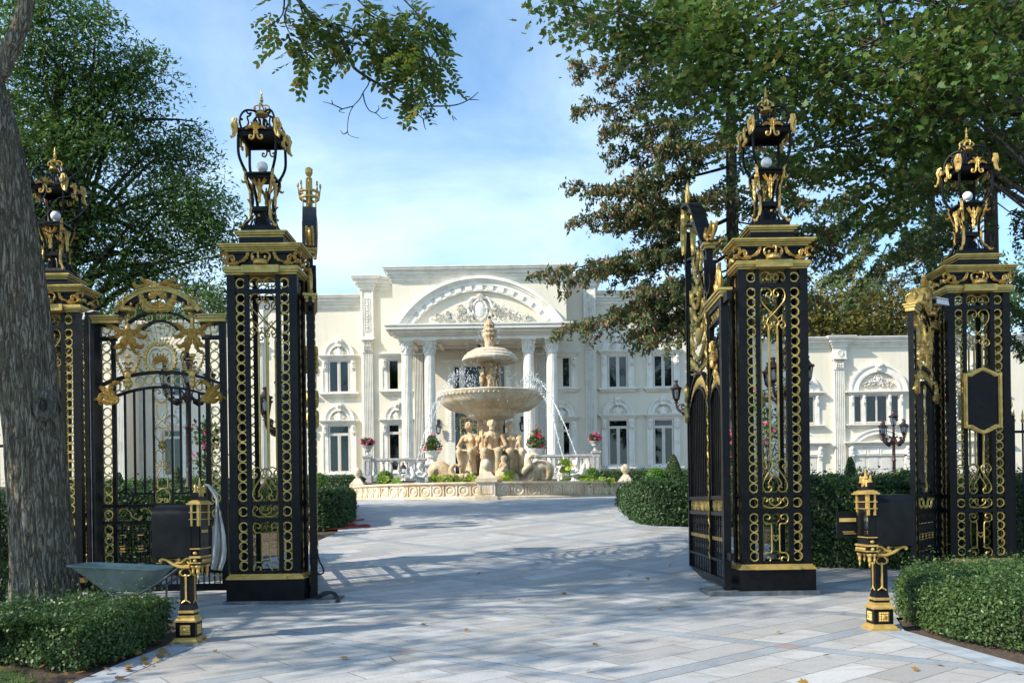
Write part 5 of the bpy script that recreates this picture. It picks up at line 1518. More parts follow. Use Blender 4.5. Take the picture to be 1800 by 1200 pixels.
        mb.box(cx - .13, cx + .13, yw - .22, yw, zp - .36, zp + .06, (-.04, 0)); mb.ball((cx, yw - .22, zp - .10), .10, 8, 6)
        mb.build('arch_moulding', M['trim'], root)
        mb = MB()
        wq = (W - .42) * .82
        for s in (-1, 1):
            z0 = za + (hgt - .4) * .38
            flat_leaf(mb, [(cx + s * .05, z0), (cx + s * wq * .4, z0 + .12), (cx + s * wq * .75, z0 + .02), (cx + s * wq, z0 + .08)], .09, yw - .03, .04, 5)
            flat_leaf(mb, [(cx + s * .05, z0 - .05), (cx + s * wq * .3, z0 - .14), (cx + s * wq * .6, z0 - .06), (cx + s * wq * .8, z0 - .10)], .07, yw - .03, .04, 4)
            mb.tube([(a, yw - .04, b) for a, b in fit(KC, min(cx + s * wq * .35, cx + s * wq * .7), max(cx + s * wq * .35, cx + s * wq * .7), z0 - .02, z0 + .18, mx=s < 0)], .022, 5)
        mb.ball((cx, yw - .04, za + (hgt - .4) * .42), .17, 10, 8, (.9, .5, 1.3)); flat_leaf(mb, [(cx, z0 + .1), (cx, z0 + .36)], .10, yw - .04, .05, 2); flat_leaf(mb, [(cx, z0 - .08), (cx, z0 - .32)], .08, yw - .04, .05, 2)
        mb.build('tympanum_ornament', M['trim'], root)
    return root
def fluted_pilaster(par, xa, xb, d, ycap0, ycap1, ybot, panel=None, proj=.12):
    """xa..xb shaft pixels; cap between ycap0 and ycap1; shaft to ybot"""
    x0, x1 = PX(xa, 700, d), PX(xb, 700, d); yw = d
    xm = (xa + xb) / 2
    zc0, zc1, zb = PZ(xm, ycap1, d), PZ(xm, ycap0, d), PZ(xm, ybot, d)
    mb = MB(); mb.box(x0, x1, yw - proj * .6, yw + .03, zb, zc0)
    n = 5; w = (x1 - x0) / (n * 2 + 1)
    for i in range(n + 1):
        mb.box(x0 + w * 2 * i, x0 + w * (2 * i + 1), yw - proj, yw - proj * .6, zb + .25, zc0 - .08)
    mb.box(x0 - .03, x1 + .03, yw - proj - .03, yw + .02, zc0 - .08, zc0); mb.box(x0 - .06, x1 + .06, yw - proj - .06, yw + .02, zb, zb + .25)
    pil = mb.build('pilaster', M['trim'], par)
    capital(pil, (x0 + x1) / 2, yw - .02, zc0, zc1, (x1 - x0) / 2, True, proj)
    return pil
def capital(par, cx, cy, z0, z1, r, flat=False, proj=.12):
    h = z1 - z0; mb = MB()
    if flat:
        mb.box(cx - r * .95, cx + r * .95, cy - proj, cy + .02, z0, z1 - h * .1)
        mb.box(cx - r * 1.3, cx + r * 1.3, cy - proj * 2.2, cy + .02, z1 - h * .1, z1)
        yy = cy - proj - .03
        for row, (zz, hh, nn) in enumerate(((z0, .42, 4), (z0 + h * .25, .45, 3))):
            for i in range(nn):
                x = cx - r * .85 + 1.7 * r * (i + .5) / nn
                flat_leaf(mb, [(x, zz), (x, zz + h * hh * .6), (x, zz + h * hh)], r * .24, yy, .06, 2); mb.ball((x, yy - .05, zz + h * hh), r * .14, 6, 5)
        for s in (-1, 1):
            mb.ring((cx + s * r * .98, yy - .01, z1 - h * .26), r * .20, r * .09, 12, 5); mb.ring((cx + s * r * .35, yy, z1 - h * .24), r * .13, r * .06, 10, 4)
        mb.ball((cx, yy - .03, z1 - h * .06), r * .16, 8, 6)
    else:
        mb.lathe([(r * .88, z0), (r * .92, z0 + h * .45), (r * 1.1, z0 + h * .8), (r * 1.25, z1 - h * .1)], 20, (cx, cy, 0))
        mb.box(cx - r * 1.32, cx + r * 1.32, cy - r * 1.32, cy + r * 1.32, z1 - h * .1, z1)
        for row, (zz, hh) in enumerate(((z0, .40), (z0 + h * .22, .44))):
            for i in range(8):
                a = 2 * PI * (i + .5 * row) / 8
                l = MB(); l.leaf([(0, 0), (.02, h * hh * .5), (0, h * hh * .8), (-.03, h * hh)], r * .26, 0, .05, 2)
                l.ball((0, -.06, h * hh), r * .14, 6, 5)
                mb.merge(l, Matrix.Translation((cx + r * .98 * math.cos(a), cy + r * .98 * math.sin(a), zz)) @ Matrix.Rotation(a + PI / 2, 4, 'Z'))
        for i in range(4):
            a = PI / 4 + PI / 2 * i
            l = MB(); l.ring((0, 0, 0), r * .20, r * .09, 12, 5)
            mb.merge(l, Matrix.Translation((cx + r * 1.42 * math.cos(a), cy + r * 1.42 * math.sin(a), z1 - h * .27)) @ Matrix.Rotation(a, 4, 'Z'))
            a = PI / 2 * i
            l = MB(); l.ring((-r * .2, 0, 0), r * .13, r * .06, 10, 4); l.ring((r * .2, 0, 0), r * .13, r * .06, 10, 4); l.ball((0, 0, h * .2), r * .2, 8, 6)
            mb.merge(l, Matrix.Translation((cx + r * 1.18 * math.cos(a), cy + r * 1.18 * math.sin(a), z1 - h * .25)) @ Matrix.Rotation(a + PI / 2, 4, 'Z'))
    return mb.build('capital', M['trim'], par)

mansion = thing('mansion', 'large cream two storey mansion with columned portico and arched pediment behind the fountain', 'mansion', (0, 0, 0))
W = M['stucco']; T = M['trim']
zb = 2.0
XL, XR = PX(432, 600, HD), PX(1252, 600, HD)
z_w = PZ(590, 524, HD)
# main block wings: wall slabs left and right of the tower bays
mb = MB(); mb.box(XL, XR, HD, HD + 14, zb, z_w); mb.build('wall', W, mansion)
mb = MB(); cornice(mb, XL, XR, HD, PZ(590, 543, HD), PZ(590, 520.5, HD), CP, back=HD + 14); mb.build('cornice', T, mansion)
# taller bays beside the portico
D2 = HD - .45
for sx, (xa, xb, pa, pb) in enumerate(((634, 712, 635.5, 657), (975, 1047, 1025.5, 1046.5))):
    x0, x1 = PX(xa, 560, D2), PX(xb, 560, D2)
    xm = (pa + pb) / 2; yo = 0 if sx == 0 else -6.5
    zt, z0_, z1_ = PZ(xm, 490 + yo, D2), PZ(xm, 512 + yo, D2), PZ(xm, 489 + yo, D2)
    mb = MB(); mb.box(x0, x1, D2, D2 + 10, zb, z0_ + .3); mb.build('bay_wall', W, mansion)
    mb = MB(); cornice(mb, x0, x1, D2, z0_, z1_ - .0, CP, back=D2 + 10)
    pc0, pc1 = PX(pa, 560, D2), PX(pb, 560, D2)
    cornice(mb, pc0, pc1, D2 - .14, z0_ - .002, z1_ + .03, CP, back=D2 - .02); mb.build('bay_cornice', T, mansion)
    # panelled frieze block above the capital
    mb = MB(); zA, zB = PZ(xm, 597 + yo, D2), z0_ - .01
    mb.box(pc0, pc1, D2 - .13, D2 + .02, zA, zB)
    for (p, q, r_, s_) in ((pc0, pc0 + .09, zA, zB), (pc1 - .09, pc1, zA, zB)): mb.box(p, q, D2 - .17, D2 - .13, r_, s_)
    mb.box(pc0 + .09, pc1 - .09, D2 - .17, D2 - .13, zA, zA + .12); mb.box(pc0 - .05, pc1 + .05, D2 - .22, D2 + .02, zA - .001, zA + .08)
    zp0, zp1 = PZ(xm, 584 + yo, D2), PZ(xm, 524 + yo, D2); xc = (pc0 + pc1) / 2
    for (p, q, r_, s_) in ((xc - .17, xc - .13, zp0, zp1), (xc + .13, xc + .17, zp0, zp1), (xc - .13, xc + .13, zp0, zp0 + .04), (xc - .13, xc + .13, zp1 - .04, zp1)): mb.box(p, q, D2 - .165, D2 - .13, r_, s_)
    n = 12
    for i in range(n):
        z = zp0 + .1 + (zp1 - zp0 - .2) * i / (n - 1)
        mb.ball((xc, D2 - .15, z), .05, 6, 5); flat_leaf(mb, [(xc, z), (xc + .06 * (1 if i % 2 else -1), z + .04), (xc + .09 * (1 if i % 2 else -1), z + .09)], .04, D2 - .15, .02, 2)
        flat_leaf(mb, [(xc, z), (xc - .06 * (1 if i % 2 else -1), z - .02), (xc - .09 * (1 if i % 2 else -1), z + .04)], .035, D2 - .15, .02, 2)
    mb.build('carved_panel', T, mansion)
    fluted_pilaster(mansion, pa + 4.3, pb - .8 if sx == 0 else pb - 2, D2, 597 + yo, 618 + yo, 836 + yo, proj=.14)
    D3 = D2
# outermost pilasters of the main block
fluted_pilaster(mansion, 449, 463, HD, 602, 622, 838)
mb = MB(); x0, x1 = PX(448, 570, HD), PX(464, 570, HD); mb.box(x0, x1, HD - .1, HD + .02, PZ(456, 602, HD), PZ(456, 545, HD)); mb.build('carved_panel', T, mansion)
# portico block with pediment arch
DF = 42.8
cxp = 842.5
z_top0, z_top1 = PZ(cxp, 494, DF), PZ(cxp, 470, DF)
z_en0, z_en1 = PZ(cxp, 597, DF), PZ(cxp, 573.5, DF)
x0, x1 = PX(690, 540, DF), PX(995.5, 540, DF); xc = (x0 + x1) / 2
mb = MB(); mb.box(x0, x1, DF, HD + 9, z_en1 - .2, z_top0 + .3); mb.build('pediment_wall', W, mansion)
mb = MB(); cornice(mb, x0, x1, DF, z_top0, z_top1, CP, back=HD + 9); mb.build('pediment_cornice', T, mansion)
k = DF / F
def arcband(mb, hw, hh, th, yA, yB, n=40):
    zs = z_en1 + .02
    p = arc3(xc - hw * k, zs, xc, zs + hh * k, n)
    r = (hw * hw + hh * hh) / (2 * hh) * k; cz = zs + hh * k - r
    q = [((x - xc) * (r - th) / r + xc, (z - cz) * (r - th) / r + cz) for x, z in p]
    q = [(x, max(z, zs)) for x, z in q]
    mb.strip_arc(q, p, yA, yB)
mb = MB()
arcband(mb, 149, 86, .16, DF - .34, DF); arcband(mb, 143.5, 81, .12, DF - .26, DF); arcband(mb, 139, 77.5, .20, DF - .20, DF); arcband(mb, 132, 71.5, .30, DF - .12, DF); arcband(mb, 121, 62.5, .07, DF - .17, DF)
# dentil blocks
r = (126 * 126 + 67 * 67) / (2 * 67) * k; cz = z_en1 + 67 * k - r
for i in range(-7, 8):
    a = math.radians(7.1 * i + 0.0)
    l = MB().box(-.17, .17, -.19, 0, -.13, .13)
    mb.merge(l, Matrix.Translation((xc + r * math.sin(a), DF, cz + r * math.cos(a))) @ Matrix.Rotation(a, 4, 'Y'))
mb.build('pediment_arch', T, mansion)
mb = MB(); scroll_relief(mb, PX(844, 545, DF), PZ(844, 566, DF), 165 * k, 50 * k, DF - .10)
mb.build('carved_cartouche', T, mansion)
# entablature: projecting cornice over the columns, with soffit
ex0, ex1 = PX(701, 590, DF), PX(983, 590, DF)
mb = MB(); cornice(mb, ex0, ex1, DF - .25, z_en0, z_en1, [(.25, 0), (.32, .10), (.42, .2), (.56, .34), (.64, .42), (.9, .56), (1.0, .62)], back=DF + .5)
mb.box(ex0, ex1, DF + .5, HD - .5, z_en0 + .02, z_en1 - .02)
mb.build('entablature', T, mansion)
mb = MB()
for i in range(6):
    x = ex0 + (ex1 - ex0) * (i + .5) / 6; mb.box(x - .09, x + .09, DF + .5, HD - .5, z_en0 - .10, z_en0 + .018)
mb.box(ex0 + .6, ex1 - .6, DF + 1.5, DF + 1.7, z_en0 - .101, z_en0 + .017)
mb.build('soffit_beams', T, mansion)
# porch back wall
mb = MB(); mb.box(PX(700, 700, HD - .5), PX(990, 700, HD - .5), HD - .52, HD - .44, zb, z_en0 + .4); mb.build('porch_wall', M['stucco'], mansion)
# columns
zcap0, zcap1 = PZ(cxp, 619, DF), z_en0
for x in (716.2, 756.5, 930.5, 971):
    cx = PX(x, 720, DF + .1); zb0 = 2.75
    mb = MB(); r = .285
    prof = [(r * .88 + .0, zcap0 - .02)]
    zs = zcap0
    mb.lathe([(r, zb0 + .45), (r, zb0 + 2.5), (r * .97, zb0 + 4.5), (r * .88, zs)], 96, (cx, DF + .1, 0), .10, 24)
    mb.lathe([(r * 1.35, zb0 + .12), (r * 1.38, zb0 + .2), (r * 1.3, zb0 + .27), (r * 1.12, zb0 + .3), (r * 1.12, zb0 + .34), (r * 1.22, zb0 + .38), (r * 1.2, zb0 + .43), (r * 1.02, zb0 + .46)], 32, (cx, DF + .1, 0))
    mb.lathe([(r * .90, zs - .10), (r * .98, zs - .07), (r * .98, zs - .03), (r * .9, zs)], 32, (cx, DF + .1, 0))
    mb.box(cx - r * 1.45, cx + r * 1.45, DF + .1 - r * 1.45, DF + .1 + r * 1.45, zb0 - .3, zb0 + .12)
    col = mb.build('column', T, mansion, True, auto=math.radians(20))
    capital(col, cx, DF + .1, zcap0, zcap1, r)
for xa, xb in ((729, 744), (943, 958)):
    fluted_pilaster(mansion, xa, xb, HD - .52, 604, 622, 836, proj=.25)
    x0_, x1_ = PX(xa - 1, 700, HD - .52), PX(xb + 1, 700, HD - .52); MB().box(x0_, x1_, HD - .8, HD - .5, PZ(xa, 604, HD - .52), z_en0 + .02).build('pilaster_block', W, mansion)
# porch floor and steps
mb = MB(); mb.box(PX(640, 830, 42), PX(1046, 830, 42), 41.9, HD, 2.2, 2.72); mb.box(PX(760, 830, 42), PX(930, 830, 42), 41.3, 41.9, 2.2, 2.5); mb.build('porch_floor', M['grey_stone'], mansion)
# windows
for x, c in ((517, 'left'), (596.5, 'sides')):
    window(mansion, x, HD, 634, 690.5, 18.5, 598, (625, 634), (690.5, 698), curtain=c, ew=31)
    window(mansion, x + .8, HD, 747, 830, 18.5, 711, (739, 747), (832, 838), transom=763.5, curtain='full', ew=31)
for x, c, c2 in ((1085.5, 'swag', None), (1165, 'swag', None)):
    y = -8 if x < 1100 else -9
    window(mansion, x, HD, 633 + y, 690 + y, 17.5, 597.5 + y, (624 + y, 633 + y), (690 + y, 697 + y), curtain=c, ew=31)
    window(mansion, x + 1, HD, 745 + y, 826 + y, 17.5, 708.5 + y, (736.5 + y, 745 + y), (829 + y, 836 + y), transom=759 + y, curtain=c2, ew=31)
for x, c in ((698, None), (987.5, 'swag')):
    y = 0 if x < 800 else -4.5
    window(mansion, x, D2, 632 + y, 686 + y, 15.5, None, (622 + y, 632 + y), (686 + y, 694 + y), panes=1, curtain=c, ew=27)
    window(mansion, x + .5, D2, 745 + y, 828 + y, 15.5, 710 + y, (737 + y, 745 + y), (830 + y, 836 + y), panes=1, transom=761 + y, curtain='full' if x < 800 else None, ew=27)
# central upper triple window over the doorway
DB = HD - .52
kb = DB / F
def porch_front():
    xm = 843; root = None
    mb = MB()
    z0, z1 = PZ(xm, 700, DB), PZ(xm, 642, DB)
    cx = PX(xm, 670, DB)
    cornice(mb, cx - 57 * kb, cx + 57 * kb, DB, z1, PZ(xm, 633, DB), [(.3, .08), (.6, .16), (1, .26)], back=DB + .02)
    for s in (-1, 1):
        for a, b in ((46, 56), (28, 33)):
            xa, xb = cx + s * a * kb, cx + s * b * kb; mb.box(min(xa, xb), max(xa, xb), DB - .09, DB + .02, z0 - .4, z1)
        console(mb, cx + s * 51 * kb, DB - .09, z1 - .1, .17, .5)
    root = mb.build('window', T, mansion)
    mb = MB()
    for a, b in ((-45, -34), (-27, 27), (34, 45)):
        xa, xb = cx + a * kb, cx + b * kb
        mb.box(xa - .03, xa + .05, DB - .06, DB + .01, z0 - .3, z1); mb.box(xb - .05, xb + .03, DB - .06, DB + .01, z0 - .3, z1); mb.box(xa + .051, xb - .051, DB - .06, DB + .01, z1 - .08, z1 - .001)
    mb.build('frame', M['frame'], root)
    MB().box(cx - 45 * kb, cx + 45 * kb, DB - .04, DB - .035, z0 - .3, z1 - .02).build('pane', M['glass'], root)
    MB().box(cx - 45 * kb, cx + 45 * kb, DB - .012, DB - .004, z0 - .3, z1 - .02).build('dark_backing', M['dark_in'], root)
    # doorway
    mb = MB(); zt = PZ(xm, 722, DB); zf = 2.72
    for s in (-1, 1):
        xa, xb = cx + s * 44 * kb, cx + s * 57 * kb; mb.box(min(xa, xb), max(xa, xb), DB - .14, DB + .02, zf, zt + .5)
        for q in range(12):
            z = zt - .1 - q * .13
            mb.ball((cx + s * 51 * kb, DB - .17, z), .07, 6, 5, (1.2, .7, .9)); flat_leaf(mb, [(cx + s * 51 * kb - .1, z), (cx + s * 51 * kb + .1, z + .05)], .05, DB - .17, .03, 1)
    cornice(mb, cx - 58 * kb, cx + 58 * kb, DB, zt + .35, zt + .6, [(.3, .12), (.6, .2), (1, .3)], back=DB + .02)
    door = mb.build('front_door', T, mansion)
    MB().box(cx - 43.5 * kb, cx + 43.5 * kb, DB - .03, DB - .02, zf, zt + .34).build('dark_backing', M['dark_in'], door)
    MB().box(cx - 43.5 * kb, cx + 43.5 * kb, DB - .06, DB - .055, zf, zt + .34).build('pane', M['glass'], door)
    mb = MB()
    for s in (-1, 1):
        xa, xb = cx + (s * 19.5 - 16) * kb, cx + (s * 19.5 + 16) * kb; zt2, zb2 = PZ(xm, 733, DB), PZ(xm, 824, DB); yq = DB - .09
        for (p, q, r_, s_) in ((xa, xa + .05, zb2, zt2), (xb - .05, xb, zb2, zt2), (xa, xb, zt2 - .05, zt2), (xa, xb, zb2, zb2 + .05)): mb.box(p, q, yq - .015, yq + .015, r_, s_)
        xm_ = (xa + xb) / 2
        for i in range(6):
            za = zb2 + .1 + (zt2 - zb2 - .2) * i / 6; zh = (zt2 - zb2 - .2) / 6
            for q in (-1, 1):
                for w_ in (.44, .24):
                    mb.tube([(a, yq, b) for a, b in fit(KC if (i + (w_ > .3)) % 2 else KS, min(xm_, xm_ + q * w_), max(xm_, xm_ + q * w_), za, za + zh * .95, rot=.8 * i, mx=q < 0)], .018, 4)
            flat_leaf(mb, [(xm_, za), (xm_, za + zh * .7)], .09, yq, .03, 3)
    mb.build('gilt_grille', M['gold_dull'], door)
porch_front()
# hanging porch lantern and wall lanterns
def porch_lantern(par_loc, hang, label):
    t = thing('porch_lantern', label, 'lantern', par_loc)
    mb = MB()
    if hang: mb.lathe([(.13, 0), (.13, -.03), (.02, -.10), (.015, -.75)][::-1], 12)
    else: mb.tube(catmull([(0, .14, .25), (0, -.02, .34), (0, -.1, .25), (0, -.1, .12)], 4), .02, 6); mb.box(-.08, .08, .10, .15, .0, .4)
    z = -1.15 if hang else -.35
    y = 0 if hang else -.1
    mb.lathe([(.04, z - .08), (.10, z), (.15, z)], 6, (0, y, 0)); mb.lathe([(.17, z + .36), (.14, z + .40), (.04, z + .5), (.03, z + .56)], 6, (0, y, 0))
    for k in range(6):
        a = 2 * PI * k / 6; mb.tube([(.11 * math.cos(a), y + .11 * math.sin(a), z), (.15 * math.cos(a), y + .15 * math.sin(a), z + .37)], .012, 4)
    mb.build('frame', M['iron'], t)
    MB().lathe([(.10, z + .01), (.14, z + .35)], 6, (0, y, 0)).build('glass', M['lglass'], t)
porch_lantern((PX(843, 600, 44.3), 44.3, z_en0), True, 'dark lantern hanging from the middle of the portico ceiling above the fountain')
porch_lantern((PX(771, 755, DB), DB - .16, PZ(771, 750, DB)), False, 'black wall lantern left of the gilded front door, beside the fluted columns')
porch_lantern((PX(918, 750, DB), DB - .16, PZ(918, 745, DB)), False, 'black wall lantern right of the gilded front door, behind the seated statues')

# ---------------- left wing (lower) and garage wing
def big_wing(name, label, D, x0p, x1p, ycor, pil, cor_h=18, zbase=1.0):
    t = thing(name, label, 'house wing')
    x0, x1 = PX(x0p, 700, D), PX(x1p, 700, D); xm = (x0p + x1p) / 2
    zt = PZ(pil[0] if pil else xm, ycor, D); z0 = zt - cor_h * D / F
    MB().box(x0, x1, D, D + 12, zbase, z0 + .2).build('wall', W, t)
    mb = MB(); cornice(mb, x0, x1, D, z0, zt, CP, back=D + 12); mb.build('cornice', T, t)
    return t, z0, zt
DL = HD + 1.0
lw, zl0, zl1 = big_wing('left_wing', 'low cream wing with one arched window seen through the closed pedestrian gate', DL, 226, 448, 566, (300,))
window(lw, 305, DL, 755, 836, 16.5, 718, (746, 755), (837, 843), transom=769, curtain='full', ew=29)
window(lw, 304, DL, 645, 697, 16.5, None, (636, 645), (698, 706), curtain='sides', ew=29)
fluted_pilaster(lw, 239.5, 252, DL, 606, 626, 846)
DL2 = HD - .6
lw2, _, _ = big_wing('end_wing', 'cream end wing of the house at far left, partly hidden by the leaning tree trunk', DL2, -160, 223, 566, (220,))
fluted_pilaster(lw2, 207, 221, DL2, 606, 626, 846)
window(lw2, 60, DL2, 745, 836, 17, 718, (736, 745), (837, 843), transom=769, curtain='full', ew=29)
window(lw2, 62, DL2, 645, 697, 17, None, (636, 645), (698, 706), curtain='sides', ew=29)
DG = 48.5
gw, zg0, zg1 = big_wing('garage_wing', 'cream garage wing with big arched window over panelled garage doors at right', DG, 1256, 2010, 593.5, (1490,), 18.5)
def garage_bay(xc, wide=True):
    kg = DG / F; o = (xc - 1543) * -.014
    root = MB()
    hw = 54 if wide else 47
    y = DG
    cx = PX(xc, 700, DG)
    Zp = lambda yy: PZ(1543, yy, DG) + 0 * xc
    def L(a): return cx + a * kg
    mb = root
    cornice(mb, L(-hw + 5), L(hw - 5), y, Zp(693.5), Zp(687), [(.3, .12), (.6, .2), (1, .3)], back=y + .02)
    cornice(mb, L(-hw + 4), L(hw - 4), y, Zp(751), Zp(745), [(.35, .10), (.65, .17), (1, .24)], back=y + .02)
    for a, b in (((-51, -43), (-29, -23), (16, 21.5), (36, 43)) if wide else ((-42, -34), (34, 42))):
        mb.box(L(a), L(b), y - .09, y + .02, Zp(745), Zp(693.5)); console(mb, L((a + b) / 2), y - .09, Zp(695), .13, .40)
    w = mb.build('window', T, gw)
    panes = ((-43, -29.5), (-22.5, -3.5), (-3.5, 15.5), (22, 36)) if wide else ((-33, -17), (-17, 0), (0, 17), (17, 33))
    mb = MB()
    for a, b in panes:
        mb.box(L(a), L(a) + .05, y - .06, y + .01, Zp(743), Zp(694)); mb.box(L(b) - .05, L(b), y - .06, y + .01, Zp(743), Zp(694))
        mb.box(L(a) + .05, L(b) - .05, y - .06, y + .01, Zp(696), Zp(694)); mb.box(L(a) + .05, L(b) - .05, y - .06, y + .01, Zp(743), Zp(740.5))
    mb.build('frame', M['frame'], w)
    MB().box(L(panes[0][0]), L(panes[-1][1]), y - .042, y - .038, Zp(743), Zp(694)).build('pane', M['glass'], w)
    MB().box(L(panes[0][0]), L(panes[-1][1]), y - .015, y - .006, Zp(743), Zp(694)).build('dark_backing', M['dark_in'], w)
    mb = MB(); za = Zp(687)
    W_ = (51 if wide else 42) * kg; hh = (48 if wide else 40) * kg
    for r_, th, dep in ((W_, .12, .15), (W_ - .12, .26, .09), (W_ - .38, .12, .15)):
        dd = W_ - r_
        o_ = [(cx + r_ * math.cos(a), za + (hh - dd) * math.sin(a)) for a in [PI * i / 30 for i in range(31)]]
        i_ = [(cx + (r_ - th) * math.cos(a), za + (hh - dd - th) * math.sin(a)) for a in [PI * i / 30 for i in range(31)]]
        mb.strip_arc(o_, i_, y - dep, y)
    mb.box(cx - .15, cx + .15, y - .24, y, za + hh - .42, za + hh + .06, (-.05, 0)); mb.ball((cx, y - .24, za + hh - .15), .11, 8, 6)
    mb.build('arch_moulding', T, w)
    mb = MB(); scroll_relief(mb, cx, Zp(677), 50 * kg, 21 * kg, y - .05); mb.build('tympanum_ornament', M['white_stone'], w)
    # garage door with segmental arch
    mb = MB()
    cornice(mb, L(-hw + 2), L(hw + 2), y, Zp(782), Zp(775.5), [(.3, .16), (.6, .24), (1, .34)], back=y + .02)
    p = arc3(L(-hw + 5), Zp(775.5), cx, Zp(752.5), 24); 
    for off, th, dep in ((0, .10, .16), (-.10, .16, .10), (-.26, .08, .14)):
        a1 = offs(p, off); a2 = offs(p, off - th); a2 = [(x, max(z, Zp(775.5))) for x, z in a2]; a1 = [(x, max(z, Zp(775.5))) for x, z in a1]
        mb.strip_arc(a2, a1, y - dep, y)
    mb.box(L(-hw + 9), L(hw - 5), y - .12, y + .02, Zp(800.5), Zp(782.2))
    for i in range(4):
        a = -hw + 11 + i * (2 * hw - 18) / 4; b = a + (2 * hw - 18) / 4 - 3
        for (p_, q_, r_, s_) in ((L(a), L(b), Zp(785.5), Zp(784.3)), (L(a), L(b), Zp(798), Zp(796.8)), (L(a), L(a + 1), Zp(796.8), Zp(785.5)), (L(b - 1), L(b), Zp(796.8), Zp(785.5))): mb.box(p_, q_, y - .15, y - .12, r_, s_)
    for s in (-1, 1):
        mb.box(min(L(s * (hw - 1)), L(s * (hw - 9))), max(L(s * (hw - 1)), L(s * (hw - 9))), y - .10, y + .02, 1.0, Zp(782.3)); console(mb, L(s * (hw - 5)), y - .10, Zp(784), .24, .55)
    g_ = mb.build('garage_surround', T, gw)
    mb = MB(); x0_, x1_ = L(-hw + 10), L(hw - 8)
    mb.box(x0_, x1_, y - .03, y + .0, 1.0, Zp(800.6))
    nr, nc = 4, 4; z0_, z1_ = 1.0, Zp(802)
    for i in range(nr):
        for j in range(nc):
            xa, xb = x0_ + (x1_ - x0_) * j / nc + .08, x0_ + (x1_ - x0_) * (j + 1) / nc - .08; za_, zb_ = z0_ + (z1_ - z0_) * i / nr + .06, z0_ + (z1_ - z0_) * (i + 1) / nr - .06
            mb.box(xa, xb, y - .05, y - .03, za_, zb_, (.03, 0))
    mb.build('garage_door', M['garage'], gw)
garage_bay(1543); garage_bay(1397, False); garage_bay(1704)
for xa, xb in ((1465, 1483), (1617, 1635)):
    yo = 0 if xa < 1500 else -2
    fluted_pilaster(gw, xa, xb, DG, 631 + yo, 648 + yo, 850, proj=.16)
    mb = MB(); x0_, x1_ = PX(xa - 3, 620, DG), PX(xb + 2, 620, DG); mb.box(x0_, x1_, DG - .22, DG + .02, PZ(xa, 631 + yo, DG), PZ(xa, 613 + yo, DG))
    cornice(mb, x0_, x1_, DG - .2, PZ(xa, 613 + yo, DG), PZ(xa, 593 + yo, DG), CP)
    mb.ring(((x0_ + x1_) / 2, DG - .24, PZ(xa, 622 + yo, DG)), .16, .04, 18, 6); mb.ring(((x0_ + x1_) / 2, DG - .24, PZ(xa, 622 + yo, DG)), .07, .035, 12, 6)
    mb.build('capital_block', T, gw)
porch_lantern((PX(1546.5, 763, DG), DG - .2, PZ(1546.5, 762, DG)), False, 'small black wall lantern above the garage door behind the maroon lamp post')
# ================================================================ fountain
FX, FY = -.75, 32.0
FR = 5.03
ZW0, ZW1 = 1.74, 2.33
def remeshed(mb, name, mat, parent, vox, loc=None, smooth=1, rz=0, sc=1):
    o = mb.build(name, mat, parent, True, loc)
    o.rotation_euler = (0, 0, rz); o.scale = (sc, sc, sc)
    m = o.modifiers.new('remesh', 'REMESH'); m.mode = 'VOXEL'; m.voxel_size = vox; m.use_smooth_shade = True
    if smooth:
        s = o.modifiers.new('smooth', 'SMOOTH'); s.iterations = smooth; s.factor = .5
    return o
def head(mb, c, r, look=(0, -1, 0), hair='curls', beard=False):
    """head with brow, nose, mouth, ears; c centre; look = facing direction"""
    c = Vector(c); f = Vector(look).normalized(); up = Vector((0, 0, 1)); up = (up - f * up.dot(f)).normalized(); s_ = f.cross(up)
    Q = lambda a, b, d: tuple(c + s_ * a * r + f * b * r + up * d * r)
    mb.ball(tuple(c), r, 14, 12, (.82, .92, 1.0)); mb.ball(Q(0, .25, -.45), r * .62, 12, 9, (.85, 1, .9))
    mb.capsule(Q(0, .88, .12), r * .10, Q(0, 1.06, -.18), r * .16)
    for q in (-1, 1):
        mb.capsule(Q(q * .15, .86, .22), r * .10, Q(q * .48, .68, .2), r * .10)
        mb.ball(Q(q * .30, .78, .02), r * .13, 8, 6); mb.ball(Q(q * .38, .62, -.25), r * .22, 8, 6); mb.ball(Q(q * .84, 0, -.05), r * .18, 8, 6, (.5, .8, 1.2))
    mb.capsule(Q(-.18, .86, -.46), r * .09, Q(.18, .86, -.46), r * .09); mb.ball(Q(0, .76, -.72), r * .2, 8, 6)
    rr = random.Random(5)
    for k in range(34):
        a = rr.uniform(0, 2 * PI); e = rr.uniform(.05, 1.4)
        x, y, z = math.cos(a) * math.cos(e), math.sin(a) * math.cos(e), math.sin(e)
        if y > .55 and z < .62: continue
        mb.ball(Q(x * .92, y * .92, z * .95 + .08), r * .24, 7, 5)
    for k in range(14):
        a = PI + PI * k / 13; mb.ball(Q(math.cos(a) * .88, math.sin(a) * .85, -.15), r * .25, 7, 5)
    if hair == 'bun': mb.ball(Q(0, -1.1, .1), r * .42, 9, 7)
    if beard:
        for k in range(22):
            a = rr.uniform(-1, 1); mb.ball(Q(a * .5, .72 - abs(a) * .2, -.55 - rr.uniform(0, .75)), r * .22, 7, 5)
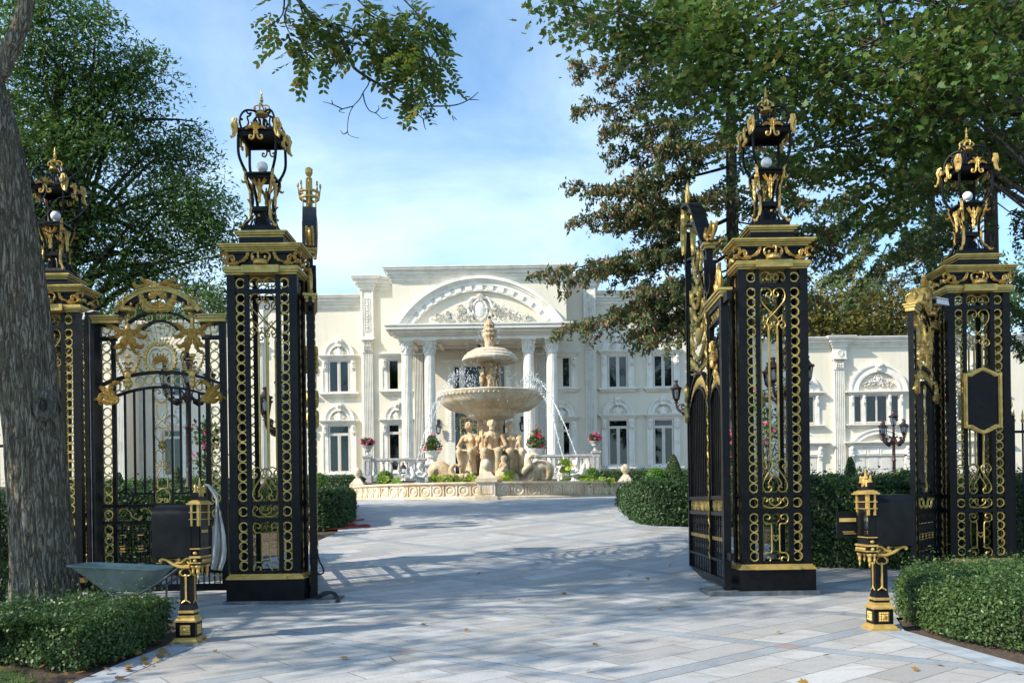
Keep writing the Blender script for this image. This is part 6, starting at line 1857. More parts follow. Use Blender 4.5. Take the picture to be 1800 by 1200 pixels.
def seated(mb, lean=0, look=(0, -1, 0), beard=False, hair='curls', arms='rest', male=False):
    """seated draped figure, hip at (0,0,0), facing -y, about 1.45 units from foot to crown; knees forward"""
    sh = 1.12 if male else 1.0
    mb.capsule((0, 0, .02), .17, (lean * .3, .02, .22), .145 * sh)
    mb.capsule((lean * .3, .02, .22), .145 * sh, (lean * .7, .0, .46), .165 * sh)
    mb.capsule((lean * .7 - .15 * sh, .0, .52), .075 * sh, (lean * .7 + .15 * sh, .0, .52), .075 * sh)
    for q in (-1, 1): mb.ball((lean * .6 + q * .075, -.12, .42), .075 if male else .082, 10, 8, (1, .7 if male else 1, .8))
    mb.capsule((lean * .75, -.01, .54), .065, (lean * .95, -.03, .66), .055)
    head(mb, (lean * 1.05, -.06, .79), .115, look, hair, beard)
    # thighs under drapery, shins, feet
    for q in (-1, 1):
        kx = q * .17
        mb.capsule((q * .09, -.02, .0), .14, (kx, -.54, .07), .105)
        mb.capsule((kx, -.54, .06), .10, (kx * .8, -.40, -.48), .065)
        mb.capsule((kx * .9, -.44, -.54), .05, (kx * .95, -.62, -.57), .04)
        for t in range(5): mb.capsule((kx * .95 - .03 + .016 * t, -.62, -.575), .014, (kx * .95 - .034 + .018 * t, -.665 + abs(t - 1) * .006, -.58), .011)
    # drapery folds hanging between and beside the shins
    rr = random.Random(3)
    for k in range(11):
        x = -.20 + .40 * k / 10
        yk = -.44 + .10 * abs(x) * 2
        mb.capsule((x * .9, yk + .02, .06 + .04 * rr.random()), .045, (x * 1.05 + rr.uniform(-.03, .03), yk + .04, -.50 + .05 * rr.random()), .04)
    for k in range(9):
        x = -.2 + .4 * k / 8; mb.capsule((x, -.05, .14 - .03 * rr.random()), .04, (x * 1.15, -.52, .11), .035)
    mb.box(-.20, .20, -.30, .2, -.62, -.08)
    def arm(q, elbow, wrist, up=.062, lo=.045):
        s = (lean * .7 + q * .22 * sh, .0, .50)
        mb.capsule(s, up * sh, elbow, up * .8); mb.capsule(elbow, up * .82, wrist, lo * .8)
        w = Vector(wrist); d = (w - Vector(elbow)).normalized()
        mb.ball(tuple(w + d * .05), .042, 8, 6, (1, 1, .8))
        sd_ = Vector((q, 0, 0)) - d * d.x * q
        for t in range(4):
            b = w + d * .07 + sd_ * (.026 * (t - 1.5)); mb.capsule(tuple(b), .012, tuple(b + d * (.045 + .008 * (1.5 - abs(t - 1.5)))), .010)
        b = w + d * .03 - sd_ * .035; mb.capsule(tuple(b), .014, tuple(b + d * .035 - sd_ * .025), .011)
    if arms == 'rest':
        arm(-1, (-.30 + lean, -.14, .24), (-.22, -.40, .16)); arm(1, (.28 + lean, -.14, .24), (.18, -.42, .14))
    elif arms == 'oar':
        arm(-1, (-.36, -.08, .32), (-.26, -.22, .52)); arm(1, (.36, -.10, .22), (.20, -.34, .12))
        mb.capsule((-.24, -.24, .62), .025, (-.24, -.30, -.10), .03)
        mb.capsule((-.24, -.30, -.1), .05, (-.24, -.34, -.5), .10)
    elif arms == 'child':
        arm(-1, (-.28, -.14, .22), (-.02, -.34, .12)); arm(1, (.30, -.14, .24), (.22, -.36, .16))
        mb.capsule((.16, -.30, .14), .10, (.19, -.26, .30), .085); head(mb, (.20, -.27, .42), .085, (.3, -1, -.2))
        mb.capsule((.14, -.34, .12), .05, (.06, -.52, .10), .04); mb.capsule((.22, -.34, .12), .05, (.27, -.55, .05), .04); mb.capsule((.12, -.32, .28), .03, (.04, -.38, .2), .022)
def standing(mb, s=1, ph=0):
    """small standing putto / maiden leaning on the shaft, ~1 unit tall, facing -y"""
    q0 = 1 if ph else -1
    for q in (-1, 1):
        b = -.05 if q == q0 else .0
        mb.capsule((q * .055, 0, .46), .068, (q * .065, -.02 + b, .25), .05); mb.capsule((q * .065, -.02 + b, .25), .05, (q * .06, .0, .05), .032); mb.capsule((q * .06, 0, .03), .03, (q * .065, -.08, .02), .024)
    mb.capsule((0, 0, .48), .088, (0, 0, .62), .075); mb.capsule((0, 0, .62), .078, (0, 0, .73), .088); mb.capsule((-.08, 0, .76), .04, (.08, 0, .76), .04); mb.capsule((0, 0, .78), .034, (0, -.01, .84), .03)
    head(mb, (0, -.02, .91), .072, (q0 * .4, -1, -.1))
    mb.capsule((.10, 0, .76), .035, (.16, -.03, .62), .03); mb.capsule((.16, -.03, .62), .03, (.10, -.10, .52), .022)
    mb.capsule((-.10, 0, .76), .035, (-.17, -.03, .66), .03); mb.capsule((-.17, -.03, .66), .03, (-.14, -.08, .80), .022)
    for k in range(5): mb.capsule((-.10 + .05 * k, -.06, .52), .03, (-.12 + .06 * k, -.05, .36 - .03 * (k % 2)), .022)
def half_triton(mb, pour=1):
    """half figure with scaly fish tail base, lifting a jar or conch, facing -y; about 1 unit tall"""
    mb.capsule((0, 0, .05), .20, (0, 0, .30), .16); mb.capsule((0, 0, .30), .15, (0, 0, .52), .17); mb.capsule((-.16, 0, .58), .075, (.16, 0, .58), .075); mb.capsule((0, 0, .60), .06, (0, -.02, .70), .055)
    head(mb, (0, -.03, .84), .12, (-pour * .25, -1, .05))
    for k in range(14):
        a = 2 * PI * k / 14
        for z in (.02, .12, .22): mb.ball((.19 * math.cos(a + z * 3), .19 * math.sin(a + z * 3), z), .055, 6, 5)
    for q in (-1, 1): mb.ball((q * .08, -.13, .47), .07, 8, 6, (1, .6, .8))
    x = -pour
    mb.capsule((x * .22, 0, .57), .062, (x * .30, -.18, .42), .05); mb.capsule((x * .30, -.18, .42), .05, (x * .20, -.26, .58), .035)
    mb.capsule((-x * .22, 0, .57), .062, (-x * .14, -.24, .44), .05); mb.capsule((-x * .14, -.24, .44), .05, (x * .14, -.28, .50), .035)
    for t in range(4): mb.capsule((x * (.16 + .02 * t), -.30, .60), .014, (x * (.17 + .02 * t), -.33, .64), .011)
    mb.capsule((x * .20, -.26, .50), .10, (x * .26, -.25, .68), .09); mb.capsule((x * .26, -.25, .70), .05, (x * .28, -.25, .78), .065)
fount = thing('fountain', 'large three tiered travertine fountain with seated figures standing in the round pool', 'fountain', (FX, FY, 0))
def flz(y, d=FY): return PZ(866, y, d)
mb = MB()
# pool wall ring
nseg = 120
prof = [(FR + .14, ZW0 - .3), (FR + .14, ZW0 + .10), (FR + .06, ZW0 + .13), (FR + .0, ZW0 + .15), (FR + .0, ZW1 - .10), (FR + .05, ZW1 - .08), (FR + .09, ZW1 - .05), (FR + .09, ZW1), (FR - .28, ZW1), (FR - .28, ZW0 - .3)]
mb.lathe(prof, nseg, cap=False); mb.build('pool_wall', M['travp'], fount, True, auto=AUTO)
# carved roundels between flat strips on the wall (one mesh, surface carving)
mb = MB()
for i in range(72):
    a = 2 * PI * i / 72 + .02
    if math.sin(a) > .35: continue
    m = Matrix.Translation((FR * math.cos(a), FR * math.sin(a), (ZW0 + ZW1) / 2 + .02)) @ Matrix.Rotation(a + PI / 2, 4, 'Z')
    l = MB(); l.ring((0, -.0, 0), .145, .035, 16, 6, 1.0); l.ball((0, .03, 0), .11, 10, 6, (1, .5, 1)); l.box(.195, .24, -.035, .05, -.15, .15)
    mb.merge(l, m)
mb.build('carved_roundels', M['travp'], fount, True, auto=AUTO)
for a in (-PI / 2 - .01, PI + .02, -.02):
    m = Matrix.Translation((FR * math.cos(a), FR * math.sin(a), 0)) @ Matrix.Rotation(a + PI / 2, 4, 'Z')
    o = MB(); o.box(-.36, .36, -.24, .30, ZW0 - .2, ZW0 + .13); o.box(-.28, .28, -.17, .26, ZW0 + .13, ZW1 - .02); o.box(-.34, .34, -.23, .30, ZW1 - .02, ZW1 + .10)
    o.box(-.20, -.18, -.185, -.17, ZW0 + .2, ZW1 - .08); o.box(.18, .20, -.185, -.17, ZW0 + .2, ZW1 - .08); o.box(-.18, .18, -.185, -.17, ZW1 - .1, ZW1 - .08); o.box(-.18, .18, -.185, -.17, ZW0 + .2, ZW0 + .22)
    o.box(-.30, .30, -.21, .27, ZW1 + .10, ZW1 + .17, (.03, .03)); o.box(-.25, .25, -.16, .22, ZW1 + .17, ZW1 + .32, (.12, .10))
    b = MB().merge(o, m); ped = b.build('pedestal', M['travp'], fount)
    o = MB().lathe([(.10, ZW1 + .30), (.07, ZW1 + .34), (.08, ZW1 + .37), (.15, ZW1 + .44), (.175, ZW1 + .52), (.15, ZW1 + .62), (.07, ZW1 + .70), (.01, ZW1 + .72)], 20, (0, .03, 0), .08, 10)
    MB().merge(o, m).build('ball_finial', M['travp'], ped, True)
mb = MB().lathe([(.01, ZW1 - .16), (FR - .29, ZW1 - .155)], 60, cap=False); mb.build('pool_water', M['water'], fount, True)
# central column and bowls
col = MB().lathe([(.62, 2.0), (.62, 3.0), (.56, 3.1), (.5, 3.15), (.45, 3.3), (.44, 5.9), (.5, 6.05), (.62, 6.12)], 80, (0, 0, 0), .06, 20)
z_at = lambda y: PZ(866, y, FY)
Z0 = z_at(735)
col = MB().lathe([(.70, 2.0), (.62, 3.0), (.52, 3.1), (.46, 3.2), (.45, Z0 - .3), (.50, Z0 - .25), (.50, Z0 - .1), (.60, Z0)], 96, (0, 0, 0), .07, 24)
col.build('central_column', M['trav'], fount, True, auto=math.radians(25))
zr = z_at(692.5)
bowl = [(.50, z_at(739)), (.86, z_at(734)), (.92, z_at(729)), (1.02, z_at(726)), (1.05, z_at(722.5)), (1.5, z_at(721)), (1.6, z_at(718)), (1.78, z_at(712)), (1.86, z_at(708)), (1.88, z_at(705.5)), (1.96, z_at(702)), (2.02, z_at(698)), (2.05, z_at(694)), (2.02, zr), (1.90, zr), (1.85, zr - .1), (1.2, zr - .35), (.2, zr - .42)]
MB().lathe(bowl, 96).build('lower_bowl', M['travp'], fount, True, auto=math.radians(30))
mb = MB()
for i in range(72):
    a = 2 * PI * i / 72; mb.ball((1.97 * math.cos(a), 1.97 * math.sin(a), z_at(699.5)), .06, 6, 5, (1, 1, .8))
mb.build('egg_moulding', M['travp'], fount, True)
MB().lathe([(.01, zr - .085), (1.86, zr - .08)], 60, cap=False).build('bowl_water', M['water'], fount, True)
za, zc = zr - .4, z_at(636)
MB().lathe([(.55, za), (.58, zr + .02), (.5, zr + .08), (.22, zr + .12), (.19, zc - .1), (.26, zc), (.38, zc + .03)], 32).build('upper_column', M['trav'], fount, True, auto=AUTO)
up = [(.38, z_at(636)), (.95, z_at(637)), (1.04, z_at(634)), (1.05, z_at(631)), (.98, z_at(627.5)), (.985, z_at(626)), (.86, z_at(622)), (.865, z_at(620.5)), (.68, z_at(616.5)), (.62, z_at(614.5)), (.25, z_at(611.5)), (.18, z_at(610))]
MB().lathe(up, 72, (0, 0, 0), .02, 24).build('upper_bowl', M['travp'], fount, True, auto=math.radians(30))
fin = [(.18, z_at(611)), (.175, z_at(608)), (.19, z_at(606)), (.185, z_at(601)), (.21, z_at(598)), (.24, z_at(592)), (.30, z_at(590)), (.28, z_at(588.5)), (.25, z_at(587)), (.24, z_at(584)), (.30, z_at(582.5)), (.27, z_at(580)), (.16, z_at(577.5)), (.18, z_at(575)), (.20, z_at(573)), (.21, z_at(571.5)), (.16, z_at(567)), (.10, z_at(563)), (.05, z_at(561))]
MB().lathe(fin, 64, (0, 0, 0), .07, 12).build('pineapple_finial', M['trav'], fount, True)
MB().lathe([(.03, z_at(562)), (.055, z_at(559)), (.055, z_at(556))], 12).build('nozzle', M['iron'], fount)
# figures: each a statue part of the fountain
zf = z_at(812)
for i, (dx, dy, rz, kw, s) in enumerate(((-.66, -.80, -.35, dict(lean=-.08, look=(-.55, -1, -.35), hair='bun'), 1.33), (.06, -1.05, 0, dict(beard=True, arms='oar', male=True), 1.40), (.68, -.80, .35, dict(look=(.35, -1, -.05), hair='bun', arms='child'), 1.34), (0, 1.1, PI, dict(), 1.4))):
    mb = MB(); seated(mb, **kw); remeshed(mb, 'seated_statue', M['trav'], fount, .017, (dx, dy, 3.40), 1, rz, s)
for i, a in enumerate((-PI / 2 + .15, -PI / 2 - 1.2, -PI / 2 + 1.6, PI / 2)):
    mb = MB(); standing(mb, 1, i % 2); remeshed(mb, 'standing_statue', M['trav'], fount, .015, (.30 * math.cos(a), .30 * math.sin(a), zr + .06), 1, a + PI / 2, 1.12)
# rocky plinth with scrolls, shells and swans
mb = MB(); rr = random.Random(2)
for k in range(46):
    a = rr.uniform(0, 2 * PI); r_ = rr.uniform(.3, 1.45); mb.ball((r_ * math.cos(a), r_ * math.sin(a) - .1, 2.25 + rr.uniform(0, .25)), rr.uniform(.18, .34), 9, 7, (1, 1, .8))
mb.lathe([(1.35, 2.0), (1.4, 2.25), (1.2, 2.45), (.9, 2.6), (.5, 2.9)], 24)
for q in (-1, 1):
    mb.capsule((q * .85, -1.45, 2.1), .20, (q * .85, -1.45, 2.55), .20)
remeshed(mb, 'rocky_plinth', M['trav'], fount, .045, None, 1)
for q in (-1, 1):
    mb = MB()
    p = catmull([(q * 1.0, -1.1, 2.35), (q * 1.35, -1.15, 2.42), (q * 1.6, -1.15, 2.78), (q * 1.85, -1.15, 2.98), (q * 2.08, -1.15, 2.85), (q * 2.05, -1.15, 2.55), (q * 1.88, -1.15, 2.5), (q * 1.85, -1.15, 2.66)], 6)
    mb.tube(p, [.34 - .24 * i / len(p) for i in range(len(p))], 12, flat=1.2)
    for i in range(0, len(p), 2): mb.ball((p[i][0], p[i][1] - .22 + .12 * i / len(p), p[i][2]), .09, 7, 5)
    remeshed(mb, 'scroll_volute', M['trav'], fount, .03, None, 1)
    mb = MB()
    p = catmull([(q * 1.1, -1.5, 2.7), (q * 1.25, -1.5, 2.85), (q * 1.42, -1.5, 3.0), (q * 1.35, -1.5, 3.2), (q * 1.5, -1.5, 3.32), (q * 1.62, -1.5, 3.28)] if q > 0 else [(q * .95, -1.5, 2.6), (q * 1.3, -1.5, 2.62), (q * 1.42, -1.5, 2.85), (q * 1.3, -1.5, 3.02), (q * 1.12, -1.5, 3.0)], 5)
    mb.tube(p, [.14 - .09 * i / len(p) for i in range(len(p))], 10); mb.ball(p[-1], .08, 8, 6, (1.3, 1, .8))
    remeshed(mb, 'carved_fish', M['trav'], fount, .03, None, 1)
mb = MB(); mb.ball((0, 0, 0), .3, 12, 10, (1, 1, .9)); mb.ball((.02, -.05, .32), .17, 12, 9); mb.ball((-.08, -.16, .34), .07, 8, 6); mb.ball((.1, -.16, .34), .07, 8, 6); mb.capsule((.02, -.06, .45), .08, (.02, -.02, .62), .14); mb.capsule((0, -.18, .24), .08, (0, -.24, .2), .07)
remeshed(mb, 'dolphin_head', M['trav'], fount, .025, (.45, -1.75, 2.62), 1)
# white pool statues
def pool_statue(label, x, ytop, d, size, kind, pour, rz=0):
    t = thing('pool_statue', label, 'statue', (PX(x, 840, d), d, 2.14), rz, 'white statues standing in the pool')
    mb = MB()
    if kind == 'triton': half_triton(mb, pour)
    else: standing(mb, 1, 1)
    remeshed(mb, 'figure', M['white_stone'], t, .016, None, 1, 0, size)
    return t
pool_statue('white half figure lifting a spouting jar, left of the fountain in the pool', 739, 805, 29.4, .96, 'triton', 1)
pool_statue('white half figure with a spouting jar, right of the fountain in the pool', 1012, 800, 29.2, .98, 'triton', -1)
pool_statue('small white child statue standing behind yellow lily leaves in the pool', 985, 808, 29.3, .92, 'child', -1)
# ---------------- water
def jet(label, pts, r0, r1, drops, seed):
    # pts in pixels with depth -> ballistic thread breaking into drops
    p3 = catmull([P(*q) for q in pts], 10)
    mb = MB(); rr = random.Random(seed); n = len(p3); nb = int(n * .55)
    mb.tube(p3[:nb], [r0 + (r1 - r0) * i / nb + .006 * rr.random() * .5 for i in range(nb)], 6)
    for i in range(drops):
        t = rr.random() ** .75 * (n - 1); a = int(t); b = min(a + 1, n - 1); f = t - a
        sp = .012 + .13 * (t / n) ** 2
        c = [p3[a][k] * (1 - f) + p3[b][k] * f + rr.gauss(0, sp) for k in range(3)]
        s = rr.uniform(.006, .019)
        mb.ball(c, s, 5, 4, (1, 1, rr.uniform(1, 2.2)))
    o = mb.build('water_jet', M['spray'], None, True)
    tag(o, label, 'water jet', 'water jets of the fountain')
jet('thin water jet rising from the left white statue to the big bowl', [(733, 812, 29.3), (745, 765, 29.7), (757, 725, 30), (772, 695, 30.4), (790, 668, 30.9), (806, 655, 31.2), (822, 662, 31.5), (832, 680, 31.6)], .009, .011, 420, 1)
jet('second fainter water jet rising just beside the left white statue', [(741, 800, 29.3), (750, 770, 29.7), (763, 730, 30), (778, 700, 30.4), (793, 676, 30.9), (806, 668, 31.2), (818, 680, 31.5)], .008, .012, 160, 2)
jet('thin water jet rising from the right white statue toward the big bowl', [(1013, 800, 29.2), (1000, 765, 29.5), (984, 728, 30), (966, 694, 30.5), (950, 672, 31), (934, 660, 31.3), (922, 668, 31.5), (914, 684, 31.6)], .010, .012, 420, 3)
jet('water jet rising from behind the small white child statue', [(993, 812, 29.3), (983, 780, 29.6), (972, 735, 30.1), (958, 700, 30.6), (945, 682, 31), (932, 676, 31.3), (920, 690, 31.5)], .009, .009, 260, 4)
def drip():
    mb = MB(); rr = random.Random(9)
    for i in range(220):
        a = rr.uniform(0, 2 * PI); r_ = 2.05 + rr.gauss(0, .06); z = rr.uniform(2.3, zr)
        mb.ball((FX + r_ * math.cos(a), FY + r_ * math.sin(a), z), rr.uniform(.006, .014), 4, 3, (1, 1, 2.2))
    for i in range(160):
        a = rr.uniform(0, 2 * PI); r_ = 1.06 + rr.gauss(0, .04); mb.ball((FX + r_ * math.cos(a), FY + r_ * math.sin(a), rr.uniform(zr, z_at(636))), rr.uniform(.006, .014), 4, 3, (1, 1, 2.2))
    for i in range(180):
        a = rr.uniform(0, 2 * PI); r_ = rr.uniform(.15, .5); mb.ball((FX + r_ * math.cos(a), FY + r_ * math.sin(a), rr.uniform(z_at(612), z_at(560))), rr.uniform(.006, .014), 4, 3, (1, 1, 2))
    tag(mb.build('falling_drops', M['spray'], None, True), kind='stuff')
drip()
# lily plants in the pool
def lilies(label, x0, x1, d, n, seed, hi=.35):
    rr = random.Random(seed)
    t = thing('water_lily', label, 'water plant', (PX((x0 + x1) / 2, 845, d), d, 2.17), 0, 'lily clumps in the fountain pool')
    ox = PX((x0 + x1) / 2, 845, d); mb = MB(); st = MB()
    for k in range(n):
        x = PX(rr.uniform(x0, x1), 845, d) - ox; y = rr.uniform(-.4, .5); z = rr.uniform(.08, hi); r_ = rr.uniform(.10, .20)
        m = Matrix.Translation((x, y, z)) @ Matrix.Rotation(rr.uniform(-.9, .9), 4, 'X') @ Matrix.Rotation(rr.uniform(-.8, .8), 4, 'Y')
        l = MB(); nn = 14
        vs = [(0, 0, -.03)] + [(r_ * (1 + .1 * math.sin(3 * a)) * math.cos(a), r_ * math.sin(a), .02 * math.sin(5 * a)) for a in [.3 + (2 * PI - .3) * i / nn for i in range(nn + 1)]]
        l.add(vs, [(0, i, i + 1) for i in range(1, nn + 1)]); mb.merge(l, m)
        st.tube([(x, y, z - .02), (x + rr.uniform(-.05, .05), y, -.05)], .012, 4)
    mb.build('leaves', M['l_lily'], t); st.build('stems', M['l_pot'], t)
lilies('yellow green lily leaves left of the left white statue', 672, 712, 28.6, 16, 1, .42)
lilies('low lily leaves between the left white statue and the carved scroll', 755, 800, 28.7, 26, 2, .40)
lilies('pale lily leaves standing at the foot of the left carved scroll', 800, 832, 28.4, 14, 3, .36)
lilies('bright yellow lily leaves right of the central ball finial', 886, 902, 28.2, 8, 4, .5)
lilies('tall yellow green lily leaves hiding the small child statue', 986, 1004, 28.6, 12, 5, .85)
lilies('lily leaves in front of the round clipped bush right of the statues', 1022, 1050, 28.5, 12, 6, .35)
lilies('small scattered lily leaves near the right ball finial', 1055, 1085, 28.8, 12, 7, .28)

# ---------------- balustrade, urns
def balustrade(label, xa, xb, ya, yb, d):
    t = thing('balustrade', label, 'balustrade', (PX((xa + xb) / 2, ya, d), d, PZ((xa + xb) / 2, yb, d)), 0, 'stone balustrades before the portico')
    k = d / F; w = (xb - xa) * k; h = (yb - ya) * k
    MB().box(-w / 2, w / 2, -.12, .12, h - .10, h).box(-w / 2, w / 2, -.09, .09, h - .14, h - .10).build('top_rail', M['grey_stone'], t)
    MB().box(-w / 2, w / 2, -.13, .13, 0, .12).build('base_rail', M['grey_stone'], t)
    n = max(2, int(round(w / .36)))
    for i in range(n):
        x = -w / 2 + w * (i + .5) / n
        mb = MB(); mb.box(x - .09, x + .09, -.09, .09, .12, .18); mb.box(x - .09, x + .09, -.09, .09, h - .20, h - .14)
        hh = h - .38
        mb.lathe([(.05, .18), (.07, .18 + hh * .06), (.055, .18 + hh * .12), (.09, .18 + hh * .3), (.095, .18 + hh * .4), (.06, .18 + hh * .65), (.045, .18 + hh * .85), (.065, .18 + hh * .93), (.05, .18 + hh)], 14, (x, 0, 0))
        mb.build('baluster', M['grey_stone'], t, True, auto=AUTO)
balustrade('grey stone balustrade between the left urn pedestal and the portico columns', 653, 750, 805, 840, 41.6)
balustrade('grey stone balustrade between the portico columns and the right urn pedestal', 936, 1042, 798.5, 836, 41.6)
def pedestal(label, x, yt, yb, wpx, d):
    k = d / F; w = wpx * k / 2; h = (yb - yt) * k
    t = thing('stone_pedestal', label, 'pedestal', (PX(x, yt, d), d, PZ(x, yb, d)), 0, 'stone urn pedestals')
    mb = MB(); mb.box(-w * 1.15, w * 1.15, -w * 1.15, w * 1.15, -.5, .14); mb.box(-w, w, -w, w, .14, h - .14); mb.box(-w * 1.1, w * 1.1, -w * 1.1, w * 1.1, h - .14, h - .07); mb.box(-w * 1.25, w * 1.25, -w * 1.25, w * 1.25, h - .07, h)
    for (a, b, c_, d_) in ((-w * .6, w * .6, .22, .25), (-w * .6, w * .6, h - .25, h - .22), (-w * .6, -w * .5, .25, h - .25), (w * .5, w * .6, .25, h - .25)): mb.box(a, b, -w - .02, -w, c_, d_)
    mb.build('shaft', M['grey_stone'], t); return PZ(x, yt, d)
def urn(label, x, ytop, ybot, wpx, d, plabel, fcol, fh, tall=False, seed=0):
    k = d / F; r = wpx * k / 2; h = (ybot - ytop) * k; z = PZ(x, ybot, d); cx = PX(x, ybot, d)
    t = thing('stone_urn', label, 'urn', (cx, d, z), 0, 'stone garden urns')
    mb = MB(); mb.box(-r * .45, r * .45, -r * .45, r * .45, 0, h * .08)
    mb.lathe([(r * .42, h * .08), (r * .36, h * .14), (r * .26, h * .22), (r * .22, h * .32), (r * .30, h * .36), (r * .24, h * .40), (r * .45, h * .46), (r * .62, h * .54), (r * .60, h * .62), (r * .64, h * .68), (r * .85, h * .86), (r * .98, h * .96), (r * 1.0, h), (r * .9, h), (r * .85, h * .9)], 36, (0, 0, 0), .05, 18)
    mb.build('bowl', M['white_stone'] if tall else M['grey_stone'], t, True, auto=AUTO)
    p = thing('potted_flowers', plabel, 'flowers', (cx, d, z + h), 0, 'flowers planted in the urns')
    fh_ = fh * k; rr = np.random.default_rng(seed)
    n = 900; u = rr.normal(size=(n, 3)); u /= np.linalg.norm(u, axis=1, keepdims=True); rad = rr.random((n, 1)) ** .4
    c = u * rad * np.array([r * 1.12, r * 1.1, fh_ * (.45 if not tall else .42)]) + np.array([0, 0, fh_ * (.40 if not tall else .3)])
    if tall:
        n2 = 260; c2 = np.stack([rr.normal(0, r * .28, n2), rr.normal(0, r * .28, n2), rr.uniform(fh_ * .4, fh_ * .95, n2)], 1); c = np.concatenate([c, c2])
    c[:, 2] = np.maximum(c[:, 2], -.02)
    V, Fc = scatter(c, .10 if tall else .085, QUAD, 1, None); np_mesh('foliage', V, Fc, 4, M['l_pot'], p)
    n = 150 if not tall else 60
    u = rr.normal(size=(n, 3)); u /= np.linalg.norm(u, axis=1, keepdims=True); u[:, 1] = -np.abs(u[:, 1]) * np.where(rr.random(n) < .7, 1, -1)
    cl = u[rr.integers(0, 16 if tall else 34, n)] if True else u
    c = (cl + rr.normal(0, .09, (n, 3))) * np.array([r * 1.15, r * 1.1, fh_ * .48]) + np.array([0, 0, fh_ * (.42 if not tall else .3)])
    c[:, 2] = np.maximum(c[:, 2], 0)
    if tall: c = np.concatenate([c, rr.normal(0, .05, (14, 3)) + np.array([0, 0, fh_ * 1.0])])
    V, Fc = scatter(c, .12, QUAD, 1, None); np_mesh('blossoms', V, Fc, 4, fcol, p)
    if tall: MB().tube([(0, 0, 0), (0, 0, fh_)], .012, 5).build('stem', M['l_pot'], p)
pedestal('grey pedestal at the left end of the balustrade under pink flowers', 646, 801, 842, 13, 41.6)
urn('small grey urn of pink flowers on the left balustrade pedestal', 646.5, 783.5, 800.5, 20, 41.6, 'dense pink flowers in the urn on the left balustrade pedestal', M['f_pink'], 17, False, 1)
pedestal('grey pedestal at the right end of the balustrade under pink flowers', 1047.5, 793, 838, 13, 41.6)
urn('small grey urn of pink flowers on the right balustrade pedestal', 1046, 775, 792.5, 20, 41.6, 'dense pink flowers in the urn on the right balustrade pedestal', M['f_pink'], 17, False, 2)
pedestal('weathered pedestal in front of the left columns carrying a wide white urn', 760, 816, 848, 21, 38.6)
urn('wide white urn of red flowers in front of the left columns', 760.5, 792.5, 815.5, 31, 38.6, 'red flowers with a tall green spike in the wide left urn', M['f_red'], 28, True, 3)
pedestal('weathered pedestal in front of the right columns carrying a wide white urn', 944.5, 813, 846, 21, 38.6)
urn('wide white urn of red flowers in front of the right columns', 943, 788.5, 812.5, 31, 38.6, 'red flowers with a tall green spike in the wide right urn', M['f_red'], 36, True, 4)
# small path lanterns beside the pool
def path_lantern(label, x, y, d):
    t = thing('path_lantern', label, 'lantern', P(x, y, d))
    MB().lathe([(.05, 0), (.07, .02), (.015, .05), (.015, .35), (.12, .38), (.12, .40)], 10).build('stand', M['iron'], t)
    MB().lathe([(.10, .40), (.12, .58)], 8).build('glass', M['lglass'], t)
    MB().lathe([(.17, .58), (.06, .74), (.03, .76), (.035, .86), (.0, .88)], 10).build('cap', M['maroon'], t)
path_lantern('small garden lantern standing behind the left white pool statue', 709, 846, 38)

# ---------------- cast iron lamp posts
def lamp_post_proto():
    t = thing('lamp_post', 'maroon cast iron five lantern lamp post in front of the garage doors', 'lamp post', (0, 0, 0), 0, 'cast iron lamp posts')
    c = M['maroon']
    MB().lathe([(.24, -.3), (.24, .15), (.20, .2), (.16, .5), (.18, .55), (.10, .65), (.085, .9), (.10, .95), (.07, 1.0), (.06, 2.6), (.085, 2.65), (.06, 2.72), (.05, 3.25), (.09, 3.3), (.12, 3.42), (.07, 3.5), (.05, 3.6), (.04, 3.98)], 24, (0, 0, 0), .05, 12).build('pole', c, t, True, auto=AUTO)
    for k in range(4):
        m = Matrix.Rotation(PI / 2 * k + .3, 4, 'Z')
        o = MB(); o.tube(catmull([(.05, 0, 3.42), (.2, 0, 3.30), (.38, 0, 3.30), (.50, 0, 3.42), (.52, 0, 3.58)], 5), .03, 7)
        o.tube(y3(fit(KC, .10, .38, 3.34, 3.56, rot=.5)), .02, 6); o.tube(y3(fit(KC, .30, .48, 3.36, 3.52, rot=2.5)), .015, 6)
        acan(o, [(.12, 3.3), (.25, 3.22), (.38, 3.26)], .05, 0, .03, 3); o.lathe([(.08, 3.56), (.03, 3.6), (.07, 3.64)], 8, (.52, 0, 0))
        arm = MB().merge(o, m).build('arm', c, t)
        lantern_head(t, (.52 * math.cos(PI / 2 * k + .3), .52 * math.sin(PI / 2 * k + .3), 3.62), .95)
    lantern_head(t, (0, 0, 3.96), 1.05)
    return t
def lantern_head(t, c, s):
    mb = MB(); x, y, z = c
    mb.lathe([(.03, z), (.085 * s, z + .04 * s), (.09 * s, z + .06 * s)], 8, (x, y, 0))
    for k in range(6):
        a = 2 * PI * k / 6; mb.tube([(x + .085 * s * math.cos(a), y + .085 * s * math.sin(a), z + .05 * s), (x + .13 * s * math.cos(a), y + .13 * s * math.sin(a), z + .34 * s)], .010, 4)
    mb.lathe([(.13 * s, z + .33 * s), (.17 * s, z + .35 * s), (.17 * s, z + .39 * s), (.13 * s, z + .40 * s), (.10 * s, z + .42 * s), (.05 * s, z + .50 * s), (.04 * s, z + .54 * s), (.06 * s, z + .56 * s), (.055 * s, z + .60 * s), (.02 * s, z + .61 * s)], 12, (x, y, 0))
    h = mb.build('lantern_head', M['maroon'], t)
    MB().lathe([(.08 * s, z + .06 * s), (.125 * s, z + .33 * s)], 6, (x, y, 0)).build('glass', M['lglass'], h)
    MB().lathe([(.02, z + .06 * s), (.05 * s, z + .1 * s), (.05 * s, z + .24 * s), (.02, z + .3 * s)], 10, (x, y, 0)).build('bulb', M['globe'], h, True)
lp = lamp_post_proto()
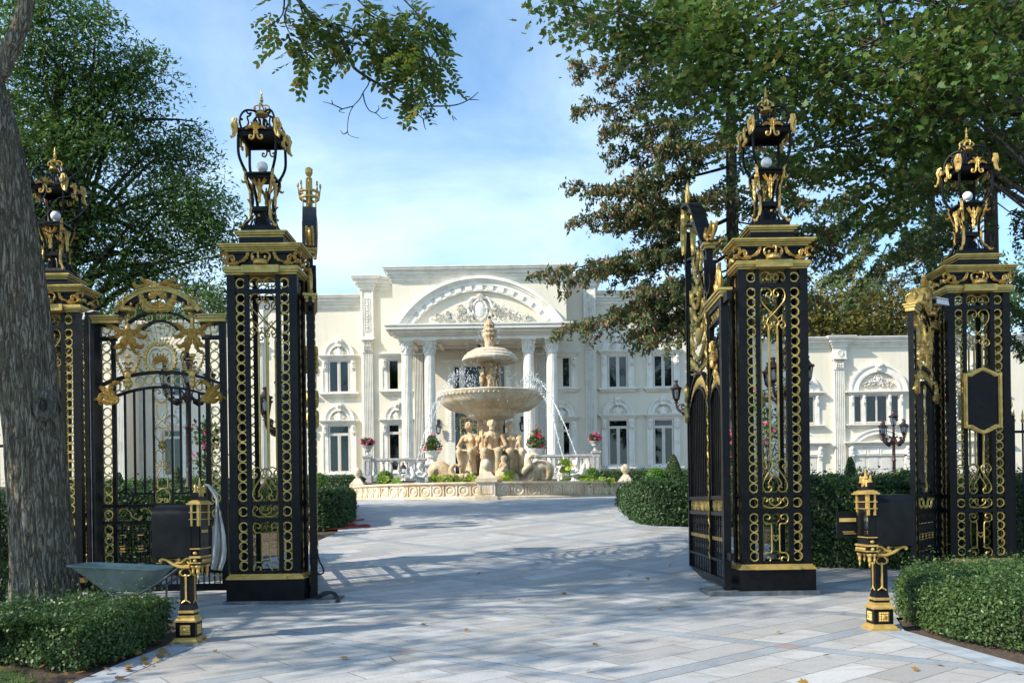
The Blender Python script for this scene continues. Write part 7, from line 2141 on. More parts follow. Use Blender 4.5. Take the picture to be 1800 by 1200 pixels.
d = 33.0; ztip = PZ(1570, 720, d); lp.location = (PX(1571, 780, d), d, ztip - 4.60)
for x, ytip, d, s, lab in ((497, 652, 19.0, 1.02, 'iron lamp post half hidden by the pier left of the opening'), (1222, 640, 23.5, 1.0, 'maroon lamp post standing behind the open right gate leaf, its lanterns peeping out left'), (1385, 600, 19.5, 1.0, 'iron lamp post half hidden by the pier right of the opening'), (330, 612, 21, 1.0, 'dark lamp post seen through the closed pedestrian gate')):
    dup(lp, (PX(x, 700, d), d, PZ(x, ytip, d) - 4.60 * s), rz=x * .7, label=lab, scale=(s, s, s))
# ================================================================ clipped hedges and topiary
def poly_samples(poly, h, dens, base=None, rough=.03, zt=None):
    """sample points + normals on sides and top of an extruded footprint"""
    pts, nrm = [], []
    n = len(poly); area = sum(poly[i][0] * poly[(i + 1) % n][1] - poly[(i + 1) % n][0] * poly[i][1] for i in range(n))
    if area < 0: poly = poly[::-1]
    for i in range(n):
        a, b = Vector(poly[i]), Vector(poly[(i + 1) % n]); L = (b - a).length
        nx, ny = (b - a).y / L, -(b - a).x / L
        mid = (a + b) / 2
        # only sides a viewer on the street could see
        if nx * (0 - mid.x) + ny * (-2 - mid.y) < 0 and abs(nx) < .75: dn = dens * .15
        else: dn = dens
        m = int(L * h * dn)
        t = RNG.random(m); z = RNG.random(m) ** .9 * h
        x = a.x + (b.x - a.x) * t; y = a.y + (b.y - a.y) * t
        off = RNG.normal(0, rough, m) - .05 * (z / h) ** 9
        g = np.interp(y, [q[0] for q in GP], [q[1] for q in GP])
        if zt: z = z / h * (zt - g)
        pts.append(np.stack([x + nx * off, y + ny * off, g + z], 1)); nrm.append(np.tile([nx, ny, .25], (m, 1)))
    bm = bmesh.new(); f = bm.faces.new([bm.verts.new((x, y, 0)) for x, y in poly]); bmesh.ops.triangulate(bm, faces=[f])
    for f in bm.faces:
        A = f.calc_area(); m = int(A * dens)
        u, v = RNG.random(m), RNG.random(m); k = u + v > 1; u[k], v[k] = 1 - u[k], 1 - v[k]
        a, b, c = [np.array(q.co) for q in f.verts]
        p = a + u[:, None] * (b - a) + v[:, None] * (c - a)
        g = np.interp(p[:, 1], [q[0] for q in GP], [q[1] for q in GP])
        de = np.full(m, 9.0)
        for i in range(n):
            q0, q1 = np.array(poly[i]), np.array(poly[(i + 1) % n]); e = q1 - q0; tt = np.clip(((p[:, :2] - q0) @ e) / (e @ e), 0, 1); de = np.minimum(de, np.linalg.norm(p[:, :2] - (q0 + tt[:, None] * e), axis=1))
        p[:, 2] = (zt if zt else g + h) - .05 * np.exp(-de / .05) + np.abs(RNG.normal(0, rough, m)) * (1 + 1.5 * (RNG.random(m) < .12)) + .02 * np.sin(p[:, 0] * 5) * np.cos(p[:, 1] * 4)
        pts.append(p); nrm.append(np.tile([0, 0, 1.0], (m, 1)))
    bm.free()
    return np.concatenate(pts), np.concatenate(nrm)
def bumpy(p, n, amp, fr):
    s = np.sin(p[:, 0] * fr + 1.3) * np.cos(p[:, 2] * fr * 1.3 + p[:, 1] * fr * .7) + .5 * np.sin(p[:, 0] * fr * 2.7 + p[:, 1] * fr * 2.1)
    return p + n * (amp * s)[:, None]
def hedge(label, poly, h, leaf, dens, mat, inset=.05, name='clipped_hedge', group='clipped hedges', rough=.03, amp=.02, jit=.8, hz=None):
    cx = sum(p[0] for p in poly) / len(poly); cy = sum(p[1] for p in poly) / len(poly)
    t = thing(name, label, 'hedge', (cx, cy, ground(cy)), 0, group)
    off = np.array([cx, cy, ground(cy)])
    p, n = poly_samples(poly, h, dens, rough=rough, zt=hz)
    p = bumpy(p, n, amp, 3.1)
    p2, n2 = poly_samples(poly, h * .97, dens * .5, rough=rough * 1.5, zt=hz and hz - .03); p2 = p2 - n2 * .05
    P_, N_ = np.concatenate([p, p2]), np.concatenate([n, n2])
    V, Fc = scatter(P_ - off, leaf, QUAD, jit, N_)
    np_mesh('foliage', V, Fc, 4, mat, t)
    c = [(x + (cx - x) / max(.3, math.hypot(cx - x, cy - y)) * inset, y + (cy - y) / max(.3, math.hypot(cx - x, cy - y)) * inset) for x, y in poly]
    m = len(c)
    area = sum(c[i][0] * c[(i + 1) % m][1] - c[(i + 1) % m][0] * c[i][1] for i in range(m))
    if area < 0: c = c[::-1]
    vs = [(x - cx, y - cy, ground(y) - .1 - off[2]) for x, y in c] + [(x - cx, y - cy, (hz or ground(y) + h) - inset - off[2]) for x, y in c]
    fs = [(i, (i + 1) % m, (i + 1) % m + m, i + m) for i in range(m)] + [tuple(range(m, 2 * m))]
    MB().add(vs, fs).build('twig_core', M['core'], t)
    return t
G_ = gpx
hedge('low boxwood hedge in the lower left corner, in front of the leaning tree', [(PX(-90, 1140, 7.9), 7.7), G_(0, 1163), G_(140, 1178), G_(232, 1150), G_(296, 1108), (PX(284, 1060, 9.4), 9.4), (PX(206, 1060, 9.4), 9.35), (PX(150, 1080, 8.0), 8.0), (PX(60, 1080, 7.95), 7.95), (PX(-90, 1080, 8.0), 8.1)], .39, .034, 5200, M['l_box'], .06, rough=.035, amp=.03)
hedge('low boxwood hedge in the lower right corner, beside the right mailbox', [G_(1606, 1097), G_(1675, 1121), G_(1800, 1143), G_(1960, 1150), (PX(1960, 1090, 9.0), 8.9), (PX(1760, 1090, 9.1), 9.0), (PX(1665, 1080, 9.5), 9.4), (PX(1645, 1050, 10.1), 10.0), (PX(1960, 1050, 10.3), 10.2), (PX(1960, 1010, 11), 11.0), (PX(1596, 1010, 10.9), 10.8), (PX(1580, 1030, 9.8), 9.8)], .45, .034, 5000, M['l_box'], .06, rough=.035, amp=.03)
hedge('short dark hedge at the left edge behind the leaning tree', [(-9.0, 10.6), (-6.25, 10.8), (-6.2, 11.8), (-9.0, 11.8)], .52, .04, 3000, M['l_yew'], .05)
hedge('waist high clipped yew hedge behind the open left gate leaf, hose at its foot', [(-14, 19.6), (-4.35, 19.8), (-3.95, 20.2), (-4.05, 22), (-4.6, 24), (-5.3, 26), (-6.3, 26.2), (-5.6, 22.2), (-14, 21.4)], .87, .06, 1500, M['l_yew'], .06, rough=.03, amp=.03, hz=1.99)
hedge('waist high clipped yew hedge showing just left of the open right gate leaf', [(3.0, 20.2), (3.35, 19.75), (9, 19.4), (9, 21.2), (4.4, 21.5), (3.95, 23), (4.2, 26), (3.3, 26.2), (2.95, 23)], .87, .06, 1900, M['l_yew'], .06, rough=.035, amp=.03, hz=2.02)
hedge('tall dark yew bank between the right pier and the right mailbox', [(4.7, 14.3), (6.6, 13.95), (12, 14.1), (12, 15.6), (4.8, 15.7)], 1.28, .055, 2300, M['l_yew'], .08, rough=.05, amp=.06)
hedge('tall yew bank seen through the closed pedestrian gate', [(-12, 14.5), (-4.8, 14.6), (-4.8, 15.8), (-12, 15.8)], 1.25, .055, 2000, M['l_yew'], .08, rough=.05, amp=.05)
def row(label, xa, xb, ytop, d, w, h, mat=None, hz=None):
    x0, x1 = PX(xa, ytop, d), PX(xb, ytop, d); hh = PZ((xa + xb) / 2, ytop, d) - ground(d)
    hedge(label, [(x0, d), (x1, d), (x1, d + w), (x0, d + w)], hh, .09, 700, mat or M['l_yew'], .06, rough=.04, amp=.03)
row('dark low hedge along the house wall left of the balustrade', 466, 634, 843, 39.5, 1.2, 0)
row('dark low hedge along the house wall right of the balustrade', 1058, 1262, 833, 39.5, 1.2, 0)
row('dark hedge under the arched windows seen through the closed pedestrian gate', 60, 440, 850, 36, 1.2, 0)
row('sunny green hedge top behind the yew bank right of the right pier', 1400, 1660, 842, 27, 2.0, 0, M['l_box'])
row('green hedge row seen through the bars of the closed gate', 120, 440, 868, 24, 1.2, 0, M['l_box'])
def topiary(label, x, ytop, ybot, wpx, d, shape='ball', mat='l_ball', name='topiary_ball', lf=.055, dens=1.0):
    k = d / F; r = wpx * k / 2; zt = PZ(x, ytop, d); z0 = PZ(x, ybot, d); cx = PX(x, (ytop + ybot) / 2, d)
    zg = min(z0, zt - .3)
    h = zt - zg
    t = thing(name, label, 'shrub', (cx, d, zg), 0, 'clipped balls and cones')
    n = int(1500 * dens * max(.6, r * h * 4))
    u = RNG.normal(size=(n, 3)); u /= np.linalg.norm(u, axis=1, keepdims=True)
    if shape == 'ball':
        p = u * np.array([r, r, h / 2]) * (1 + RNG.normal(0, .03, (n, 1))) + np.array([0, 0, h / 2]); nn = u
        c = MB().ball((0, 0, h / 2), 1, 16, 12, (r * .92, r * .92, h / 2 * .92))
    else:
        z = RNG.random(n) ** 1.25; a = RNG.uniform(0, 2 * PI, n); rr_ = r * (1 - z) ** .8 * (1 + RNG.normal(0, .10, n)) + .03
        p = np.stack([rr_ * np.cos(a), rr_ * np.sin(a), z * h], 1); nn = np.stack([np.cos(a), np.sin(a), np.full(n, .5)], 1)
        c = MB().lathe([(r * .9, 0), (r * .6, h * .4), (r * .25, h * .8), (.01, h * .95)], 16)
    V, Fc = scatter(p, lf, QUAD, .7, nn); np_mesh('foliage', V, Fc, 4, M[mat], t)
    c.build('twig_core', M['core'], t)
    MB().box(-.04, .04, -.04, .04, -.9, .1).build('stem', M['bark2'], t)
topiary('round clipped bush before the left balustrade, left of the lily leaves', 677, 827, 856, 30, 37.5)
topiary('round clipped bush above the left hedge beside the open left gate leaf', 562, 831, 858, 26, 33)
topiary('round clipped bush right of the white statues, before the right balustrade', 1040, 822, 850, 30, 37.5)
topiary('bright round clipped bush above the right hedge beside a green cone', 1153, 822, 866, 36, 26.6, dens=1.6)
topiary('pointed clipped cone bush above the right hedge beside a bright ball', 1184, 799, 868, 46, 26.8, 'cone', 'l_box', 'topiary_cone', dens=1.8)
topiary('round bright bush over the yew bank right of the right pier', 1462, 832, 880, 50, 24)
topiary('pointed cone bush over the yew bank, before the left garage door', 1495, 803, 870, 32, 23, 'cone', 'l_box', 'topiary_cone')
topiary('loose yellowish evergreen bush behind the right mailbox', 1558, 832, 900, 66, 20, 'cone', 'l_ball', 'evergreen_bush', .07)
topiary('round green bush between the mailbox bush and the open right pedestrian gate', 1592, 826, 880, 46, 22)
topiary('small round bush seen low through the closed gate, left of centre', 231, 842, 880, 34, 30)
topiary('small pointed cone bush below the arched window seen through the closed gate', 312, 820, 872, 26, 33, 'cone', 'l_box', 'topiary_cone')
topiary('round bush under the climbing roses seen through the closed gate', 346, 838, 880, 40, 28)
topiary('dark pointed shrub at the foot of the end wing seen through the closed gate', 210, 830, 880, 28, 32, 'cone', 'l_yew', 'topiary_cone')
topiary('bright low mound behind the lower right boxwood hedge', 1782, 1014, 1052, 80, 9.6, 'ball', 'l_ball', 'low_shrub', .035, 3)
def rose(label, x, ytop, ybot, wpx, d, seed):
    k = d / F; h = (ybot - ytop) * k; r = wpx * k / 2
    t = thing('rose_bush', label, 'rose bush', (PX(x, 800, d), d, PZ(x, ybot, d)), 0, 'climbing rose bushes')
    n = 700; rr = np.random.default_rng(seed)
    ctr = np.stack([rr.uniform(-r, r, 26), rr.uniform(-r, r, 26), rr.uniform(.1, 1, 26) * h], 1)
    p = ctr[rr.integers(0, 26, n)] + rr.normal(0, .12, (n, 3))
    V, Fc = scatter(p, .10, QUAD); np_mesh('foliage', V, Fc, 4, M['l_box'], t)
    q = ctr[rr.integers(0, 26, 14)] + rr.normal(0, .12, (14, 3)); q = np.repeat(q, 9, 0) + rr.normal(0, .035, (126, 3))
    V, Fc = scatter(q, .085, QUAD); np_mesh('blossoms', V, Fc, 4, M['f_pink'], t)
    mb = MB()
    for i in range(9): mb.tube(catmull([(rr.uniform(-.1, .1), 0, -.6), (ctr[i][0] * .5, ctr[i][1] * .5, ctr[i][2] * .5), tuple(ctr[i])], 4), .012, 4)
    mb.build('stems', M['bark2'], t)
rose('tall bush of pink roses left of the pier, seen beside the closed pedestrian gate', 365, 748, 870, 34, 18, 1)
rose('bush of pink roses seen through the pier right of the opening', 1346, 690, 850, 40, 20, 2)
rose('sprig of crimson roses in front of the garage doors', 1490, 838, 870, 50, 26, 4)
rose('pink rose bush showing in the gap beside the right gate leaf', 1291, 765, 860, 22, 19, 3)

# ================================================================ trees
def clumps(ell, nsub, sub_r, flat=.55):
    """ell: list of (c(3), r(3)); returns sub clump centres spread through the ellipsoids"""
    out = []
    for c, r, w in ell:
        m = max(1, int(nsub * w)); u = RNG.normal(size=(m, 3)); u /= np.linalg.norm(u, axis=1, keepdims=True)
        out.append(np.array(c) + u * (RNG.random((m, 1)) ** .45) * np.array(r))
    return np.concatenate(out)
def crown_leaves(centres, per, sub_r, size, tmpl, flat=.5, droop=0., drop=.0):
    n = len(centres) * per
    u = RNG.normal(size=(n, 3)); u *= np.array([sub_r, sub_r, sub_r * flat])
    c = np.repeat(centres, per, 0) + u
    c[:, 2] -= drop * (u[:, 0] ** 2 + u[:, 1] ** 2) / sub_r
    nr = RNG.normal(size=(n, 3)) * .6 + np.array([0, 0, 1.0])
    return scatter(c, size, tmpl, .35, nr, droop)
def limbs(mb, origin, targets, r0, sag=.0, rend=.015, seg=8, n=6):
    o = Vector(origin)
    for tg in targets:
        tg = Vector(tg); mid = (o + tg) / 2 + Vector((RNG.normal() * .3, RNG.normal() * .3, sag * (tg - o).length * .12 + .15 * (tg - o).length))
        p = bez(o, mid, tg, seg); mb.tube(p, [r0 + (rend - r0) * i / seg for i in range(seg + 1)], n)
def px_ell(lst, d, dj, k2=.9):
    out = []
    for (x, y, rx, ry, w) in lst:
        dd = d + RNG.uniform(-dj, dj); k = dd / F
        out.append((P(x, y, dd), (rx * k, max(rx, ry) * k * k2, ry * k), w))
    return out
def leafy_tree(name, label, cat, ells, nsub, sub_r, per, leaf, tmpl, mat, trunk, tr, bark_m, nl=26, flat=.5, drop=0., group=None, lr=.12):
    base = trunk[0]
    t = thing(name, label, cat, base, 0, group)
    off = np.array(base)
    cs = clumps(ells, nsub, sub_r)
    V, Fc = crown_leaves(cs - off, per, sub_r, leaf, tmpl, flat, .3, drop)
    np_mesh('crown', V, Fc, len(tmpl), mat, t)
    mb = MB(); q = [tuple(np.array(p) - off) for p in trunk]; pp = catmull(q, 5)
    mb.tube(pp, [tr[0] + (tr[1] - tr[0]) * i / (len(pp) - 1) for i in range(len(pp))], 14); mb.build('trunk', bark_m, t, True)
    mb = MB(); top = pp[int(len(pp) * .62)]
    idx = RNG.choice(len(cs), min(nl, len(cs)), replace=False)
    for i in idx:
        o = pp[int(RNG.uniform(.35, .98) * (len(pp) - 1))]
        limbs(mb, o, [tuple(cs[i] - off)], lr * RNG.uniform(.4, 1), 0, .012, 7, 6)
    mb.build('branches', bark_m, t, True)
    return t, cs
# big honey locust on the left behind the gates
L1 = [(40, 140, 90, 110, 1.1), (130, 110, 85, 75, 1), (222, 125, 55, 55, .8), (100, 240, 110, 80, 1.2), (220, 240, 95, 60, 1), (310, 270, 55, 50, .7), (330, 350, 75, 55, .9), (210, 370, 120, 65, 1.3), (95, 390, 90, 60, 1), (290, 440, 90, 50, .8), (200, 480, 100, 35, .6), (372, 400, 38, 50, .45), (340, 500, 45, 22, .25), (15, 320, 60, 90, 1), (10, 450, 60, 70, .8), (60, 20, 90, 60, 1), (-80, 200, 110, 200, 1.4), (-40, 420, 80, 120, .8), (130, 530, 60, 30, .2), (150, 30, 50, 35, .3), (345, 225, 25, 14, .10), (395, 345, 18, 12, .10), (270, 95, 22, 14, .12)]
leafy_tree('locust_tree', 'huge feathery green honey locust rising behind the gates at the upper left', 'tree', px_ell(L1, 20.2, 1.2, .5), 50, .37, 74, .135, SPRAY, M['l_locust'], [(PX(90, 800, 20.2), 20.2, .9), (PX(100, 600, 20.2), 20.2, 4.8), (PX(110, 400, 20.2), 20.2, 8), (PX(100, 200, 20.2), 20.2, 11.3)], (.42, .1), M['bark2'], 70, .2, .5, 'garden trees', .13)
# maple overhanging from the right
L2 = [(995, 12, 38, 24, .25), (1035, 45, 36, 28, .3), (1090, 35, 60, 40, .6), (1175, 55, 75, 55, .9), (1120, 90, 40, 30, .25), (1230, 120, 60, 60, .8), (1290, 60, 80, 70, 1), (1330, 160, 70, 80, 1), (1410, 90, 90, 100, 1.4), (1430, 220, 70, 80, 1), (1510, 120, 90, 120, 1.5), (1600, 130, 95, 130, 1.6), (1690, 130, 95, 130, 1.6), (1790, 140, 90, 150, 1.6), (1530, 270, 60, 60, .8), (1560, 350, 45, 40, .4), (1590, 385, 22, 16, .12), (1640, 260, 70, 60, .9), (1720, 270, 60, 40, .6), (1380, 300, 40, 40, .35), (1450, 310, 30, 25, .2), (1250, 20, 80, 40, .8), (1400, -60, 300, 60, 3), (1700, -60, 250, 70, 3), (1900, 100, 90, 200, 2), (1180, 160, 40, 30, .25), (1300, 250, 30, 30, .15)]
mp_t, mcs = leafy_tree('maple_tree', 'spreading green maple whose leafy limbs hang across the upper right', 'tree', px_ell(L2, 16.5, 1.6), 52, .30, 17, .128, MAPLE, M['l_maple'], [(PX(1985, 1000, 17.2), 17.2, .7), (PX(1980, 700, 17.2), 17.2, 4), (PX(1930, 400, 17), 17, 7), (PX(1830, 120, 17), 17, 10.3), (PX(1720, -20, 16.8), 16.8, 11.8), (PX(1600, -200, 16.8), 16.8, 14)], (.40, .16), M['bark_g'], 70, .55, .1, 'garden trees', .07)
mb = MB(); base = Vector(mp_t.location)
for pts, r0, r1 in (([(1900, 190), (1800, 185), (1700, 182), (1640, 165)], .13, .06), ([(1830, 120), (1690, 165), (1600, 158), (1540, 142), (1460, 130), (1410, 118), (1350, 95), (1290, 70)], .15, .04), ([(1400, 118), (1380, 150), (1355, 180)], .05, .03), ([(1600, 158), (1560, 60), (1530, -30)], .07, .04), ([(1540, 142), (1620, 210), (1660, 260)], .05, .02), ([(1350, 95), (1240, 60), (1180, 20)], .04, .012), ([(1290, 70), (1200, 110), (1130, 90), (1050, 50)], .03, .008)):
    p = catmull([tuple(Vector(P(x, y, 16.6 + .2 * math.sin(x * .02))) - base) for x, y in pts], 5)
    mb.tube(p, [r0 + (r1 - r0) * i / (len(p) - 1) for i in range(len(p))], 9)
mb.build('limbs', M['bark_g'], mp_t, True)
# spruces
def spruce(label, x, d, zbase, ztop, r, explicit=(), rand=30, cone_frac=.5, trunk_r=.22, ylo=3.0, angle=(0, 2 * PI), seed=0, needle=.16, ydens=1.0, rp=None):
    rr = np.random.default_rng(seed)
    cx = PX(x, 600, d)
    t = thing('spruce_tree', label, 'tree', (cx, d, zbase), 0, 'spruce trees')
    off = np.array([cx, d, zbase])
    tw = MB(); nd, cn = [], []
    tw.tube([(0, 0, 0), (0, 0, (ztop - zbase) * .6), (0, 0, ztop - zbase)], [trunk_r, trunk_r * .6, .02], 12); tw.build('trunk', M['bark_g'], t, True)
    tw = MB()
    brs = []
    for (x0, y0, x1, y1, w, dd) in explicit:
        a = np.array(P(x0, y0, d)); b = np.array(P(x1, y1, d + dd)); brs.append((a - off, b - off, w, cone_frac))
    for i in range(rand):
        z = ylo + (ztop - zbase - ylo) * (i + rr.random()) / rand; th = rr.uniform(*angle); L = r * (1 - (z - 1) / (ztop - zbase)) ** .7 * rr.uniform(.7, 1.1)
        brs.append((np.array([0, 0, z]), np.array([L * math.cos(th), L * math.sin(th), z - L * rr.uniform(.05, .35)]), 1.0, cone_frac * .3))
    for a, b, w, cf in brs:
        L = np.linalg.norm(b - a); mid = (a + b) / 2 + np.array([0, 0, -.10 * L]); tip = b + np.array([0, 0, .0])
        path = [np.array(q) for q in bez(tuple(a), tuple(mid), tuple(tip), 10)]
        tw.tube([tuple(q) for q in path], [max(.006, .05 * L / 5 * (1 - i / 10.5)) for i in range(11)], 6)
        dirv = (b - a) / L; side = np.cross(dirv, [0, 0, 1]); side /= np.linalg.norm(side) + 1e-9
        nt_ = int(L * 8 * ydens)
        for i in range(nt_):
            s = .22 + .78 * (i + rr.random()) / nt_
            q = path[int(s * 9.99)] + (path[min(10, int(s * 9.99) + 1)] - path[int(s * 9.99)]) * (s * 9.99 % 1)
            tl = (.25 + .62 * math.sin(PI * min(1, s * .9 + .1)) ** .8) * w * rr.uniform(.4, 1.3)
            sg = 1 if i % 2 else -1
            dv = side * sg * rr.uniform(.35, 1) + dirv * rr.uniform(.3, .9) + np.array([0, 0, rr.uniform(-.55, .25)])
            dv /= np.linalg.norm(dv); e = q + dv * tl + np.array([0, 0, -.10 * tl])
            tw.tube([tuple(q), tuple((q + e) / 2 + np.array([0, 0, .03])), tuple(e)], [.008, .006, .003], 3)
            m = int(34 * tl * (2.5 - .9 * cf))
            f = rr.random((m, 1)) ** .8; c = q + (e - q) * f + rr.normal(0, .05, (m, 3)); nd.append(c)
            if rr.random() < cf * 1.3 * (s > .4):
                m = int(6 + 22 * tl); f = .35 + .65 * rr.random((m, 1)); cn.append(q + (e - q) * f + rr.normal(0, .05, (m, 3)) + np.array([0, 0, -.04]))
    tw.build('branches', M['bark2'], t)
    nd = np.concatenate(nd); nd[:, 2] -= np.abs(rr.normal(0, .05, len(nd))); V, Fc = scatter(nd, needle * .9, SLIM * np.array([1, 1.6, 1]), 1, None, .25); np_mesh('crown', V, Fc, 4, M['l_spruce'], t)
    if cn:
        cn = np.concatenate(cn); n = len(cn)
        k = np.array([(-.5, 0, 0), (-.2, .2, .12), (.5, 0, 0), (-.2, -.2, -.12)]); V, Fc = scatter(cn, .095, k, 1, None, 2.4)
        np_mesh('cones', V, Fc, 4, M['l_cone'], t)
    return t
ex = [(1290, 60, 1003, 112, 1.0, -.6), (1290, 120, 1010, 188, 1.0, .2), (1290, 150, 1130, 130, .8, -.5), (1290, 190, 1062, 222, 1.1, -.3), (1290, 230, 1066, 268, 1.0, .4), (1290, 250, 1160, 250, .9, -.8), (1290, 290, 1000, 325, 1.1, 0), (1290, 330, 1006, 385, 1.0, -.5), (1290, 350, 1120, 345, .9, .6), (1290, 380, 942, 478, 1.25, -.3), (1290, 420, 1040, 470, 1.0, .7), (1290, 440, 985, 575, 1.2, -.2), (1290, 430, 1150, 440, .9, -.8),
      (1290, 480, 1075, 545, 1.1, .3), (1290, 500, 1100, 585, 1.1, -.1), (1290, 470, 1120, 500, 1.1, -.9), (1290, 350, 1060, 360, 1.1, -.9), (1290, 270, 1090, 310, 1.1, -1.0), (1290, 320, 1130, 405, 1.1, -.7), (1290, 540, 1330, 560, 1, -.9), (1290, 500, 1390, 555, 1.1, -.9), (1290, 420, 1420, 520, 1.1, -1.0), (1290, 490, 1135, 590, 1.15, -.4), (1290, 520, 1190, 575, 1.1, .4), (1290, 400, 1230, 430, 1.0, -1.0), (1290, 470, 1220, 520, 1.1, -1.0), (1290, 560, 1240, 620, 1, .0), (1290, 30, 1080, 60, 1, 0), (1290, 10, 1150, 10, 1, .5),
      (1290, 330, 1420, 350, 1.1, -.4), (1290, 400, 1470, 440, 1.1, -.5), (1290, 440, 1400, 480, 1.1, -.8), (1290, 260, 1440, 300, 1.1, -.2), (1290, 480, 1440, 520, 1, .4), (1290, 360, 1370, 400, 1.1, -1.2), (1290, 200, 1240, 260, 1.0, -1.2), (1290, 290, 1240, 350, 1.0, -1.2)]
spruce('tall spruce loaded with brown cones, its long boughs reaching left over the mansion roof', 1290, 20.5, 1.1, 17.5, 3.4, ex, 16, .85, .20, 5.5, (-.6, PI + .6), 1)
ex2 = [(1745, 300, 1600, 330, 1.1, -.4), (1745, 340, 1640, 390, 1.1, -.6), (1745, 400, 1560, 440, 1.2, -.2), (1745, 430, 1640, 480, 1.1, -.7), (1745, 350, 1860, 420, 1.1, -.4), (1745, 450, 1850, 520, 1.1, -.5), (1745, 280, 1830, 300, 1, -.4), (1745, 500, 1830, 580, 1, -.3), (1745, 480, 1660, 560, 1, .3), (1745, 560, 1850, 640, 1, -.3)]
spruce('dark spruce with a bare pinkish trunk behind the plaque pier lantern', 1745, 20.0, 1.1, 16, 3.6, ex2, 24, .12, .22, 7.2, (0, 2 * PI), 2)
ex3 = [(1560, 300, 1450, 360, 1.2, -.5), (1560, 330, 1420, 420, 1.2, -.2), (1560, 350, 1500, 430, 1.2, -1), (1560, 380, 1640, 440, 1.1, -.4), (1560, 400, 1455, 490, 1.1, 0), (1560, 260, 1440, 290, 1.1, 0), (1560, 430, 1500, 520, 1.1, -.6)]
spruce('blue green spruce filling the gap between the two right lanterns', 1640, 27.5, 1.5, 16.5, 4.2, ex3, 26, .10, .22, 9.2, (0, 2 * PI), 3, .19)
# far background trees
def far_tree(label, d, ells, mat, nsub=34, leaf=.36, name='background_tree', tr=.25, per=44):
    es = px_ell(ells, d, 1.5); c = es[0][0]
    leafy_tree(name, label, 'tree', es, nsub, .85, per, leaf, SPRAY * np.array([1, 1.5, 1]), mat, [(c[0], d, 2.0), (c[0] + .2, d, 5), (c[0], d, c[2] + 1)], (tr, .06), M['bark_g'], 36, .6, 0, 'trees beyond the house', .06)
far_tree('yellowing loose autumn tree above the garage wing, left part', 64, [(1455, 530, 50, 45, 1), (1400, 545, 40, 40, .8), (1430, 575, 40, 30, .8), (1490, 560, 35, 38, .8), (1465, 590, 60, 25, .8)], M['l_yellow'])
far_tree('yellowing autumn tree above the garage wing, beside the plaque pier', 66, [(1560, 525, 50, 45, 1), (1515, 530, 35, 40, .8), (1525, 570, 35, 30, .8), (1600, 560, 35, 40, .8), (1570, 590, 60, 25, .8)], M['l_yellow'])
far_tree('green tree behind the garage wing, between the main roof and the right pier', 70, [(1360, 560, 50, 40, 1), (1310, 575, 40, 30, .7), (1400, 580, 40, 30, .7)], M['l_far'])
far_tree('pale green tree far behind the left wing roof, just left of the left pier', 75, [(378, 532, 26, 26, 1), (350, 555, 26, 22, .6), (405, 552, 22, 22, .6)], M['l_far'], 26, .30)
far_tree('green tree behind the left wing, between the left piers', 72, [(240, 560, 50, 28, 1), (170, 565, 50, 28, .8), (300, 562, 40, 22, .8)], M['l_far'])
far_tree('dark green tree behind the garage wing at the right edge', 62, [(1720, 540, 60, 60, 1.2), (1790, 520, 60, 70, 1.2), (1670, 570, 40, 35, .6)], M['l_far'])

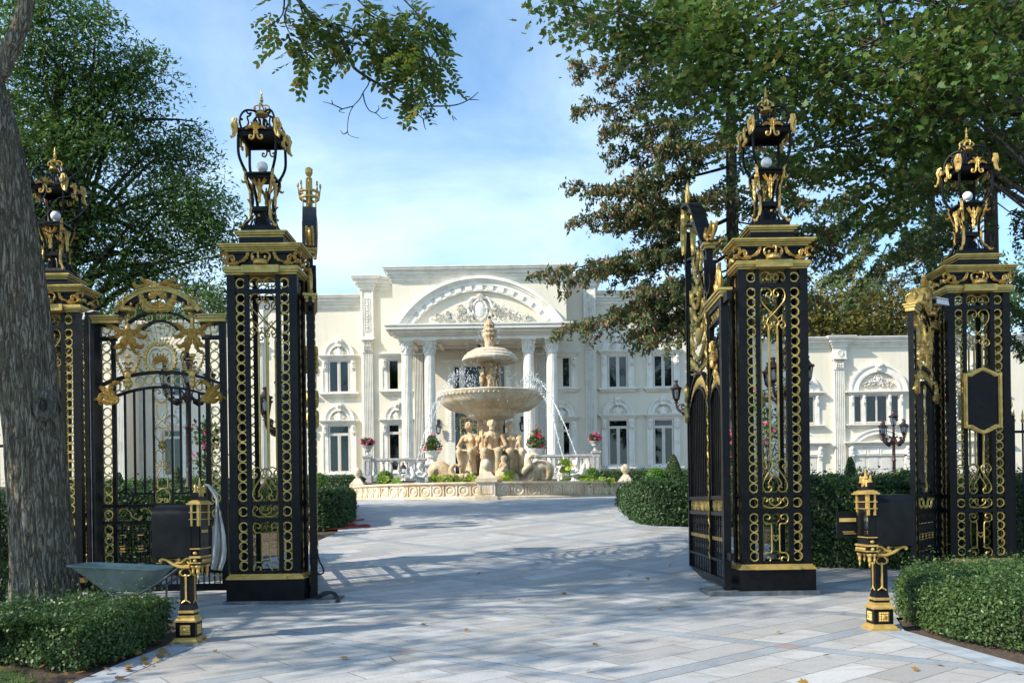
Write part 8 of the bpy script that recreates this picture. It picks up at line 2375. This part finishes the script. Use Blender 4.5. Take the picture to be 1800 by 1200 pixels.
# ---------------- leaning ash tree in the foreground
def big_tree():
    D = 10.9
    base = Vector((PX(84, 1085, D), D, ground(D) - .05))
    t = thing('leaning_tree', 'large leaning tree with furrowed grey bark and an old knot hole at the left edge', 'tree', base, 0, 'garden trees')
    k = D / F
    cl = [(86, 1110, 80), (84, 1085, 62), (80, 1050, 55), (76, 980, 50.5), (71, 900, 48.5), (64, 800, 47), (55, 700, 46), (46, 610, 45.5), (36, 520, 44), (22, 420, 42), (4, 300, 39.5), (-22, 190, 38), (-50, 90, 36), (-78, 0, 34), (-110, -120, 31), (-135, -260, 27), (-140, -420, 20), (-130, -600, 10)]
    pts = catmull([(PX(x, y, D), D, PZ(x, y, D)) for x, y, r in cl], 9)
    rad = [q[0] for q in catmull([(r * k, 0, 0) for x, y, r in cl], 9)]
    n = 150; vs = []
    rr = np.random.default_rng(4)
    m = len(pts); tpts = list(pts)
    kc = Vector(P(76, 712, 10.58)); 
    for i, (p, r) in enumerate(zip(pts, rad)):
        for j in range(n):
            a = 2 * PI * j / n
            flare = 0
            if i < 26: flare = .17 * (1 - i / 26) ** 2 * (.5 + .5 * math.sin(a * 5 + 1))
            w = math.sin(a * 31 + 2.2 * math.sin(i * .21) + 1.5 * math.sin(i * .07 + a * 3)) * .010 + math.sin(a * 53 + 3 * math.sin(i * .33 + a * 2)) * .006
            r2 = r + flare + w + .012 * math.sin(a * 3 + i * .05)
            x, y, z = p[0] + r2 * math.cos(a), p[1] + r2 * math.sin(a), p[2]
            # knot: raised collar with a hollow
            d_ = math.hypot((x - kc.x) * 1.35, z - kc.z)
            if math.sin(a) < 0 and d_ < .30:
                lift = .075 * math.exp(-((d_ - .12) / .07) ** 2) - .16 * math.exp(-(d_ / .065) ** 2)
                y -= lift
            vs.append((x - base.x, y - base.y, z - base.z))
    # refine: resample rings near the knot is not needed at this density
    fs = [(i * n + j, i * n + (j + 1) % n, (i + 1) * n + (j + 1) % n, (i + 1) * n + j) for i in range(m - 1) for j in range(n)]
    MB().add(vs, fs).build('trunk', M['bark'], t, True)
    mb = MB(); ov = [(.046 * math.cos(a), .075 * math.sin(a)) for a in [2 * PI * i / 20 for i in range(20)]]
    kn = MB(); yk = D - 45.5 * k * .985 - .02
    c = P(76, 712, yk)
    kn.lathe([(.001, -.0), (.7, -.002), (1.0, .006), (1.25, .022), (1.65, .026), (2.1, .012), (2.5, -.03)], 32, cap=False)
    M_ = Matrix.Translation((c[0] - base.x, yk - base.y + .0, c[2] - base.z)) @ Matrix.Diagonal((.060, 1.0, .085, 1)) @ Matrix.Rotation(PI / 2, 4, 'X')
    kn.xf(M_)
    kn.build('knot_collar', M['bark_g'], t, True)
    h = MB().ball((c[0] - base.x, yk - base.y - .001, c[2] - base.z), 1, 18, 10, (.050, .014, .092)); h.build('knot_hollow', M['bark2'], t, True)
    # side limb at the top left corner
    mb = MB(); p = catmull([tuple(Vector(P(x, y, D - .1)) - base) for x, y in ((-40, 175), (-5, 130), (18, 88), (38, 40), (48, -10), (60, -90), (110, -190), (200, -300))], 6)
    mb.tube(p, [(17 - 8 * i / (len(p) - 1)) * k * (1 + .08 * math.sin(i * 1.1)) for i in range(len(p))], 20); mb.build('limb', M['bark'], t, True)
    # overhead limb that carries the hanging branch (out over the drive)
    mb = MB()
    lp_ = catmull([tuple(Vector(q) - base) for q in (P(60, -90, D - .1), P(180, -150, 10.4), P(330, -130, 9.8), P(440, -90, 9.3), P(490, -45, 9.1), P(525, 0, 9.0))], 6)
    mb.tube(lp_, [.09 - .065 * i / (len(lp_) - 1) for i in range(len(lp_))], 10)
    D2_ = 9.0; B = lambda x, y, dd=0: tuple(Vector(P(x, y, D2_ + dd)) - base)
    def tw(pts, r0, r1, dd=0):
        p = catmull([B(x, y, dd + .05 * math.sin(i * 2)) for i, (x, y) in enumerate(pts)], 4); mb.tube(p, [r0 + (r1 - r0) * i / (len(p) - 1) for i in range(len(p))], 6); return p
    S = []
    S.append(tw([(525, 0), (544, 25), (564, 39), (586, 50), (605, 75), (615, 98), (622, 119), (650, 139), (669, 150), (699, 175), (719, 185), (760, 187), (800, 185), (825, 175), (841, 162)], .024, .004))
    for pts in ([(650, 139), (647, 150), (639, 162), (632, 175), (621, 187), (613, 205), (611, 232), (618, 240), (631, 243)], [(621, 187), (602, 192), (596, 196), (606, 199)], [(602, 192), (585, 184), (568, 179)], [(585, 184), (583, 176)], [(611, 232), (604, 236), (598, 229)], [(638, 164), (642, 182), (650, 195), (662, 200), (672, 209), (682, 206)], [(660, 199), (666, 192), (665, 186)], [(719, 185), (730, 196), (744, 209), (755, 207), (770, 195)], [(720, 187), (738, 194), (741, 205)], [(744, 209), (746, 222), (749, 229)], [(750, 207), (748, 198), (744, 191)], [(755, 207), (751, 199)], [(760, 185), (775, 172), (783, 160), (786, 159)], [(783, 162), (781, 157)], [(825, 175), (842, 176)],
                [(585, 72), (592, 92), (608, 112), (606, 110)], [(573, 92), (580, 105), (593, 112), (598, 120), (612, 127)], [(593, 112), (600, 104)]):
        tw(pts, .007, .0025)
    leafy = [[(564, 39), (600, 45), (640, 58), (680, 65), (720, 60), (745, 45)], [(586, 50), (620, 62), (660, 92), (690, 110), (720, 118), (750, 130)], [(605, 75), (640, 80), (665, 95), (700, 120), (725, 150), (740, 170)], [(620, -10), (650, 20), (680, 35), (720, 36), (750, 20)], [(525, 0), (540, 45), (560, 75), (575, 95)], [(510, 0), (500, 30), (505, 50), (512, 60), (540, 78)], [(500, -5), (497, 25), (480, 42), (462, 50)], [(690, -20), (720, 10), (745, 40), (762, 70), (770, 100)], [(720, 60), (748, 85), (760, 120), (764, 150)], [(680, 65), (705, 80), (735, 110)], [(640, 20), (690, 50), (740, 75)], [(505, 60), (522, 90), (545, 92), (560, 80)]]
    ls = []
    for pts in leafy: ls.append(tw(pts, .010, .003, RNG.uniform(-.3, .3)))
    mb.build('hanging_branch', M['bark2'], t, True)
    # pinnate leaves
    cen, nr_ = [], []
    V, Fc = [], []; cnt = 0
    lf = np.array([(0, 0, 0), (.3, -.20, .02), (.7, -.15, 0), (1, 0, -.05), (.7, .15, 0), (.3, .20, .02)])
    leafl = []
    def pinnate(o, dirx, size):
        o = np.array(o); d_ = np.array(dirx, float); d_ /= np.linalg.norm(d_)
        side = np.cross(d_, [0, 0, 1]) + RNG.normal(0, .25, 3); side -= d_ * np.dot(side, d_); side /= np.linalg.norm(side); up = np.cross(side, d_)
        for q in range(6):
            f = .25 + .75 * q / 5; pos = o + d_ * size * f + np.array([0, 0, -.28 * size * f * f])
            for s in (-1, 1):
                ld = side * s * .85 + d_ * .5 + np.array([0, 0, -.25]) + RNG.normal(0, .12, 3); ld /= np.linalg.norm(ld)
                lv = np.cross(ld, up + RNG.normal(0, .2, 3)); lv /= np.linalg.norm(lv); ln = np.cross(ld, lv)
                L = size * .30 * (1.1 - .25 * abs(q - 2.5) / 2.5)
                leafl.append(pos + L * (lf[:, 0:1] * ld + lf[:, 1:2] * lv * 1.3 + lf[:, 2:3] * ln))
    spots = []
    for p in ls:
        for q in p:
            if RNG.random() < .62: spots.append(np.array(q) + RNG.normal(0, .05, 3))
    for (x, y, rx, ry, c_) in ((745, 70, 30, 45, 46), (755, 130, 18, 30, 16), (700, 40, 45, 30, 30), (660, 30, 40, 25, 20), (590, 55, 45, 30, 22), (545, 40, 30, 30, 12), (640, 70, 30, 30, 14), (720, 110, 20, 40, 16), (690, 80, 30, 30, 14), (520, 75, 30, 20, 9), (462, 50, 8, 14, 3), (575, 25, 40, 20, 12), (745, 15, 30, 20, 14), (760, 165, 12, 14, 5), (710, 145, 10, 12, 3)):
        for _ in range(int(c_ * .62)):
            spots.append(np.array(B(x + rx * RNG.uniform(-1, 1), y + ry * RNG.uniform(-1, 1), RNG.uniform(-.5, .5))))
    for s in spots:
        th = RNG.uniform(0, 2 * PI); pinnate(s, (math.cos(th), math.sin(th), RNG.uniform(-1.1, .0)), RNG.uniform(.20, .34))
    V = np.concatenate(leafl); Fc = np.arange(len(V)).reshape(-1, 6)
    np_mesh('hanging_leaves', V, Fc, 6, M['l_branch'], t)
    # crown above the frame
    es = []
    for (x, y, z, r_, w) in ((-9.5, 9, 12.5, 2.6, 1.2), (-6.0, 9.5, 13.5, 2.8, 1.2), (-11, 11, 15, 2.4, 1), (-4.5, 11.5, 14.5, 2.2, .8), (-7.5, 7.5, 15.5, 2.5, 1), (-8, 12, 17, 2.5, 1)):
        es.append(((x, y, z), (r_, r_, r_ * .7), w))
    cs = clumps(es, 60, .4)
    V, Fc = crown_leaves(cs - np.array(base), 24, .42, .22, SPRAY, .4, .3)
    np_mesh('crown', V, Fc, 4, M['l_branch'], t)
    mb = MB()
    for i in RNG.choice(len(cs), 26, replace=False):
        o = Vector(tpts[int(RNG.uniform(.72, .98) * (len(tpts) - 1))]) - base; limbs(mb, o, [tuple(cs[i] - np.array(base))], .06, 0, .012, 7, 6)
    mb.build('branches', M['bark'], t, True)
    # bare twigs in front of the lantern
    mb = MB()
    for pts_ in ([(60, 400), (85, 372), (100, 350), (120, 345), (150, 338)], [(52, 380), (75, 350), (80, 330), (60, 300), (48, 285)], [(50, 385), (90, 395), (130, 385), (160, 352), (150, 330)], [(40, 300), (60, 310), (95, 325), (140, 300), (160, 270), (170, 250)], [(35, 265), (60, 262), (90, 250), (110, 235)], [(95, 325), (110, 300), (130, 290), (160, 315)], [(60, 390), (85, 410), (110, 405), (140, 415)], [(45, 330), (70, 345), (85, 365), (110, 372), (140, 368)]):
        p = catmull([tuple(Vector(P(x, y, D + .15 + .1 * i)) - base) for i, (x, y) in enumerate(pts_)], 4); mb.tube(p, [.012 - .009 * i / (len(p) - 1) for i in range(len(p))], 5)
    mb.build('bare_twigs', M['bark_g'], t, True)
big_tree()

# unseen street tree added on the left to throw dappled shade on the drive
es = [((-13.2, 6.6, 9.2), (2.6, 1.8, 1.8), 1.2), ((-12.2, 8.4, 11.2), (2.4, 1.8, 1.6), 1), ((-14.2, 7.4, 12.6), (2.6, 2.0, 1.8), 1.2), ((-12.6, 7.6, 7.0), (1.9, 1.6, 1.3), .8), ((-13.6, 5.2, 13.4), (2.0, 1.6, 1.4), .8), ((-12.0, 9.6, 13.8), (2.2, 1.6, 1.6), .9), ((-13.0, 8.8, 5.6), (1.5, 1.2, 1.0), .5), ((-13.5, 2.2, 7.5), (1.6, .9, .4), .35), ((-13.5, 2.4, 10.4), (2.6, .5, .35), .5), ((-13.6, 4.4, 15.6), (2.0, 1.4, 1.6), .9), ((-12.6, 6.2, 12.6), (1.6, 1.2, 1.2), .6), ((-13.2, 3.6, 12.6), (1.8, .6, .4), .4)]
leafy_tree('unseen_street_tree', 'unseen street tree added beyond the left edge to dapple the drive with shade', 'tree', es, 46, .38, 20, .20, SPRAY * np.array([1, 1.6, 1]), M['l_branch'], [(-13.3, 6.8, 0), (-13.2, 6.9, 4), (-13.1, 7, 8), (-13.3, 7.2, 13)], (.34, .08), M['bark'], 50, .4, .1, 'garden trees', .10)
# ================================================================ world, sun, camera
SUN_EL = math.radians(36); SUN_AZ = math.radians(24)   # az: angle behind the camera plane, sun on the left
sd = Vector((-math.cos(SUN_AZ) * math.cos(SUN_EL), -math.sin(SUN_AZ) * math.cos(SUN_EL), math.sin(SUN_EL)))
w = bpy.data.worlds.new('World'); SC.world = w; w.use_nodes = True
nt = w.node_tree
for n in list(nt.nodes): nt.nodes.remove(n)
out = nt.nodes.new('ShaderNodeOutputWorld'); bg = nt.nodes.new('ShaderNodeBackground')
sky = nt.nodes.new('ShaderNodeTexSky'); sky.sky_type = 'NISHITA'; sky.sun_disc = False
sky.sun_elevation = SUN_EL; sky.sun_rotation = math.atan2(sd.x, sd.y)
sky.air_density = 1.0; sky.dust_density = .6; sky.ozone_density = 1.5; sky.altitude = 100
tc = nt.nodes.new('ShaderNodeTexCoord'); mp = nt.nodes.new('ShaderNodeMapping'); mp.inputs['Scale'].default_value = (1.6, 1.6, 3.6)
mp.inputs['Rotation'].default_value = (0, math.radians(9), 0)
nt.links.new(tc.outputs['Generated'], mp.inputs[0])
c1 = noise(nt, mp.outputs[0], 1.5, 9, .6, .35)
c2 = noise(nt, mp.outputs[0], .9, 3, .5)
cl = math_(nt, 'MULTIPLY', ramp(nt, c1, [(.40, (0, 0, 0)), (.66, (1, 1, 1))]), ramp(nt, c2, [(.36, (.25,) * 3), (.58, (1, 1, 1))]))
sep = nt.nodes.new('ShaderNodeSeparateXYZ'); nt.links.new(tc.outputs['Generated'], sep.inputs[0])
low = ramp(nt, sep.outputs[2], [(.0, (.56,) * 3), (.22, (.24,) * 3), (.5, (0, 0, 0))])
fac = math_(nt, 'MINIMUM', math_(nt, 'ADD', math_(nt, 'MULTIPLY', cl, .46), low), .9)
skyc = mix(nt, 1.0, sky.outputs[0], (1.08, 1.58, 1.82), 'MULTIPLY')
col = mix(nt, fac, skyc, (8.7, 10.3, 11.2))
nt.links.new(col, bg.inputs[0]); bg.inputs[1].default_value = .105
nt.links.new(bg.outputs[0], out.inputs[0])
sl = bpy.data.lights.new('sun', 'SUN'); sl.energy = 5.0; sl.angle = math.radians(.55); sl.color = (1.0, .91, .77)
so = bpy.data.objects.new('sun', sl); COL.objects.link(so)
so.rotation_euler = sd.to_track_quat('Z', 'Y').to_euler(); so.location = (-30, -12, 30)
cam = bpy.data.cameras.new('camera'); cam.lens = 30.0; cam.sensor_width = 36; cam.shift_y = 286 / 1800
cam.clip_end = 2000; cam.clip_start = .1
co = bpy.data.objects.new('camera', cam); COL.objects.link(co)
co.matrix_world = Matrix.Translation((0, 0, EYE)) @ Matrix.Rotation(PI / 2, 4, 'X') @ Matrix.Rotation(-ROLL, 4, 'Z')
SC.camera = co
SC.view_settings.view_transform = 'Standard'; SC.view_settings.look = 'None'; SC.view_settings.exposure = .52; SC.view_settings.gamma = 1
SC.cycles.max_bounces = 8; SC.cycles.transparent_max_bounces = 12; SC.cycles.diffuse_bounces = 3; SC.cycles.glossy_bounces = 3
SC.cycles.use_denoising = True; SC.cycles.use_adaptive_sampling = True; SC.cycles.adaptive_threshold = .02
